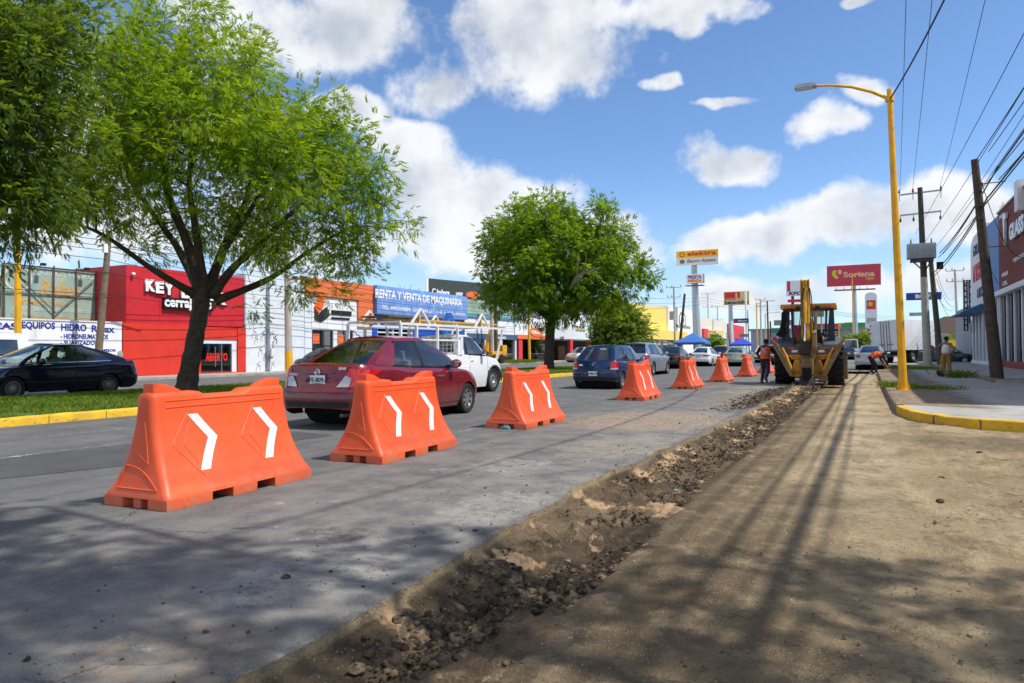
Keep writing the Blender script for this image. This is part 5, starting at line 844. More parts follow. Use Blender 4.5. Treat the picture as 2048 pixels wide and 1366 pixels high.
# blue gazebos
for (px, k_, w, lb) in ((1386, 85, 3.6, 'blue gazebo with peaked roof on the median before the pharmacy'), (1484, 120, 3.6, 'small bright blue gazebo in front of the shopping centre')):
    p_ = at_k(px, 714, k_); t = thing('gazebo', lb, 'gazebo', (p_.x, p_.y, 0)); h_ = w/2; m_ = mat('blue_canvas', '3768b4', 0.7, var=0.12, scale=2) if k_ == 85 else mat('royal_canvas', '2f45b8', 0.7)
    MB().add([(-h_, -h_, 2.2), (h_, -h_, 2.2), (h_, h_, 2.2), (-h_, h_, 2.2), (0, 0, 3.35), (-h_, -h_, 1.95), (h_, -h_, 1.95), (h_, h_, 1.95), (-h_, h_, 1.95)], [(0, 1, 4), (1, 2, 4), (2, 3, 4), (3, 0, 4), (5, 6, 1, 0), (6, 7, 2, 1), (7, 8, 3, 2), (8, 5, 0, 3)]).build('canopy', m_, t)
    for a in (-1, 1):
        for b_ in (-1, 1): MB().bar((a*h_*0.97, b_*h_*0.97, 0), (a*h_*0.97, b_*h_*0.97, 2.1), 0.05).build('leg', M_GREYP, t)
# ================================================================== TREES
M_BARK = mat('dark_bark', '3d352c', 0.95, var=0.35, scale=6, bump=0.8, bscale=14); M_BARK2 = mat('bleached_twigs', '9a8f82', 0.9)
M_LEAF1 = leaf_mat('yellow_green_leaflets', (0.17, 0.29, 0.010), (0.36, 0.43, 0.018), 0.52, c3=(0.10, 0.23, 0.010))
M_LEAF2 = leaf_mat('deep_green_leaflets', (0.09, 0.22, 0.012), (0.26, 0.37, 0.016), 0.5, c3=(0.05, 0.15, 0.012)); M_LEAF3 = leaf_mat('dark_green_leaflets', (0.05, 0.11, 0.018), (0.11, 0.18, 0.026), 0.42); M_LEAF4 = leaf_mat('willowy_leaflets', (0.14, 0.22, 0.04), (0.24, 0.31, 0.075), 0.45)
def spray(nl, ln, w, leaf):
    """one compound leaf: nl leaflets in pairs along a drooping stalk (4 corners each)"""
    V_ = []
    for i in range(nl):
        s = (i//2+1)/(nl//2+1); side = -1 if i % 2 else 1; last = (i == nl-1)
        bx, bz = ln*s, -0.25*ln*s*s; ang = 0.75*side if not last else 0.0; d = np.array([math.cos(ang), math.sin(ang), -0.35]); d /= np.linalg.norm(d); p = np.cross(d, [0, 0, 1.0]); p /= np.linalg.norm(p); p = p*0.9+np.array([0, 0, 0.35])*side
        b = np.array([bx, 0, bz]); V_ += [b, b+d*leaf*0.45+p*w, b+d*leaf, b+d*leaf*0.45-p*w]
    return np.array(V_)
def foliage(name, parent, C, D, m, nl=9, ln=0.17, w=0.016, leaf=0.13, rs=None, scale=(0.75, 1.25)):
    """C: spray roots, D: outward directions"""
    base = spray(nl, ln, w, leaf); n = len(C); rs = rs or rng
    x = D+rs.normal(0, 0.45, (n, 3)); x[:, 2] -= 0.08; x /= np.linalg.norm(x, axis=1)[:, None]
    up = rs.normal(0, 0.35, (n, 3))+np.array([0, 0, 1.0]); y = np.cross(up, x); y /= np.linalg.norm(y, axis=1)[:, None]; z = np.cross(x, y); s = rs.uniform(scale[0], scale[1], n)[:, None, None]
    v = (base[None, :, 0:1]*x[:, None, :]+base[None, :, 1:2]*y[:, None, :]+base[None, :, 2:3]*z[:, None, :])*s+C[:, None, :]
    return np_mesh(name, v.reshape(-1, 3), np.arange(n*nl*4).reshape(-1, 4), m, parent)
def smooth_line(pts, n=4):
    P = [Vector(p) for p in pts]; out = []
    for i in range(len(P)-1):
        p0, p1, p2, p3 = P[max(i-1, 0)], P[i], P[i+1], P[min(i+2, len(P)-1)]
        for k in range(n):
            t = k/n; out.append(0.5*((2*p1)+(p2-p0)*t+(2*p0-5*p1+4*p2-p3)*t*t+(3*p1-p0-3*p2+p3)*t**3))
    return out+[P[-1]]
def tree(name, label, loc, limbs, blobs, m_leaf, seed, n_tw, per, leaf, spread, trunk, bark=None, nl=9, ln=0.17, w=0.016, flat=1.0, shell=0.45, droop=0.0, group=None, bare=0):
    """trunk: [(point, radius)]; limbs: list of [(point, radius)]; blobs: [(centre, radius)] where the twigs end; all local to the tree's foot"""
    r_ = np.random.default_rng(seed); t = thing(name, label, 'tree', loc, group=group); bark = bark or M_BARK
    def tb(line, nn=8):
        ps = smooth_line([p for p, _ in line]); rr_ = np.interp(np.linspace(0, len(line)-1, len(ps)), range(len(line)), [q for _, q in line]); return ps, [float(a*(1+0.06*math.sin(i*2.3))) for i, a in enumerate(rr_)]
    b = MB(); ps, rr_ = tb(trunk); b.tube(ps, rr_, 14); b.build('trunk', bark, t, smooth=True, angle=180)
    nodes, nrad = [], []
    for lm in limbs:
        ps, rr_ = tb(lm); MB().tube(ps, rr_, 8).build('limb', bark, t, smooth=True, angle=180); nodes += ps[2:]; nrad += rr_[2:]
    nodes_a = np.array([tuple(p) for p in nodes])
    vol = np.array([q**2.2 for _, q in blobs]); pick = r_.choice(len(blobs), n_tw, p=vol/vol.sum()); Cc = np.array([tuple(c) for c, _ in blobs])[pick]; Rr = np.array([q for _, q in blobs])[pick]
    d = r_.normal(0, 1, (n_tw, 3)); d /= np.linalg.norm(d, axis=1)[:, None]; rad = r_.random(n_tw)**shell; tips = Cc+d*(Rr*rad)[:, None]*np.array([1, 1, flat])
    tips[:, 2] -= droop*r_.random(n_tw)
    # branches in two steps: limb -> bough (one per group of tips) -> twig
    ng = max(8, n_tw//9); boughs = tips[r_.choice(n_tw, ng, replace=False)]; bb = MB(); br_pts = []
    for g_ in boughs:
        j = int(np.argmin(np.sum((nodes_a-g_)**2, 1)+np.maximum(0, nodes_a[:, 2]-g_[2])*1.5)); a = nodes[j]; e = Vector(g_); L = (e-a).length; mid = a.lerp(e, 0.5)+Vector(r_.normal(0, 0.08*L, 3))+Vector((0, 0, 0.06*L))
        q = min(nrad[j]*0.6, 0.012+0.012*L); ps = smooth_line([a, mid, e], 3); bb.tube(ps, [q*(1-0.8*i/(len(ps)-1)) for i in range(len(ps))], 5, caps=False); br_pts += ps[1:]
    ba = np.array([tuple(p) for p in br_pts])
    for e in tips:
        j = int(np.argmin(np.sum((ba-e)**2, 1))); a = Vector(ba[j]); e = Vector(e); L = (e-a).length
        if L > 0.05: bb.tube([a, a.lerp(e, 0.55)+Vector((0, 0, 0.05*L)), e], [0.009, 0.006, 0.003], 3, caps=False)
    for _ in range(bare):
        j = r_.integers(len(ba)); a = Vector(ba[j]); e = a+Vector(r_.normal(0, 1, 3)).normalized()*r_.uniform(0.5, 1.3)-Vector((0, 0, 0.3)); bb.tube([a, a.lerp(e, 0.5)+Vector((0, 0, 0.1)), e], [0.012, 0.008, 0.003], 3, caps=False)
    tag(bb.build('branches', bark, t, smooth=True, clean=False), kind='stuff')
    n = n_tw*per; idx = np.repeat(np.arange(n_tw), per); off = r_.normal(0, 1, (n, 3))*spread; C = tips[idx]+off; D = d[idx]*0.6+off/spread*0.35; D[:, 2] -= 0.04
    tag(foliage('crown', t, C, D, m_leaf, nl, ln, w, leaf, r_), kind='stuff'); return t
RX = Vector((math.cos(YAW), math.sin(YAW), 0)); DP = Vector((-math.sin(YAW), math.cos(YAW), 0))
def tl(u, z, d=0.0): return RX*u+DP*d+Vector((0, 0, z))
# --- big tree on the median
S1 = 71.0; bx1, by1 = 387, 796
def a1(px, py, d=0.0): return tl((px-bx1)/S1, (by1-py)/S1, d)
B1 = [(380,45,80,0),(330,110,85,-0.8),(440,120,95,0.6),(250,150,120,0.5),(500,175,90,-0.6),(400,215,120,-1.6),(300,250,130,-1.2),(560,240,85,0.9),(620,285,85,-0.4),(500,300,120,-2.0),(690,310,70,0.4),(705,385,80,-0.3),(600,370,110,-1.8),(400,340,130,-2.2),(230,330,110,0.4),(165,385,85,-0.6),(290,400,90,-1.6),(640,450,80,0.8),(740,455,55,-0.2),(800,470,38,0.1),(520,430,85,1.6),(350,430,80,1.5),(450,400,110,1.4),(480,250,120,1.8),(330,200,120,1.9),(560,330,100,2.2),(250,430,60,-0.8),(560,490,60,-0.9),(690,520,45,0.2),(640,560,34,-0.4),(500,500,50,-1.0),(745,520,30,0.4),(600,600,26,-0.2),(505,620,22,0.4),(700,265,50,0.5),(745,365,55,-0.3),(775,425,38,0.2),(655,240,50,-0.6),(620,535,42,-0.5),(705,500,48,0.3),(575,565,32,0.2),(665,590,28,0.0),(735,560,26,0.2),(110,430,60,0.3),(310,520,40,-0.8),(250,480,45,0.6)]
limbs1 = [[(a1(402,600), 0.198), (a1(385,500,-0.3), 0.132), (a1(352,400,-0.5), 0.099), (a1(338,300,-0.5), 0.066), (a1(345,190,-0.2), 0.040), (a1(375,70), 0.020)],
 [(a1(400,590), 0.158), (a1(345,500,0.3), 0.099), (a1(290,430,0.5), 0.073), (a1(240,350,0.4), 0.046), (a1(230,250,0.3), 0.026)],
 [(a1(415,590), 0.172), (a1(440,490,0.4), 0.112), (a1(475,400,0.6), 0.079), (a1(500,290,0.6), 0.053), (a1(500,180,0.2), 0.026)],
 [(a1(425,600), 0.158), (a1(475,550,-0.4), 0.106), (a1(540,500,-0.7), 0.073), (a1(610,430,-0.6), 0.046), (a1(680,370,-0.2), 0.026)],
 [(a1(430,610), 0.132), (a1(520,560,0.8), 0.079), (a1(600,500,1.0), 0.053), (a1(700,455,0.6), 0.033), (a1(800,470,0.1), 0.017)],
 [(a1(395,600), 0.132), (a1(330,550,-0.8), 0.079), (a1(250,490,-1.0), 0.053), (a1(170,460,-0.6), 0.033), (a1(90,450,0), 0.020)],
 [(a1(410,590), 0.145), (a1(420,480,-0.9), 0.099), (a1(430,380,-1.6), 0.066), (a1(480,300,-1.9), 0.040), (a1(520,260,-1.8), 0.026)],
 [(a1(440,540,-0.3), 0.079), (a1(540,420,-1.0), 0.053), (a1(600,330,-1.2), 0.033), (a1(620,260,-0.6), 0.020)]]
tree('ash_tree', 'large yellow-green ash tree leaning over the median before the red shop', (-17.0, 14.0, 0.12), limbs1, [(a1(x, y, d), r/S1) for x, y, r, d in B1], M_LEAF1, 11, 1600, 15, 0.13, 0.175,
 [(a1(370,805), 0.40), (a1(373,785), 0.31), (a1(380,740), 0.25), (a1(391,680), 0.23), (a1(400,630), 0.225), (a1(404,590), 0.235), (a1(404,560), 0.16)], ln=0.17, w=0.0135, nl=9, flat=0.95, bare=90)
# --- tree out of frame whose crown fills the upper left corner
S2 = 97.0
def a2(px, py, d=0.0): return tl((px+104)/S2, (825-py)/S2, d)
B2 = [(-60,200,220,0),(40,60,130,0.5),(10,200,150,-0.8),(90,130,90,-0.4),(50,300,120,-0.5),(20,400,110,0.3),(110,240,50,1.0),(-60,380,180,0),(150,50,50,0.6),(-140,60,230,0.5),(60,430,60,-0.5),(150,400,40,-0.3)]
tree('ash_tree', 'dark green tree whose crown fills the upper left corner', (-17.0, 8.0, 0.12), [[(a2(-100,560), 0.25), (a2(-60,400), 0.16), (a2(0,250), 0.1), (a2(40,100), 0.05)], [(a2(-100,560), 0.2), (a2(-20,450,-0.4), 0.12), (a2(60,350,-0.5), 0.07), (a2(110,280,-0.4), 0.03)], [(a2(-105,560), 0.2), (a2(-150,350), 0.1), (a2(-150,150), 0.05)]],
 [(a2(x, y, d), r/S2) for x, y, r, d in B2], M_LEAF3, 12, 800, 12, 0.14, 0.2, [(a2(-104,830), 0.4), (a2(-104,700), 0.3), (a2(-102,560), 0.27)], ln=0.18, w=0.017, nl=9, shell=0.4)
# --- round tree further down the median
S3 = 33.2
def a3(px, py, d=0.0): return tl((px-1092)/S3, (745-py)/S3, d)
B3 = [(1085,440,60,0),(1030,440,48,0.6),(1125,405,30,-0.2),(1010,470,45,-0.5),(985,500,35,0),(1070,490,80,-1.4),(1010,540,60,-0.8),(985,590,36,-0.4),(968,612,20,0),(1060,560,75,-1.6),(1120,540,80,-1.2),(1140,450,50,0.8),(1195,445,42,0),(1212,425,22,-0.2),(1235,475,35,0.3),(1190,500,65,-0.6),(1245,530,45,-0.3),(1290,545,30,0),(1302,575,18,0.2),(1250,580,42,0.2),(1170,570,70,-0.8),(1100,590,60,0.6),(1050,605,42,-0.6),(1120,625,26,-1.0),(1160,605,42,0.7),(1200,590,42,0.4),(1080,500,90,1.6),(1160,520,80,1.6),(1015,590,40,0.8),(1075,640,20,-0.6)]
t3_ = tree('ash_tree', 'dense round dark green tree on the median behind the white pickup', (-17.2, 39.6, 0.12), [[(a3(1098,650), 0.24), (a3(1080,580), 0.18), (a3(1050,500), 0.12), (a3(1040,440), 0.05)], [(a3(1098,650), 0.24), (a3(1130,580,-0.5), 0.16), (a3(1180,520,-0.5), 0.1), (a3(1200,440), 0.05)], [(a3(1098,645), 0.22), (a3(1160,600), 0.14), (a3(1230,560), 0.08), (a3(1290,560), 0.04)], [(a3(1098,645), 0.2), (a3(1040,600,-0.4), 0.12), (a3(990,560), 0.06)], [(a3(1098,645), 0.22), (a3(1095,560,-0.9), 0.14), (a3(1090,480,-1.0), 0.08), (a3(1100,410), 0.04)]],
 [(a3(x, y, d), r/S3) for x, y, r, d in B3], M_LEAF2, 13, 1050, 19, 0.19, 0.21, [(a3(1092,748), 0.42), (a3(1093,735), 0.33), (a3(1094,700), 0.29), (a3(1097,650), 0.3)], ln=0.24, w=0.029, nl=7, shell=0.36)
db = MB(); r_ = random.Random(4)
for i in range(14): e = a3(1150+r_.uniform(-20, 45), 545+r_.uniform(-20, 28), -2.9+r_.uniform(-0.3, 0.3)); db.tube(smooth_line([a3(1130, 590, -2.0), a3(1142+i, 562, -2.6), e], 3), [0.035, 0.03, 0.026, 0.02, 0.016, 0.012, 0.008], 4, caps=False)
db.build('dead_branch', M_BARK2, t3_, clean=False)
# --- willowy pepper tree further back
p_ = at_k(1232, 722, 84); S4 = FPX/84
def a4(px, py, d=0.0): return tl((px-1232)/S4, (722-py)/S4, d)
tree('pepper_tree', 'pale green willowy pepper tree with drooping foliage before the yellow store', (p_.x, p_.y, 0.05), [[(a4(1232,690), 0.2), (a4(1240,650), 0.14), (a4(1255,620), 0.07)], [(a4(1232,690), 0.2), (a4(1215,650), 0.12), (a4(1210,625), 0.06)]], [(a4(x, y, d), r/S4) for x, y, r, d in ((1235,632,32,0),(1262,638,28,-1),(1210,645,24,0.5),(1285,655,18,0),(1245,660,34,-1.2),(1205,672,18,0),(1275,672,20,-0.5),(1240,615,18,0))], M_LEAF4, 14, 420, 12, 0.3, 0.34, [(a4(1232,724), 0.35), (a4(1233,700), 0.26), (a4(1232,685), 0.24)], ln=0.5, w=0.045, nl=9, droop=0.9)
p_ = at_k(1193, 722, 82); t = tree('ivy_tree', 'slim ivy-covered dark trunk behind the blue hatchback', (p_.x, p_.y, 0.05), [[(Vector((0, 0, 2)), 0.2), (Vector((0, 0, 4)), 0.1), (Vector((0.2, 0, 5)), 0.05)]], [(Vector((0, 0, z)), 0.75) for z in (0.8, 1.8, 2.8, 3.8, 4.6)], M_LEAF3, 15, 120, 8, 0.22, 0.25, [(Vector((0, 0, 0)), 0.3), (Vector((0, 0, 2)), 0.22)], ln=0.25, w=0.04, nl=7)
# --- leafless tree behind the blue building, distant trees
p_ = at_k(818, 700, 66); t = thing('bare_tree', 'leafless grey tree sticking up behind the blue sign board', 'tree', (p_.x, p_.y, 0)); b = MB(); r_ = random.Random(8); b.tube([(0, 0, 0), (0.1, 0, 3), (0, 0, 5.2)], [0.16, 0.12, 0.08], 8)
for i in range(26):
    a = Vector((0, 0, 3.6+r_.random()*1.8)); e = a+RX*r_.uniform(-1.9, 1.9)+DP*r_.uniform(-1, 1)+Vector((0, 0, r_.uniform(1.0, 2.6))); m_ = a.lerp(e, 0.5)+RX*r_.uniform(-0.2, 0.2); b.tube([a, m_, e], [0.045, 0.028, 0.012], 4, caps=False)
    for _ in range(3): s_ = a.lerp(e, r_.uniform(0.4, 0.9)); b.tube([s_, s_+RX*r_.uniform(-0.5, 0.5)+Vector((0, 0, r_.uniform(0.2, 0.7)))], [0.016, 0.008], 3, caps=False)
b.build('trunk', mat('grey_bare_bark', '8d857c', 0.9), t, clean=False)
for (px, k_, r, h, lb) in ((1725, 150, 2.6, 4.2, 'round green tree beside the totem sign'), (1893, 150, 2.2, 3.4, 'small green tree at the far end of the right pavement'), (1690, 190, 3.2, 4.5, 'distant green tree behind the white van'), (1428, 120, 0.8, 3.2, 'small yellow-flowered shrub before the pharmacy')):
    p_ = at_k(px, 708, k_); tree('far_tree', lb, (p_.x, p_.y, 0), [[(Vector((0, 0, h*0.3)), 0.15), (Vector((0, 0, h*0.8)), 0.06)]], [(Vector((0.3*r, 0, h*0.75)), r*0.6), (Vector((-0.4*r, 0, h*0.6)), r*0.6), (Vector((0, 0.2, h*0.5)), r*0.7)], M_LEAF4 if k_ == 150 else M_LEAF2, int(px), 90, 9, 0.4, 0.4, [(Vector((0, 0, 0)), 0.2), (Vector((0, 0, h*0.35)), 0.15)], ln=0.5, w=0.1, nl=7)
# --- pavement tree beside the camera (out of frame) that shades the foreground
B9 = [(1.85,3.50,9.90,0.7),(0.25,3.80,10.10,0.7),(3.05,3.70,10.00,0.65),(3.95,4.70,9.80,0.55),(5.15,4.30,9.90,0.6),(5.95,3.30,10.10,0.8),(7.95,4.90,9.70,0.85),(7.55,3.40,9.70,0.85),(8.75,5.80,9.90,0.9),(9.15,4.50,9.80,0.8),(2.45,2.70,10.20,0.8),(0.85,3.30,10.40,0.75),(4.45,2.90,10.30,0.5),(-0.65,3.30,10.20,0.6),(5.45,5.50,10.70,0.4),(8.55,2.70,9.90,0.8),(6.85,2.30,10.30,0.7),(6.95,4.90,9.90,0.6),(7.15,4.20,10.00,0.65),(6.65,5.80,10.10,0.4),(7.25,5.60,10.00,0.5)]
tx_, ty_ = 7.8, 2.5
tree('ash_tree', 'ash tree on the near right pavement shading the foreground', (tx_, ty_, -0.1), [[(Vector((0, 0, 5.47)), 0.2), (Vector((-2, 1, 8.21)), 0.1), (Vector((-5, 1.6, 9.42)), 0.05), (Vector((-7.6, 2, 10.03)), 0.03)], [(Vector((0, 0, 5.47)), 0.2), (Vector((0.2, 1, 7.60)), 0.1), (Vector((0.4, 2.6, 9.12)), 0.04)], [(Vector((0, 0, 5.47)), 0.18), (Vector((-2, 0.4, 8.51)), 0.09), (Vector((-5.5, 0.6, 10.03)), 0.03)]], [(Vector((x-tx_, y-ty_, z)), r) for x, y, z, r in B9], M_LEAF3, 19, 330, 11, 0.15, 0.17, [(Vector((0, 0, 0.00)), 0.3), (Vector((0, 0, 3.04)), 0.23), (Vector((0, 0, 5.62)), 0.21)], ln=0.18, w=0.018)
# weeds on the right pavement
def tuft(x, y, z, n, h, label, spread=0.25):
    a = rng.normal(0, spread, n); b_ = rng.normal(0, spread, n); t = thing('weed_tuft', label, 'weeds', (x, y, z), group='weeds along the right kerb'); o = blades('weed_blades', a, b_, np.zeros(n), h, 0.009, lean=0.7); o.parent = t
tuft(0.85, 26.3, 0.03, 260, 0.18, 'grass tuft at the kerb left of the yellow lamp foot', 0.2); tuft(1.75, 25.6, 0.04, 500, 0.10, 'low grass patch right of the yellow lamp foot', 0.45); tuft(3.55, 35.6, 0.05, 160, 0.3, 'leafy weeds beside the man in the white vest', 0.28)
tuft(1.9, 54.0, 0.05, 1500, 0.12, 'grass verge behind the bent worker', 1.0); tuft(3.4, 50.0, 0.05, 1500, 0.12, 'grass verge in front of the box truck wheel', 1.0)
for px, n in ((1025, 600), (1052, 600)): p_ = on_x(px, 727, -30.8); tuft(p_.x, p_.y, 0.12, n, 0.3, 'grass around the foot of the yellow post' if px > 1040 else 'grass around the foot of the pale posts', 0.8)
# ================================================================== ORANGE WATER-FILLED BARRIERS
def orange_mat():
    m = bpy.data.materials.new('orange_plastic'); m.use_nodes = True; T = NT(m.node_tree); b = T.n['Principled BSDF']
    tc = T.new('ShaderNodeTexCoord').outputs['Object']; oi = T.new('ShaderNodeObjectInfo').outputs['Random']; tc2 = T.vmath('ADD', tc, T.comb(T.math('MULTIPLY', oi, 40.0), 0.0, 0.0))
    c = T.mix(T.ramp(T.noise(tc2, 2.2, 5, 0.6), 0.3, 0.7), (0.70, 0.072, 0.012), (0.80, 0.098, 0.018))
    c = T.mix(T.math('MULTIPLY', oi, 0.3), c, (0.76, 0.12, 0.045))
    c = T.mix(T.math('MULTIPLY', T.ramp(T.noise(T.map(tc2, sc=(1, 1, 0.25)), 9, 8, 0.75), 0.55, 0.75), 0.3), c, (0.60, 0.15, 0.06))
    low = T.math('MULTIPLY', T.ramp(T.math('ADD', T.xyz(tc)[2], T.math('MULTIPLY', T.noise(tc2, 6, 5), 0.25)), 0.33, 0.10), T.ramp(T.noise(tc2, 14, 6, 0.7), 0.35, 0.6))
    c = T.mix(T.math('MULTIPLY', low, 0.6), c, (0.36, 0.22, 0.14))
    smr = T.ramp(T.noise(T.map(tc2, sc=(2, 0.7, 3)), 3.2, 8, 0.76), 0.6, 0.72); c = T.mix(T.math('MULTIPLY', smr, 0.42), c, (0.30, 0.10, 0.06))
    tm = T.ramp(T.noise(T.map(tc2, rot=(0.9, 0, 0), sc=(1, 0.35, 5)), 7, 6, 0.7), 0.70, 0.74); c = T.mix(T.math('MULTIPLY', tm, 0.55), c, (0.10, 0.05, 0.04))
    scr = T.ramp(T.noise(T.map(tc2, rot=(0.5, 0.3, 0.2), sc=(3, 0.5, 6)), 9, 6, 0.8), 0.66, 0.71); c = T.mix(T.math('MULTIPLY', scr, 0.28), c, (0.88, 0.42, 0.28))
    T.put(b, 'Base Color', c); T.put(b, 'Roughness', T.ramp(T.noise(tc2, 7, 5), 0.3, 0.7, a=0.40, b=0.58)); T.put(b, 'Normal', T.bump(T.noise(tc2, 14, 4), 0.06, 0.02))
    T.put(b, 'Subsurface Weight', 0.0); return m
M_ORANGE = orange_mat(); M_REFL = mat('white_reflective_sheet', 'dcdbe2', 0.4, var=0.08, scale=14, dirt=('8d7766', 0.35, 9))
BH = [(0.085, 0.372, 0.868), (0.115, 0.366, 0.864), (0.135, 0.345, 0.857), (0.20, 0.305, 0.842), (0.30, 0.250, 0.822), (0.40, 0.205, 0.808), (0.52, 0.165, 0.797), (0.66, 0.132, 0.79), (0.80, 0.112, 0.785), (0.90, 0.104, 0.783), (0.925, 0.098, 0.778), (0.94, 0.085, 0.766)]
bz = [a for a, _, _ in BH]
def b_hx(z): return float(np.interp(z, bz, [b for _, b, _ in BH]))
def b_hy(z): return float(np.interp(z, bz, [c for _, _, c in BH]))
def dip(y, z):
    k = max(0.0, min(1.0, (z-0.86)/0.06)); s = max(0.0, min(1.0, (0.30-abs(y))/0.06)); return -0.038*k*s
def make_barrier():
    root = thing('traffic_barrier', '', 'barrier')
    # hollow body: rounded rectangles stacked in height
    rings = []
    zs_ = sorted(set(bz+[0.25, 0.35, 0.46, 0.59, 0.73, 0.86]))
    ysn = [i/24*2-1 for i in range(25)]
    for z in zs_:
        hx, hy = b_hx(z), b_hy(z); rc = 0.045 if z < 0.15 else 0.06*min(1, hx/0.1); ring = []
        def corner_(sx, sy):
            cxx, cyy = sx*(hx-rc), sy*(hy-rc); a0 = {(1, 1): 0, (-1, 1): 90, (-1, -1): 180, (1, -1): 270}[(sx, sy)]
            return [(cxx+rc*math.cos(R(a0+t*22.5)), cyy+rc*math.sin(R(a0+t*22.5))) for t in range(5)]
        side = [y*(hy-rc)*0.98 for y in ysn]
        ring += [(hx, y) for y in side]+corner_(1, 1)+[(x*(hx-rc), hy) for x in (0.5, 0, -0.5)]+corner_(-1, 1)+[(-hx, y) for y in reversed(side)]+corner_(-1, -1)+[(x*(hx-rc), -hy) for x in (-0.5, 0, 0.5)]+corner_(1, -1)
        rings.append([(x, y, z+dip(y, z)) for x, y in ring])
    b = MB(); n = len(rings[0]); vs = [v for r_ in rings for v in r_]
    fs = [(i*n+j, i*n+(j+1) % n, (i+1)*n+(j+1) % n, (i+1)*n+j) for i in range(len(rings)-1) for j in range(n)]
    k = len(vs); top = rings[-1]
    mid = [(0.0, v[1]*0.98, v[2]+0.006) for v in top]; vs += mid
    fs += [((len(rings)-1)*n+j, (len(rings)-1)*n+(j+1) % n, k+(j+1) % n, k+j) for j in range(n)]
    b.add(vs, fs); body = b.build('body', M_ORANGE, root, smooth=True, angle=60)
    # foot blocks with fork-lift openings between them
    for y0, y1 in ((-0.866, -0.40), (-0.17, 0.12), (0.35, 0.866)):
        if y0 < -0.5 or y1 > 0.5:
            s = -1 if y0 < 0 else 1; ye = s*0.866; yi = y1 if s < 0 else y0
            pl = [(-0.372, ye), (-0.15, ye), (-0.13, ye-s*0.10), (-0.05, ye-s*0.10), (-0.045, ye-s*0.02), (0.045, ye-s*0.02), (0.05, ye-s*0.10), (0.13, ye-s*0.10), (0.15, ye), (0.372, ye), (0.372, yi), (-0.372, yi)]
            MB().prism(pl, 'z', 0.0, 0.092).build('foot', M_ORANGE, root, bevel=0.008)
        else: MB().bx(-0.372, 0.372, y0, y1, 0.0, 0.092).build('foot', M_ORANGE, root, bevel=0.008)
    # humps on the top at both ends
    for s in (-1, 1):
        pr = [(s*0.745, 0.925), (s*0.74, 1.02), (s*0.66, 1.018), (s*0.60, 1.008), (s*0.53, 0.985), (s*0.46, 0.952), (s*0.42, 0.925)]
        MB().prism(pr if s > 0 else pr[::-1], 'x', -0.062, 0.062).build('top_hump', M_ORANGE, root, bevel=0.012)
    def on_side(sx, y, z, off): return Vector((sx*(b_hx(z)+off), y, z))
    def strip_side(sx, quad_, off, nu=2, nv=10):
        (ya, za), (yb, zb), (yc, zc), (yd, zd) = quad_
        def fn(u, v):
            y = (ya*(1-u)+yb*u)*(1-v)+(yd*(1-u)+yc*u)*v; z = (za*(1-u)+zb*u)*(1-v)+(zd*(1-u)+zc*u)*v; return on_side(sx, y, z, off)
        return fn
    for sx in (1, -1):
        for cy in (-0.43, 0.33):
            b = MB()
            for (y0, z0, y1, z1) in ((cy-0.02, 0.745, cy+0.165, 0.53), (cy+0.165, 0.53, cy-0.005, 0.265)):
                w = 0.105; b.grid(strip_side(sx, ((y0, z0), (y0+w, z0), (y1+w, z1), (y1, z1)), 0.0035), 3, 10)
            b.build('chevron', M_REFL, root, smooth=True)
            # pressed diamond outline round each chevron
            dia = [(cy-0.21, 0.50), (cy-0.01, 0.77), (cy+0.29, 0.53), (cy+0.02, 0.215)]
            dia2 = [(cy-0.10, 0.505), (cy-0.035, 0.735)]
            for pts_ in (dia[:2], [dia[0], dia[3]], [dia[3], (cy+0.0, 0.25)], [(cy-0.10, 0.50), (cy-0.02, 0.66)], [(cy-0.10, 0.50), (cy+0.0, 0.33)]):
                (ya, za), (yb, zb) = pts_
                MB().tube([on_side(sx, ya+(yb-ya)*t/8, za+(zb-za)*t/8, -0.001) for t in range(9)], 0.0055, 6).build('embossed_line', M_ORANGE, root, smooth=True)
        for za, ya, yb in ((0.872, -0.66, 0.70), (0.815, -0.66, 0.70)):
            MB().tube([on_side(sx, ya+(yb-ya)*t/10, za, -0.001) for t in range(11)], 0.007, 6).build('embossed_line', M_ORANGE, root, smooth=True)
        MB().tube([on_side(sx, 0.70, 0.872-0.057*t/3, -0.001) for t in range(4)], 0.007, 6).build('embossed_line', M_ORANGE, root, smooth=True)
    for s in (-1, 1):
        def on_end(x, z, off=-0.001): return Vector((x, s*(b_hy(z)+off), z))
        for (xa, za, xb, zb_, bow) in ((0.02, 0.70, 0.09, 0.36, 0.0), (0.09, 0.36, -0.07, 0.46, 0.0), (-0.16, 0.34, 0.24, 0.155, 0.05), (-0.24, 0.155, 0.24, 0.155, 0.0), (-0.16, 0.34, -0.23, 0.165, -0.01)):
            MB().tube([on_end(xa+(xb-xa)*t/8, za+(zb_-za)*t/8+bow*math.sin(math.pi*t/8)) for t in range(9)], 0.0075, 6).build('embossed_line', M_ORANGE, root, smooth=True)
    return root
bar0 = make_barrier()
BAR = [(-5.43, 4.74, 2.0, 'big orange water barrier nearest the camera, two white chevrons, by the dark asphalt'), (-5.30, 7.42, 1.5, 'second orange barrier, standing in front of the dark red sedan'),
 (-5.31, 11.30, 0.5, 'third orange barrier, right of the dark red sedan front wheel'), (-5.38, 18.45, 0.5, 'orange barrier beside the blue hatchback, fourth from the camera'), (-5.38, 24.25, 0.0, 'orange barrier before the black sedan, fifth from the camera'),
 (-5.22, 29.7, 0.5, 'sixth orange barrier, left of the pale green sedan bumper'), (-5.1, 35.8, 0.0, 'seventh orange barrier, just left of the worker in the orange vest'), (-4.95, 42.0, 0.0, 'last small orange barrier, half hidden behind the worker in the orange vest')]
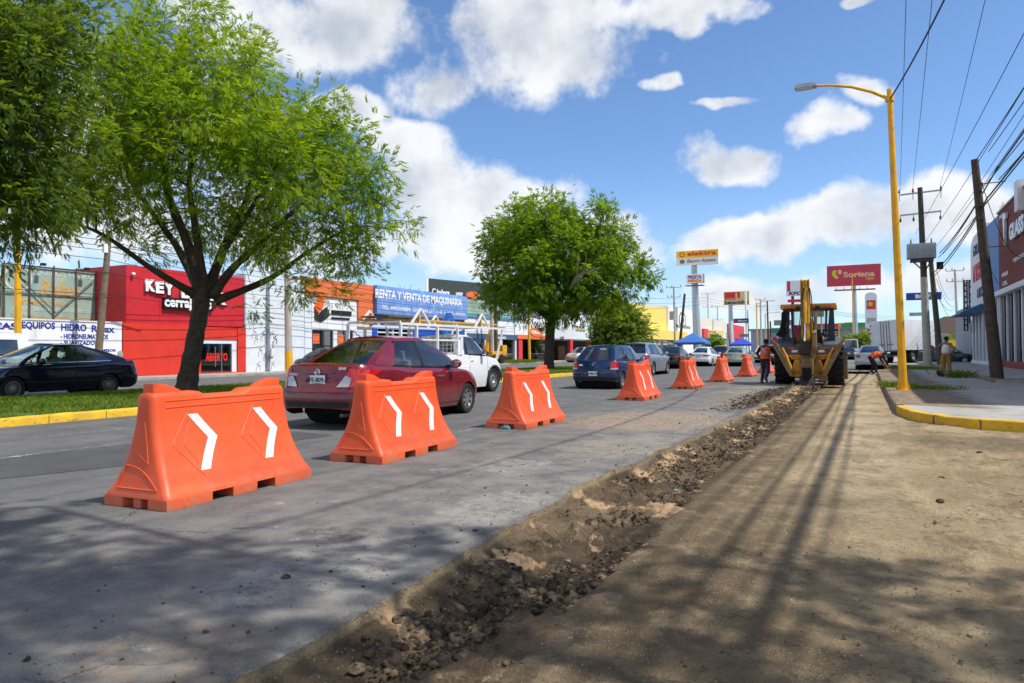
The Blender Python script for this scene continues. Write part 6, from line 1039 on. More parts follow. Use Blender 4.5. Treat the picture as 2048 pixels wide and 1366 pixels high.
for i, (x, y, a, lb) in enumerate(BAR):
    o = bar0 if i == 0 else copy_tree(bar0)
    o.location = (x, y, 0.0); o.rotation_euler = (0, 0, R(a)); o['label'] = lb; o['group'] = 'orange barriers in a row'
# ================================================================== VEHICLES
M_TYRE = mat('tyre_rubber', '1b1b1c', 0.85, var=0.15); M_RIM = mat('alloy_rim', 'b4b7bb', 0.3, 0.85, var=0.05); M_STEELR = mat('steel_rim', '8d8f90', 0.45, 0.6); M_BLKP = mat('black_plastic', '1a1b1d', 0.55, var=0.1); M_UNDER = mat('underbody', '0c0c0d', 0.9, var=0.1); M_TAIL = mat('tail_lamp_red', 'b3121a', 0.12, var=0.05, coat=0.8); M_CLEAR = mat('clear_lamp', 'b4b2b6', 0.12, 0.3, var=0.05, coat=0.8)
M_CARG = glass('car_glass', (0.66, 0.78, 0.75), 0.6); M_CARGD = glass('dark_car_glass', (0.20, 0.25, 0.26), 0.8); M_SEAT = mat('grey_seat_fabric', '6d7075', 0.9); M_CHROME = mat('chrome', 'e6e8ea', 0.08, 1.0, var=0.0); M_PLATE = mat('number_plate', 'dfe3e6', 0.4, var=0.05); M_SEAM = mat('panel_gap', '0a0a0a', 0.9, var=0); M_TRIM = mat('window_trim', '141416', 0.4, var=0.05); M_SKIN = mat('skin', 'a8734f', 0.55, var=0.08, scale=12); M_SKIN2 = mat('tanned_skin', '8a5638', 0.55, var=0.08, scale=12); M_HAIR = mat('black_hair', '16130f', 0.7)
def paint(name, c, rough=0.28, flake=0.15, dust=0.25):
    if name in MATS: return MATS[name]
    m = bpy.data.materials.new(name); m.use_nodes = True; T = NT(m.node_tree); b = T.n['Principled BSDF']; tc = T.new('ShaderNodeTexCoord').outputs['Object']; c = lin(c)
    f = T.math('MULTIPLY', T.ramp(T.xyz(tc)[2], 0.75, 0.15), T.ramp(T.noise(tc, 4, 6, 0.65), 0.3, 0.65))
    T.put(b, 'Base Color', T.mix(T.math('MULTIPLY', f, dust), c, (0.23, 0.19, 0.15))); T.put(b, 'Metallic', flake); T.put(b, 'Roughness', T.ramp(T.noise(tc, 3, 5), 0.3, 0.7, a=rough*0.8, b=rough*1.25)); T.put(b, 'Coat Weight', 0.7); T.put(b, 'Coat Roughness', 0.05)
    MATS[name] = m; return m
WHEELS = {}
def wheel(parent, x, y, r, w, style, side):
    key = (round(r, 3), round(w, 3), style)
    if key not in WHEELS:
        b = MB(); prof = [(r*0.64, -w*0.42), (r*0.72, -w*0.5), (r*0.93, -w*0.5), (r*0.985, -w*0.40), (r, -w*0.25), (r, w*0.25), (r*0.985, w*0.40), (r*0.93, w*0.5), (r*0.72, w*0.5), (r*0.64, w*0.42)]
        b.lathe(prof, 36, 'x'); ty_o = b.build('tyre', M_TYRE, smooth=True)
        rb = MB(); m = M_RIM if style != 'steel' else M_STEELR; rr = r*0.645
        rb.lathe([(rr, -w*0.42), (rr*0.98, w*0.44), (rr*0.92, w*0.44), (rr*0.88, w*0.30), (rr*0.9, -w*0.3)], 36, 'x')
        if style == 'steel':
            rb.lathe([(rr*0.9, w*0.18), (rr*0.7, w*0.34), (rr*0.45, w*0.36), (rr*0.32, w*0.22), (0.001, w*0.24)], 24, 'x')
            for i in range(10): a = i*0.628; rb.cyl((w*0.26, math.cos(a)*rr*0.72, math.sin(a)*rr*0.72), (w*0.345, math.cos(a)*rr*0.72, math.sin(a)*rr*0.72), rr*0.06, n=6)
        else:
            ns = {'alloy5': 5, 'alloy7': 7, 'alloy15': 15}[style]; rb.lathe([(rr*0.26, w*0.30), (rr*0.22, w*0.40), (0.001, w*0.42)], 16, 'x')
            for i in range(ns):
                a = 2*math.pi*i/ns; wd = rr*(0.15 if ns < 8 else 0.045); d = Vector((0, math.cos(a), math.sin(a))); n = Vector((0, -math.sin(a), math.cos(a)))
                q = [Vector((w*0.40, 0, 0))+d*rr*0.18+n*wd*1.1, Vector((w*0.40, 0, 0))+d*rr*0.18-n*wd*1.1, Vector((w*0.36, 0, 0))+d*rr*0.93-n*wd, Vector((w*0.36, 0, 0))+d*rr*0.93+n*wd]; rb.add([tuple(v) for v in q]+[(v.x-0.03, v.y, v.z) for v in q], [(0, 1, 2, 3), (0, 4, 5, 1), (1, 5, 6, 2), (2, 6, 7, 3), (3, 7, 4, 0)])
        rim = rb.build('rim', m, smooth=True); hb = MB().lathe([(rr*0.88, w*0.05), (0.001, w*0.05)], 20, 'x'); hub = hb.build('brake_disc', M_UNDER)
        WHEELS[key] = (ty_o.data, rim.data, hub.data)
        for o in (ty_o, rim, hub): bpy.data.objects.remove(o)
    t_, r_, h_ = WHEELS[key]; o = bpy.data.objects.new('wheel', t_); col.objects.link(o); o.parent = parent; o.location = (x, y, r); o.rotation_euler = (0.3*x+y, 0, 0 if side > 0 else math.pi)
    for nm, d in (('rim', r_), ('brake_disc', h_)): q = bpy.data.objects.new(nm, d); col.objects.link(q); q.parent = o
    return o
class Car:
    """body = outlines stacked in height; cabin = sloping strips of glass and pillar. y forward, origin on the ground under the middle"""
    def __init__(s, root, P): s.t = root; s.P = P; s.yw = (P['L']/2-P['fo']-P['wb'], P['L']/2-P['fo'])
    def ztop(s, y): return float(np.interp(y, [a for a, _ in s.P['top']], [b for _, b in s.P['top']]))
    def zb(s, y, arch=True):
        P = s.P; z = float(np.interp(y, [-P['L']/2, -P['L']/2+0.35, P['L']/2-0.5, P['L']/2], [P.get('rz', 0.27), 0.2, 0.19, 0.22]))
        if arch:
            for w_ in s.yw:
                ra = P['wr']*1.16; dy = abs(y-w_)
                if dy < ra: z = max(z, P['wr']*0.95+math.sqrt(ra*ra-dy*dy)*1.0)
        return z
    def plan(s, q, z):
        """q in [-1,1]: from rear centre round the right-hand side to the front centre (sign = side)"""
        P = s.P; a = abs(q); sg = 1 if q >= 0 else -1; W_ = P['W']/2
        hz = np.interp(z, [0.18, 0.30, 0.52, 0.72, 0.88, 1.05, 1.3], P.get('sect', [0.93, 0.975, 1.0, 0.995, 0.98, 0.945, 0.93])); w = W_*hz
        yr = -P['L']/2+np.interp(z, [0.2, 0.35, 0.5, 0.62, 0.75, 0.95, 1.1, 1.6], P.get('rear', [0.10, 0.02, 0.0, 0.02, 0.07, 0.10, 0.13, 0.3])); yf = P['L']/2-np.interp(z, [0.2, 0.35, 0.5, 0.65, 0.8, 1.0], P.get('front', [0.08, 0.0, 0.0, 0.05, 0.18, 0.5]))
        rcx, rcy, fcx, fcy = P.get('corner', (0.22, 0.34, 0.42, 0.55)); bul = P.get('bulge', 0.05)
        if a < 0.2: x = (w-rcx)*a/0.2; y = yr+bul*(a/0.2)**2
        elif a < 0.3: th = (a-0.2)/0.1*math.pi/2; x = w-rcx+rcx*math.sin(th); y = yr+bul+rcy*(1-math.cos(th))
        elif a < 0.8: x = w; y = yr+bul+rcy+(yf-fcy-0.1-(yr+bul+rcy))*(a-0.3)/0.5
        elif a < 0.9: th = (a-0.8)/0.1*math.pi/2; x = w-fcx*(1-math.cos(th)); y = yf-fcy-0.1+fcy*math.sin(th)
        else: x = (w-fcx)*(1-(a-0.9)/0.1); y = yf-0.1+0.1*((a-0.9)/0.1)**0.7
        return sg*x, y
    def S(s, q, t, arch=True):
        _, y0 = s.plan(q, 0.6); a = abs(q)
        for _ in range(2):
            zt, zb = s.ztop(y0), s.zb(y0, arch and 0.24 < a < 0.88); z = zb+(zt-zb)*t; x, y0 = s.plan(q, z)
        sh = s.P.get('shoulder', 0.035)*max(0, (t-0.86)/0.14)**2; return Vector((x*(1-sh), y0, z))
    def N(s, q, t):
        e = 0.004; a = s.S(q+e, t, False)-s.S(q-e, t, False); b = s.S(q, min(1, t+0.02), False)-s.S(q, max(0, t-0.02), False); n = a.cross(b)
        return n.normalized() if n.length > 1e-9 else Vector((0, -1, 0))
    def patch(s, name, m, quad, off=0.006, nu=6, nv=4, parent=None, mirror=True, smooth=True):
        """patch on the body between four (q, z) corners; z is an absolute height"""
        os_ = []
        for sg in ((1, -1) if mirror else (1,)):
            b = MB(); (qa, za), (qb, zb_), (qc, zc), (qd, zd) = quad
            def fn(u, v):
                q = ((qa*(1-u)+qb*u)*(1-v)+(qd*(1-u)+qc*u)*v)*sg; z = (za*(1-u)+zb_*u)*(1-v)+(zd*(1-u)+zc*u)*v
                x, y = s.plan(q, z); y0 = y; lo, hi = s.zb(y0, False), s.ztop(y0); t = max(0, min(1, (z-lo)/(hi-lo))); return s.S(q, t, False)+s.N(q, t)*off
            b.grid(fn, nu, nv); os_.append(b.build(name, m, parent or s.t, smooth=smooth, angle=60))
        return os_
    def body(s, m):
        n = 74; qs = sorted(set([i/24*0.2 for i in range(0, 25, 4)]+[0.2+i/6*0.1 for i in range(7)]+[0.3+i/n*0.5 for i in range(n+1)]+[0.8+i/7*0.1 for i in range(8)]+[0.9+i/5*0.1 for i in range(6)])); Q_ = [-q for q in reversed(qs) if q > 0]+qs
        ts = [0, 0.03, 0.1, 0.2, 0.33, 0.46, 0.6, 0.74, 0.86, 0.93, 0.975, 1.0]; rows = [[s.S(q, t) for q in Q_] for t in ts]
        top = rows[-1]; L = s.P['L']/2; crown = s.P.get('crown', 0.035)
        for k in (0.05, 0.14, 0.35, 0.65, 1.0):
            row = []
            for p in top:
                c = Vector((0, max(-L+0.55, min(L-0.75, p.y)), 0)); x, y = p.x*(1-k)+c.x*k, p.y*(1-k)+c.y*k; row.append(Vector((x, y, max(s.ztop(y), p.z if k < 0.1 else 0)+crown*(1-(1-k)**2)+0.006*min(1, k*8))))
            rows.append(row)
        b = MB(); w = len(Q_); b.add([v for r_ in rows for v in r_], [(j*w+i, j*w+i+1, (j+1)*w+i+1, (j+1)*w+i) for j in range(len(rows)-1) for i in range(w-1)])
        # close the shell at the front centre line
        o = b.build('body', m, s.t, smooth=True, angle=42); W_ = s.P['W']/2; P = s.P
        MB().bx(-W_+0.26, W_-0.26, -L+0.45, L-0.35, 0.21, 0.62).build('underbody', M_UNDER, s.t)
        for y in s.yw: MB().lathe([(0.001, -W_+0.24), (P['wr']*1.12, -W_+0.24), (P['wr']*1.12, W_-0.24), (0.001, W_-0.24)], 20, 'x', (0, y, P['wr'])).build('wheel_housing', M_UNDER, s.t)
        return o
    # ---- cabin
    def gy(s, v): c = s.P['cab']; return c['r0']+(c['r1']-c['r0'])*v**c.get('rp', 1.0), c['f0']+(c['f1']-c['f0'])*v**c.get('fp', 1.0)
    def zroof(s, y): c = s.P['cab']; return float(np.interp(y, [a for a, _ in c['roof']], [b for _, b in c['roof']]))
    def gw(s, v): c = s.P['cab']; return c['wb']+(c['wt']-c['wb'])*v**1.25
    def G(s, u, v, off=0.0):
        yr, yf = s.gy(v); y = yr+(yf-yr)*u; ym = min(max(y, s.gy(1)[0]), s.gy(1)[1]); zb = s.ztop(y)+0.012; zt = s.zroof(ym); z = zb+(zt-zb)*v; e = abs(2*u-1); return Vector((s.gw(v)*(1-0.07*e**3)+off, y, z))
    def E(s, a, v, front, off=0.0):
        yr, yf = s.gy(v); bul = s.P['cab'].get('bow', 0.09)*(1-a*a); y = yf+bul+off if front else yr-bul*0.8-off; u = 1 if front else 0; g_ = s.G(u, v); zb = s.ztop(y if front else max(y, -s.P['L']/2+0.1)); return Vector((g_.x*a, y, g_.z+0.02*(1-a*a)*v+off*0.3))
    def strip(s, name, m, u0, u1, v0, v1, off=0.0, nu=6, nv=6, parent=None):
        r = []
        for sg in (1, -1):
            b = MB()
            def fn(a, c):
                v = v0+(v1-v0)*c; ua, ub = (u0(v) if callable(u0) else u0), (u1(v) if callable(u1) else u1); p = s.G(ua+(ub-ua)*a, v, off); return Vector((p.x*sg, p.y, p.z))
            b.grid(fn, nu, nv); r.append(b.build(name, m, parent or s.t, smooth=True, angle=60))
        return r
    def uy(s, y): return lambda v: (y-s.gy(v)[0])/(s.gy(v)[1]-s.gy(v)[0])
    def cabin(s, m, side_glass, back_glass=None, wind=None):
        c = s.P['cab']; v0, v1 = 0.05, c.get('v1', 0.90); A = 1-c.get('a', 0.045); uA = lambda v: A-0.02*v; cr_ = c['c']; uC = lambda v: (cr_[0]+(cr_[1]-cr_[0])*v-s.gy(v)[0])/(s.gy(v)[1]-s.gy(v)[0])
        yB = c['b']; ub0, ub1 = s.uy(yB-0.06), s.uy(yB+0.05); back_glass = back_glass or side_glass
        s.strip('rear_pillar', m, 0.0, uC, 0, 1); s.strip('front_pillar', m, uA, 1.0, 0, 1, nu=3); s.strip('roof_rail', m, uC, uA, v1, 1.0, nu=14, nv=3); s.strip('waist_trim', M_TRIM, uC, uA, 0.0, v0, nu=14, nv=1)
        s.strip('centre_pillar', M_TRIM, ub0, ub1, v0, v1, 0.002, nu=2); s.strip('front_window', side_glass, ub1, uA, v0, v1); 
        if c.get('q') is not None:
            q0, q1 = s.uy(c['q']-0.03), s.uy(c['q']+0.03); s.strip('quarter_pillar', M_TRIM, q0, q1, v0, v1, 0.002, nu=2); s.strip('rear_window_side', back_glass, q1, ub0, v0, v1); s.strip('quarter_window', back_glass, uC, q0, v0, v1)
        else: s.strip('rear_window_side', back_glass, uC, ub0, v0, v1)
        for front, nm, g_ in ((True, 'windscreen', wind or side_glass), (False, 'rear_window', back_glass)):
            a_ = c.get('ra', 0.88) if not front else 0.94; va, vb = (0.03, 0.95) if front else (c.get('rv', 0.05), 0.90)
            MB().grid(lambda u, v: s.E(-a_+2*a_*u, va+(vb-va)*v, front), 12, 6).build(nm, g_, s.t, smooth=True)
            fr = MB()
            for (x0, x1, p0, p1) in ((-1, -a_, 0, 1), (a_, 1, 0, 1), (-a_, a_, 0, va), (-a_, a_, vb, 1)): fr.grid(lambda u, v: s.E(x0+(x1-x0)*u, p0+(p1-p0)*v, front), 10, 5)
            fr.build('windscreen_frame' if front else 'rear_window_frame', m if not front else m, s.t, smooth=True)
        (yr, yf) = s.gy(1)
        def rf(u, v):
            y = yr+(yf-yr)*v; a = 2*u-1; g_ = s.G(v, 1.0); ex = s.P['cab'].get('bow', 0.09)*(1-a*a); y2 = y+(ex if v > 0.99 else (-ex*0.8 if v < 0.01 else 0)); return Vector((g_.x*a, y2, g_.z+0.02*(1-a*a)+0.02*(1-abs(a)**3)))
        MB().grid(rf, 16, 14).build('roof', m, s.t, smooth=True)
    def seats(s, z0=0.45, rows=None, m=None):
        m = m or M_SEAT; w = s.P['cab']['wb']*0.48
        for y in rows if rows is not None else (s.P['cab']['b']-0.05, s.P['cab']['b']-0.78):
            for x in (-w, w):
                o = MB().box((x, y-0.08, z0+0.35), (0.46, 0.14, 0.62), Euler((0.2, 0, 0)).to_matrix()).build('seat', m, s.t, bevel=0.05); MB().box((x, y-0.15, z0+0.72), (0.25, 0.1, 0.19), Euler((0.2, 0, 0)).to_matrix()).build('headrest', m, o, bevel=0.04)
        MB().bx(-w*1.8, w*1.8, s.P['cab']['r0']+0.25, s.P['cab']['f0']-0.2, z0-0.15, z0+0.1).build('cabin_floor', M_UNDER, s.t); MB().bx(-w*1.85, w*1.85, s.P['cab']['f0']-0.45, s.P['cab']['f0']-0.15, z0+0.1, s.ztop(s.P['cab']['f0'])-0.02).build('dashboard', M_BLKP, s.t)
    def finish(s, m, style='alloy7', handle=None, mirror_m=None, doors=(), plate=None, plate_z=0.8, tail=True, plate_q=0.085, plate_h=0.17, low=None, ptext='', plate_y=None):
        P = s.P; W_ = P['W']/2; tw = P.get('tw', 0.2)
        for y in s.yw:
            for sg in (1, -1): wheel(s.t, sg*(W_-tw/2-0.015), y, P['wr'], tw, style, sg)
        for y in doors:                                         # panel gaps
            for sg in (1, -1):
                b = MB()
                def fn(u, v):
                    z = 0.26+(s.ztop(y)-0.26)*v; lo, hi = 0.3, 0.8
                    for _ in range(18):
                        mid = (lo+hi)/2; lo, hi = (mid, hi) if s.plan(mid, z)[1] < y else (lo, mid)
                    x, yy = s.plan(lo, z); t = (z-s.zb(yy, False))/(s.ztop(yy)-s.zb(yy, False)); p = s.S(lo, t, False); return Vector((sg*(p.x+0.0015), p.y+(u-0.5)*0.011, p.z))
                b.grid(fn, 1, 10); b.build('door_gap', M_SEAM, s.t)
        if handle:
            hm, hz, hy = handle
            for y in hy:
                for sg in (1, -1): x = P['W']/2*np.interp(hz, [0.52, 0.72, 0.88, 1.05], [1.0, 0.995, 0.98, 0.945]); MB().box((sg*(x+0.012), y, hz), (0.03, 0.19, 0.032)).build('door_handle', hm, s.t, bevel=0.012)
        my, mz = P.get('mirror', (s.P['cab']['f0']-0.48, s.ztop(s.P['cab']['f0']-0.5)+0.09))
        for sg in (1, -1):
            o = MB().ball((sg*(W_+0.10), my, mz), (0.115, 0.075, 0.085), 12, 8).build('door_mirror', mirror_m or m, s.t, smooth=True, angle=180); MB().box((sg*(W_+0.10), my-0.062, mz), (0.16, 0.02, 0.11)).build('mirror_glass', M_CHROME, o, bevel=0.008); MB().box((sg*(W_-0.02), my+0.01, mz-0.05), (0.16, 0.06, 0.05)).build('mirror_stalk', M_BLKP, o)
        if plate:
            x, y = s.plan(0.0, plate_z); y = y-0.012 if plate_y is None else plate_y; o = MB().box((0, y, plate_z), (0.31, 0.014, 0.155)).build('number_plate', M_PLATE, s.t, bevel=0.006)
            MB().box((0, y+0.004, plate_z), (0.345, 0.012, 0.185)).build('plate_frame', M_BLKP, o)
            if ptext: text('plate_number', ptext, mat('plate_black', '1d1d22', 0.5), o, (0, y-0.009, plate_z), 0.105, '-y', 0.001, 0.002)
SEDAN = dict(L=4.46, W=1.70, wb=2.60, fo=0.83, wr=0.305, rz=0.36, top=[(-2.23, 1.00), (-1.95, 1.045), (-1.5, 1.02), (-0.6, 0.965), (0.6, 0.93), (0.95, 0.93), (1.6, 0.85), (2.0, 0.74), (2.23, 0.62)],
 cab=dict(r0=-1.62, r1=-0.66, f0=1.18, f1=0.14, rp=1.3, fp=1.4, wb=0.775, wt=0.52, b=-0.20, c=(-1.14, -0.74), ra=0.80, roof=[(-0.7, 1.495), (-0.3, 1.515), (0.2, 1.51)]))
def car(label, loc, rz, P, m, group='cars in traffic', name='car', gl=None, backg=None, **kw):
    t = thing(name, label, 'car', loc, rz, group); c = Car(t, P); c.body(m); c.cabin(m, gl or M_CARG, backg, wind=M_CARG); c.seats(); c.finish(m, **kw); return t, c
# ------------------------------------------------------------------ dark red sedan (nearest)
M_WINE = paint('wine_red_paint', '741320', 0.24, 0.15)
t, c = car('dark red sedan seen from behind, driving past the second orange barrier', (-8.2, 11.35, 0), R(1.8), SEDAN, M_WINE, style='alloy7', handle=(M_CHROME, 0.80, (-0.72, 0.32)), doors=(-0.30, 0.98, -1.28), plate=True, plate_z=0.80, ptext='AFE-809-C', plate_y=-2.155)
c.patch('tail_lamp', M_TAIL, ((0.135, 0.70), (0.215, 0.685), (0.335, 0.945), (0.20, 0.985)), 0.012, 12, 6); c.patch('reversing_lamp', M_CLEAR, ((0.125, 0.685), (0.195, 0.69), (0.205, 0.83), (0.172, 0.875)), 0.018, 6, 4); c.patch('bumper_valance', M_BLKP, ((0.0, 0.365), (0.2, 0.365), (0.2, 0.455), (0.0, 0.455)), 0.01, 8, 3); c.patch('boot_gap', M_SEAM, ((0.0, 0.645), (0.135, 0.645), (0.135, 0.652), (0.0, 0.652)), 0.003, 8, 1); c.patch('boot_crease', M_WINE, ((0.0, 0.905), (0.11, 0.905), (0.10, 0.935), (0.0, 0.935)), 0.022, 8, 2)
c.patch('bumper_edge', M_WINE, ((0.0, 0.60), (0.24, 0.60), (0.24, 0.645), (0.0, 0.645)), 0.028, 10, 3); c.patch('sill_crease', M_WINE, ((0.36, 0.30), (0.72, 0.30), (0.72, 0.325), (0.36, 0.325)), 0.012, 10, 1)
_, yb = c.plan(0, 0.94); o = MB().lathe([(0.034, 0), (0.046, -0.012), (0.058, 0)], 20, 'y', (0, yb-0.025, 0.925)).box((0, yb-0.03, 0.925), (0.12, 0.012, 0.018)).build('badge', M_CHROME, t, smooth=True)
text('badge_lettering', 'VERSA', M_CHROME, t, (-0.52, yb+0.02, 0.885), 0.06, '-y', 0.003, 0.003); text('badge_lettering', 'SENSE', M_CHROME, t, (0.47, yb+0.01, 0.985), 0.055, '-y', 0.003, 0.003)
MB().tube([(0.0, -0.98, 1.50), (-0.14, -1.14, 1.66)], [0.009, 0.004], 6).build('antenna', M_BLKP, t); MB().ball((0, -0.96, 1.505), (0.035, 0.06, 0.02)).build('antenna_foot', M_BLKP, t, smooth=True)
MB().bx(-0.5, 0.5, -1.45, -1.0, 0.98, 1.0).build('parcel_shelf', M_BLKP, t); t.scale = (1.03, 1.035, 1.02); MB().cyl((0.5, -2.2, 0.24), (0.5, -2.0, 0.24), 0.03, n=10).build('exhaust', M_STEEL, t)
# ------------------------------------------------------------------ navy sedan on the far carriageway (driving towards the camera side)
M_NAVY = paint('navy_paint', '0a1030', 0.12, 0.3, 0.08); P = dict(SEDAN); P.update(L=4.5, top=[(-2.25, 0.95), (-1.95, 0.985), (-1.4, 0.95), (0.7, 0.90), (1.0, 0.90), (1.7, 0.80), (2.25, 0.6)], cab=dict(r0=-1.8, r1=-0.55, f0=1.25, f1=0.2, rp=1.45, fp=1.35, wb=0.78, wt=0.54, b=-0.10, c=(-1.36, -0.6), roof=[(-0.6, 1.42), (-0.2, 1.44), (0.2, 1.435)]))
t, c = car('glossy navy sedan with a driver crossing in front of the white lettered wall', (-21.55, 12.75, 0), R(180), P, M_NAVY, style='alloy15', handle=(M_NAVY, 0.74, (-0.75, 0.3)), doors=(-0.2, 1.0, -1.2), plate=True)
c.patch('tail_lamp', M_TAIL, ((0.15, 0.72), (0.22, 0.70), (0.30, 0.86), (0.2, 0.90)), 0.01, 8, 4); c.patch('side_moulding', M_BLKP, ((0.36, 0.44), (0.74, 0.44), (0.74, 0.48), (0.36, 0.48)), 0.008, 8, 1)
c.strip('window_chrome', M_CHROME, 0.17, 0.95, 0.04, 0.07, 0.004, 14, 1); t.scale = (1.05, 1.05, 1.07)
def head_shape(b, c_, s=1.0):
    c_ = Vector(c_); b.ball(c_, (0.075*s, 0.095*s, 0.115*s), 12, 9); b.ball(c_+Vector((0, 0.09, -0.03))*s, (0.014*s, 0.03*s, 0.02*s), 6, 5); b.ball(c_+Vector((0, 0.06, -0.085))*s, (0.045*s, 0.045*s, 0.035*s), 8, 6)
    for sx in (-1, 1): b.ball(c_+Vector((sx*0.077, -0.005, -0.01))*s, (0.012*s, 0.022*s, 0.032*s), 6, 5)
dv = thing('person', 'driver in a teal shirt and dark glasses at the wheel of the navy sedan', 'person', t.location, R(180)); dv.scale = (1.05, 1.05, 1.07); b = MB(); head_shape(b, (-0.37, 0.12, 1.24)); b.tube([(-0.37, 0.08, 1.02), (-0.37, 0.1, 1.18)], [0.06, 0.055], 10); b.build('body', M_SKIN, dv, smooth=True, angle=180)
MB().tube([(-0.37, 0.0, 0.5), (-0.37, 0.02, 0.8), (-0.37, 0.05, 1.0), (-0.37, 0.07, 1.08)], [0.16, 0.2, 0.19, 0.08], 12).tube([(-0.55, 0.05, 0.98), (-0.56, 0.25, 0.8), (-0.48, 0.5, 0.92)], [0.07, 0.055, 0.045], 8).tube([(-0.19, 0.05, 0.98), (-0.2, 0.25, 0.8), (-0.3, 0.5, 0.92)], [0.07, 0.055, 0.045], 8).build('shirt', mat('teal_shirt', '6f9a98', 0.9), dv, smooth=True, angle=180); MB().ball((-0.37, 0.1, 1.285), (0.082, 0.098, 0.085), 12, 8).build('hair', M_HAIR, dv, smooth=True, angle=180); MB().box((-0.37, 0.205, 1.255), (0.14, 0.02, 0.035)).build('sunglasses', M_BLKP, dv)
o = MB().lathe([(0.17, 0), (0.185, 0.012), (0.2, 0), (0.185, -0.012), (0.17, 0)], 20, 'y', (-0.37, 0.62, 0.93)).build('steering_wheel', M_BLKP, t, smooth=True)
# ------------------------------------------------------------------ blue hatchback
HATCH = dict(L=3.90, W=1.65, wb=2.46, fo=0.80, wr=0.285, rz=0.30, rear=[0.08, 0.02, 0.0, 0.01, 0.05, 0.10, 0.18, 0.4], top=[(-1.95, 0.95), (-1.5, 0.94), (0.4, 0.90), (0.85, 0.90), (1.5, 0.80), (1.95, 0.6)], corner=(0.2, 0.26, 0.4, 0.5),
 cab=dict(r0=-1.76, r1=-1.28, f0=1.0, f1=0.28, wb=0.745, wt=0.56, b=0.05, c=(-1.30, -1.18), ra=0.86, roof=[(-1.3, 1.40), (-0.7, 1.45), (0.28, 1.44)]))
M_BLUEC = paint('royal_blue_paint', '15315f', 0.25, 0.3, 0.3)
t, c = car('blue three-door hatchback with red tail lamps behind the third and fourth barriers', (-8.0, 24.2, 0), R(-2), HATCH, M_BLUEC, style='alloy5', handle=(M_BLKP, 0.78, (-0.05,)), doors=(-0.1, 1.0), plate=True, plate_z=0.52, ptext='AAM-352', gl=M_CARG)
c.patch('tail_lamp', M_TAIL, ((0.185, 0.70), (0.275, 0.70), (0.262, 0.93), (0.195, 0.92)), 0.012, 8, 5); c.patch('reversing_lamp', M_CLEAR, ((0.187, 0.655), (0.268, 0.655), (0.272, 0.70), (0.186, 0.70)), 0.012, 6, 2); c.patch('bumper_strip', M_BLKP, ((0, 0.30), (0.3, 0.30), (0.3, 0.405), (0, 0.405)), 0.012, 10, 2); c.patch('bumper_edge', M_BLUEC, ((0, 0.60), (0.27, 0.60), (0.27, 0.635), (0, 0.635)), 0.02, 10, 2); c.patch('hatch_gap', M_SEAM, ((0, 0.64), (0.18, 0.64), (0.18, 0.646), (0, 0.646)), 0.004, 6, 1)
_, yb = c.plan(0, 0.83); MB().lathe([(0.05, 0), (0.057, -0.012), (0.064, 0)], 20, 'y', (0, yb-0.012, 0.84)).build('badge', M_CHROME, t, smooth=True); MB().tube([(-0.04, yb-0.02, 0.875), (-0.02, yb-0.02, 0.80), (0, yb-0.02, 0.85), (0.02, yb-0.02, 0.80), (0.04, yb-0.02, 0.875)], 0.007, 5).build('badge_letter', M_CHROME, t); text('badge_lettering', 'GOL', M_CHROME, t, (-0.45, yb-0.004, 0.80), 0.07, '-y', 0.003, 0.003); MB().bar((0.05, -1.72, 1.0), (0.5, -1.68, 1.06), 0.02).build('rear_wiper', M_BLKP, t)
MB().lathe([(0.001, 0), (0.07, 0), (0.07, 0.01)], 16, 'y', (0.52, yb-0.008, 0.68)).build('sticker', M_BLKP, t); MB().box((0.2, -1.50, 1.33), (0.2, 0.01, 0.04)).build('window_sticker', M_WLET, t); MB().box((-0.15, -1.40, 1.15), (0.14, 0.1, 0.2)).build('toy', mat('red_toy', 'c8402c', 0.8), t, bevel=0.04); MB().cyl((-0.5, -1.9, 0.25), (-0.5, -1.7, 0.25), 0.03, n=8).build('exhaust', M_STEEL, t)
# ------------------------------------------------------------------ grey sport-utility vehicle
SUV = dict(L=4.55, W=1.84, wb=2.70, fo=0.9, wr=0.35, rz=0.38, tw=0.23, sect=[0.95, 0.98, 1.0, 1.0, 0.99, 0.96, 0.93], rear=[0.12, 0.04, 0.0, 0.0, 0.02, 0.06, 0.12, 0.42], top=[(-2.27, 1.10), (-1.5, 1.09), (0.6, 1.04), (1.0, 1.04), (1.7, 0.96), (2.27, 0.7)], corner=(0.25, 0.36, 0.45, 0.55),
 cab=dict(r0=-2.0, r1=-1.42, f0=1.12, f1=0.28, wb=0.83, wt=0.60, b=-0.18, q=-1.05, c=(-1.55, -1.3), roof=[(-1.5, 1.60), (-0.7, 1.66), (0.28, 1.645)]))
M_GREYC = paint('steel_grey_paint', '8d97a5', 0.25, 0.5, 0.2)
t, c = car('steel grey sport-utility vehicle with lit tail lamps right of the blue hatchback', (-10.5, 36.9, 0), R(-1), SUV, M_GREYC, style='alloy5', handle=(M_GREYC, 0.92, (-0.7, 0.35)), doors=(-0.25, 1.0, -1.2), plate=True, plate_z=0.85, gl=M_CARGD)
c.patch('tail_lamp', M_TAIL, ((0.16, 0.92), (0.24, 0.90), (0.31, 1.02), (0.2, 1.05)), 0.012, 8, 4); c.patch('bumper_cladding', M_BLKP, ((0, 0.40), (0.3, 0.40), (0.3, 0.60), (0, 0.60)), 0.012, 10, 2); MB().bx(-0.12, 0.12, -1.52, -1.49, 1.62, 1.65).build('brake_lamp', M_TAIL, t); MB().bx(-0.55, 0.55, -1.62, -1.36, 1.655, 1.675).build('roof_spoiler', M_GREYC, t, bevel=0.01)
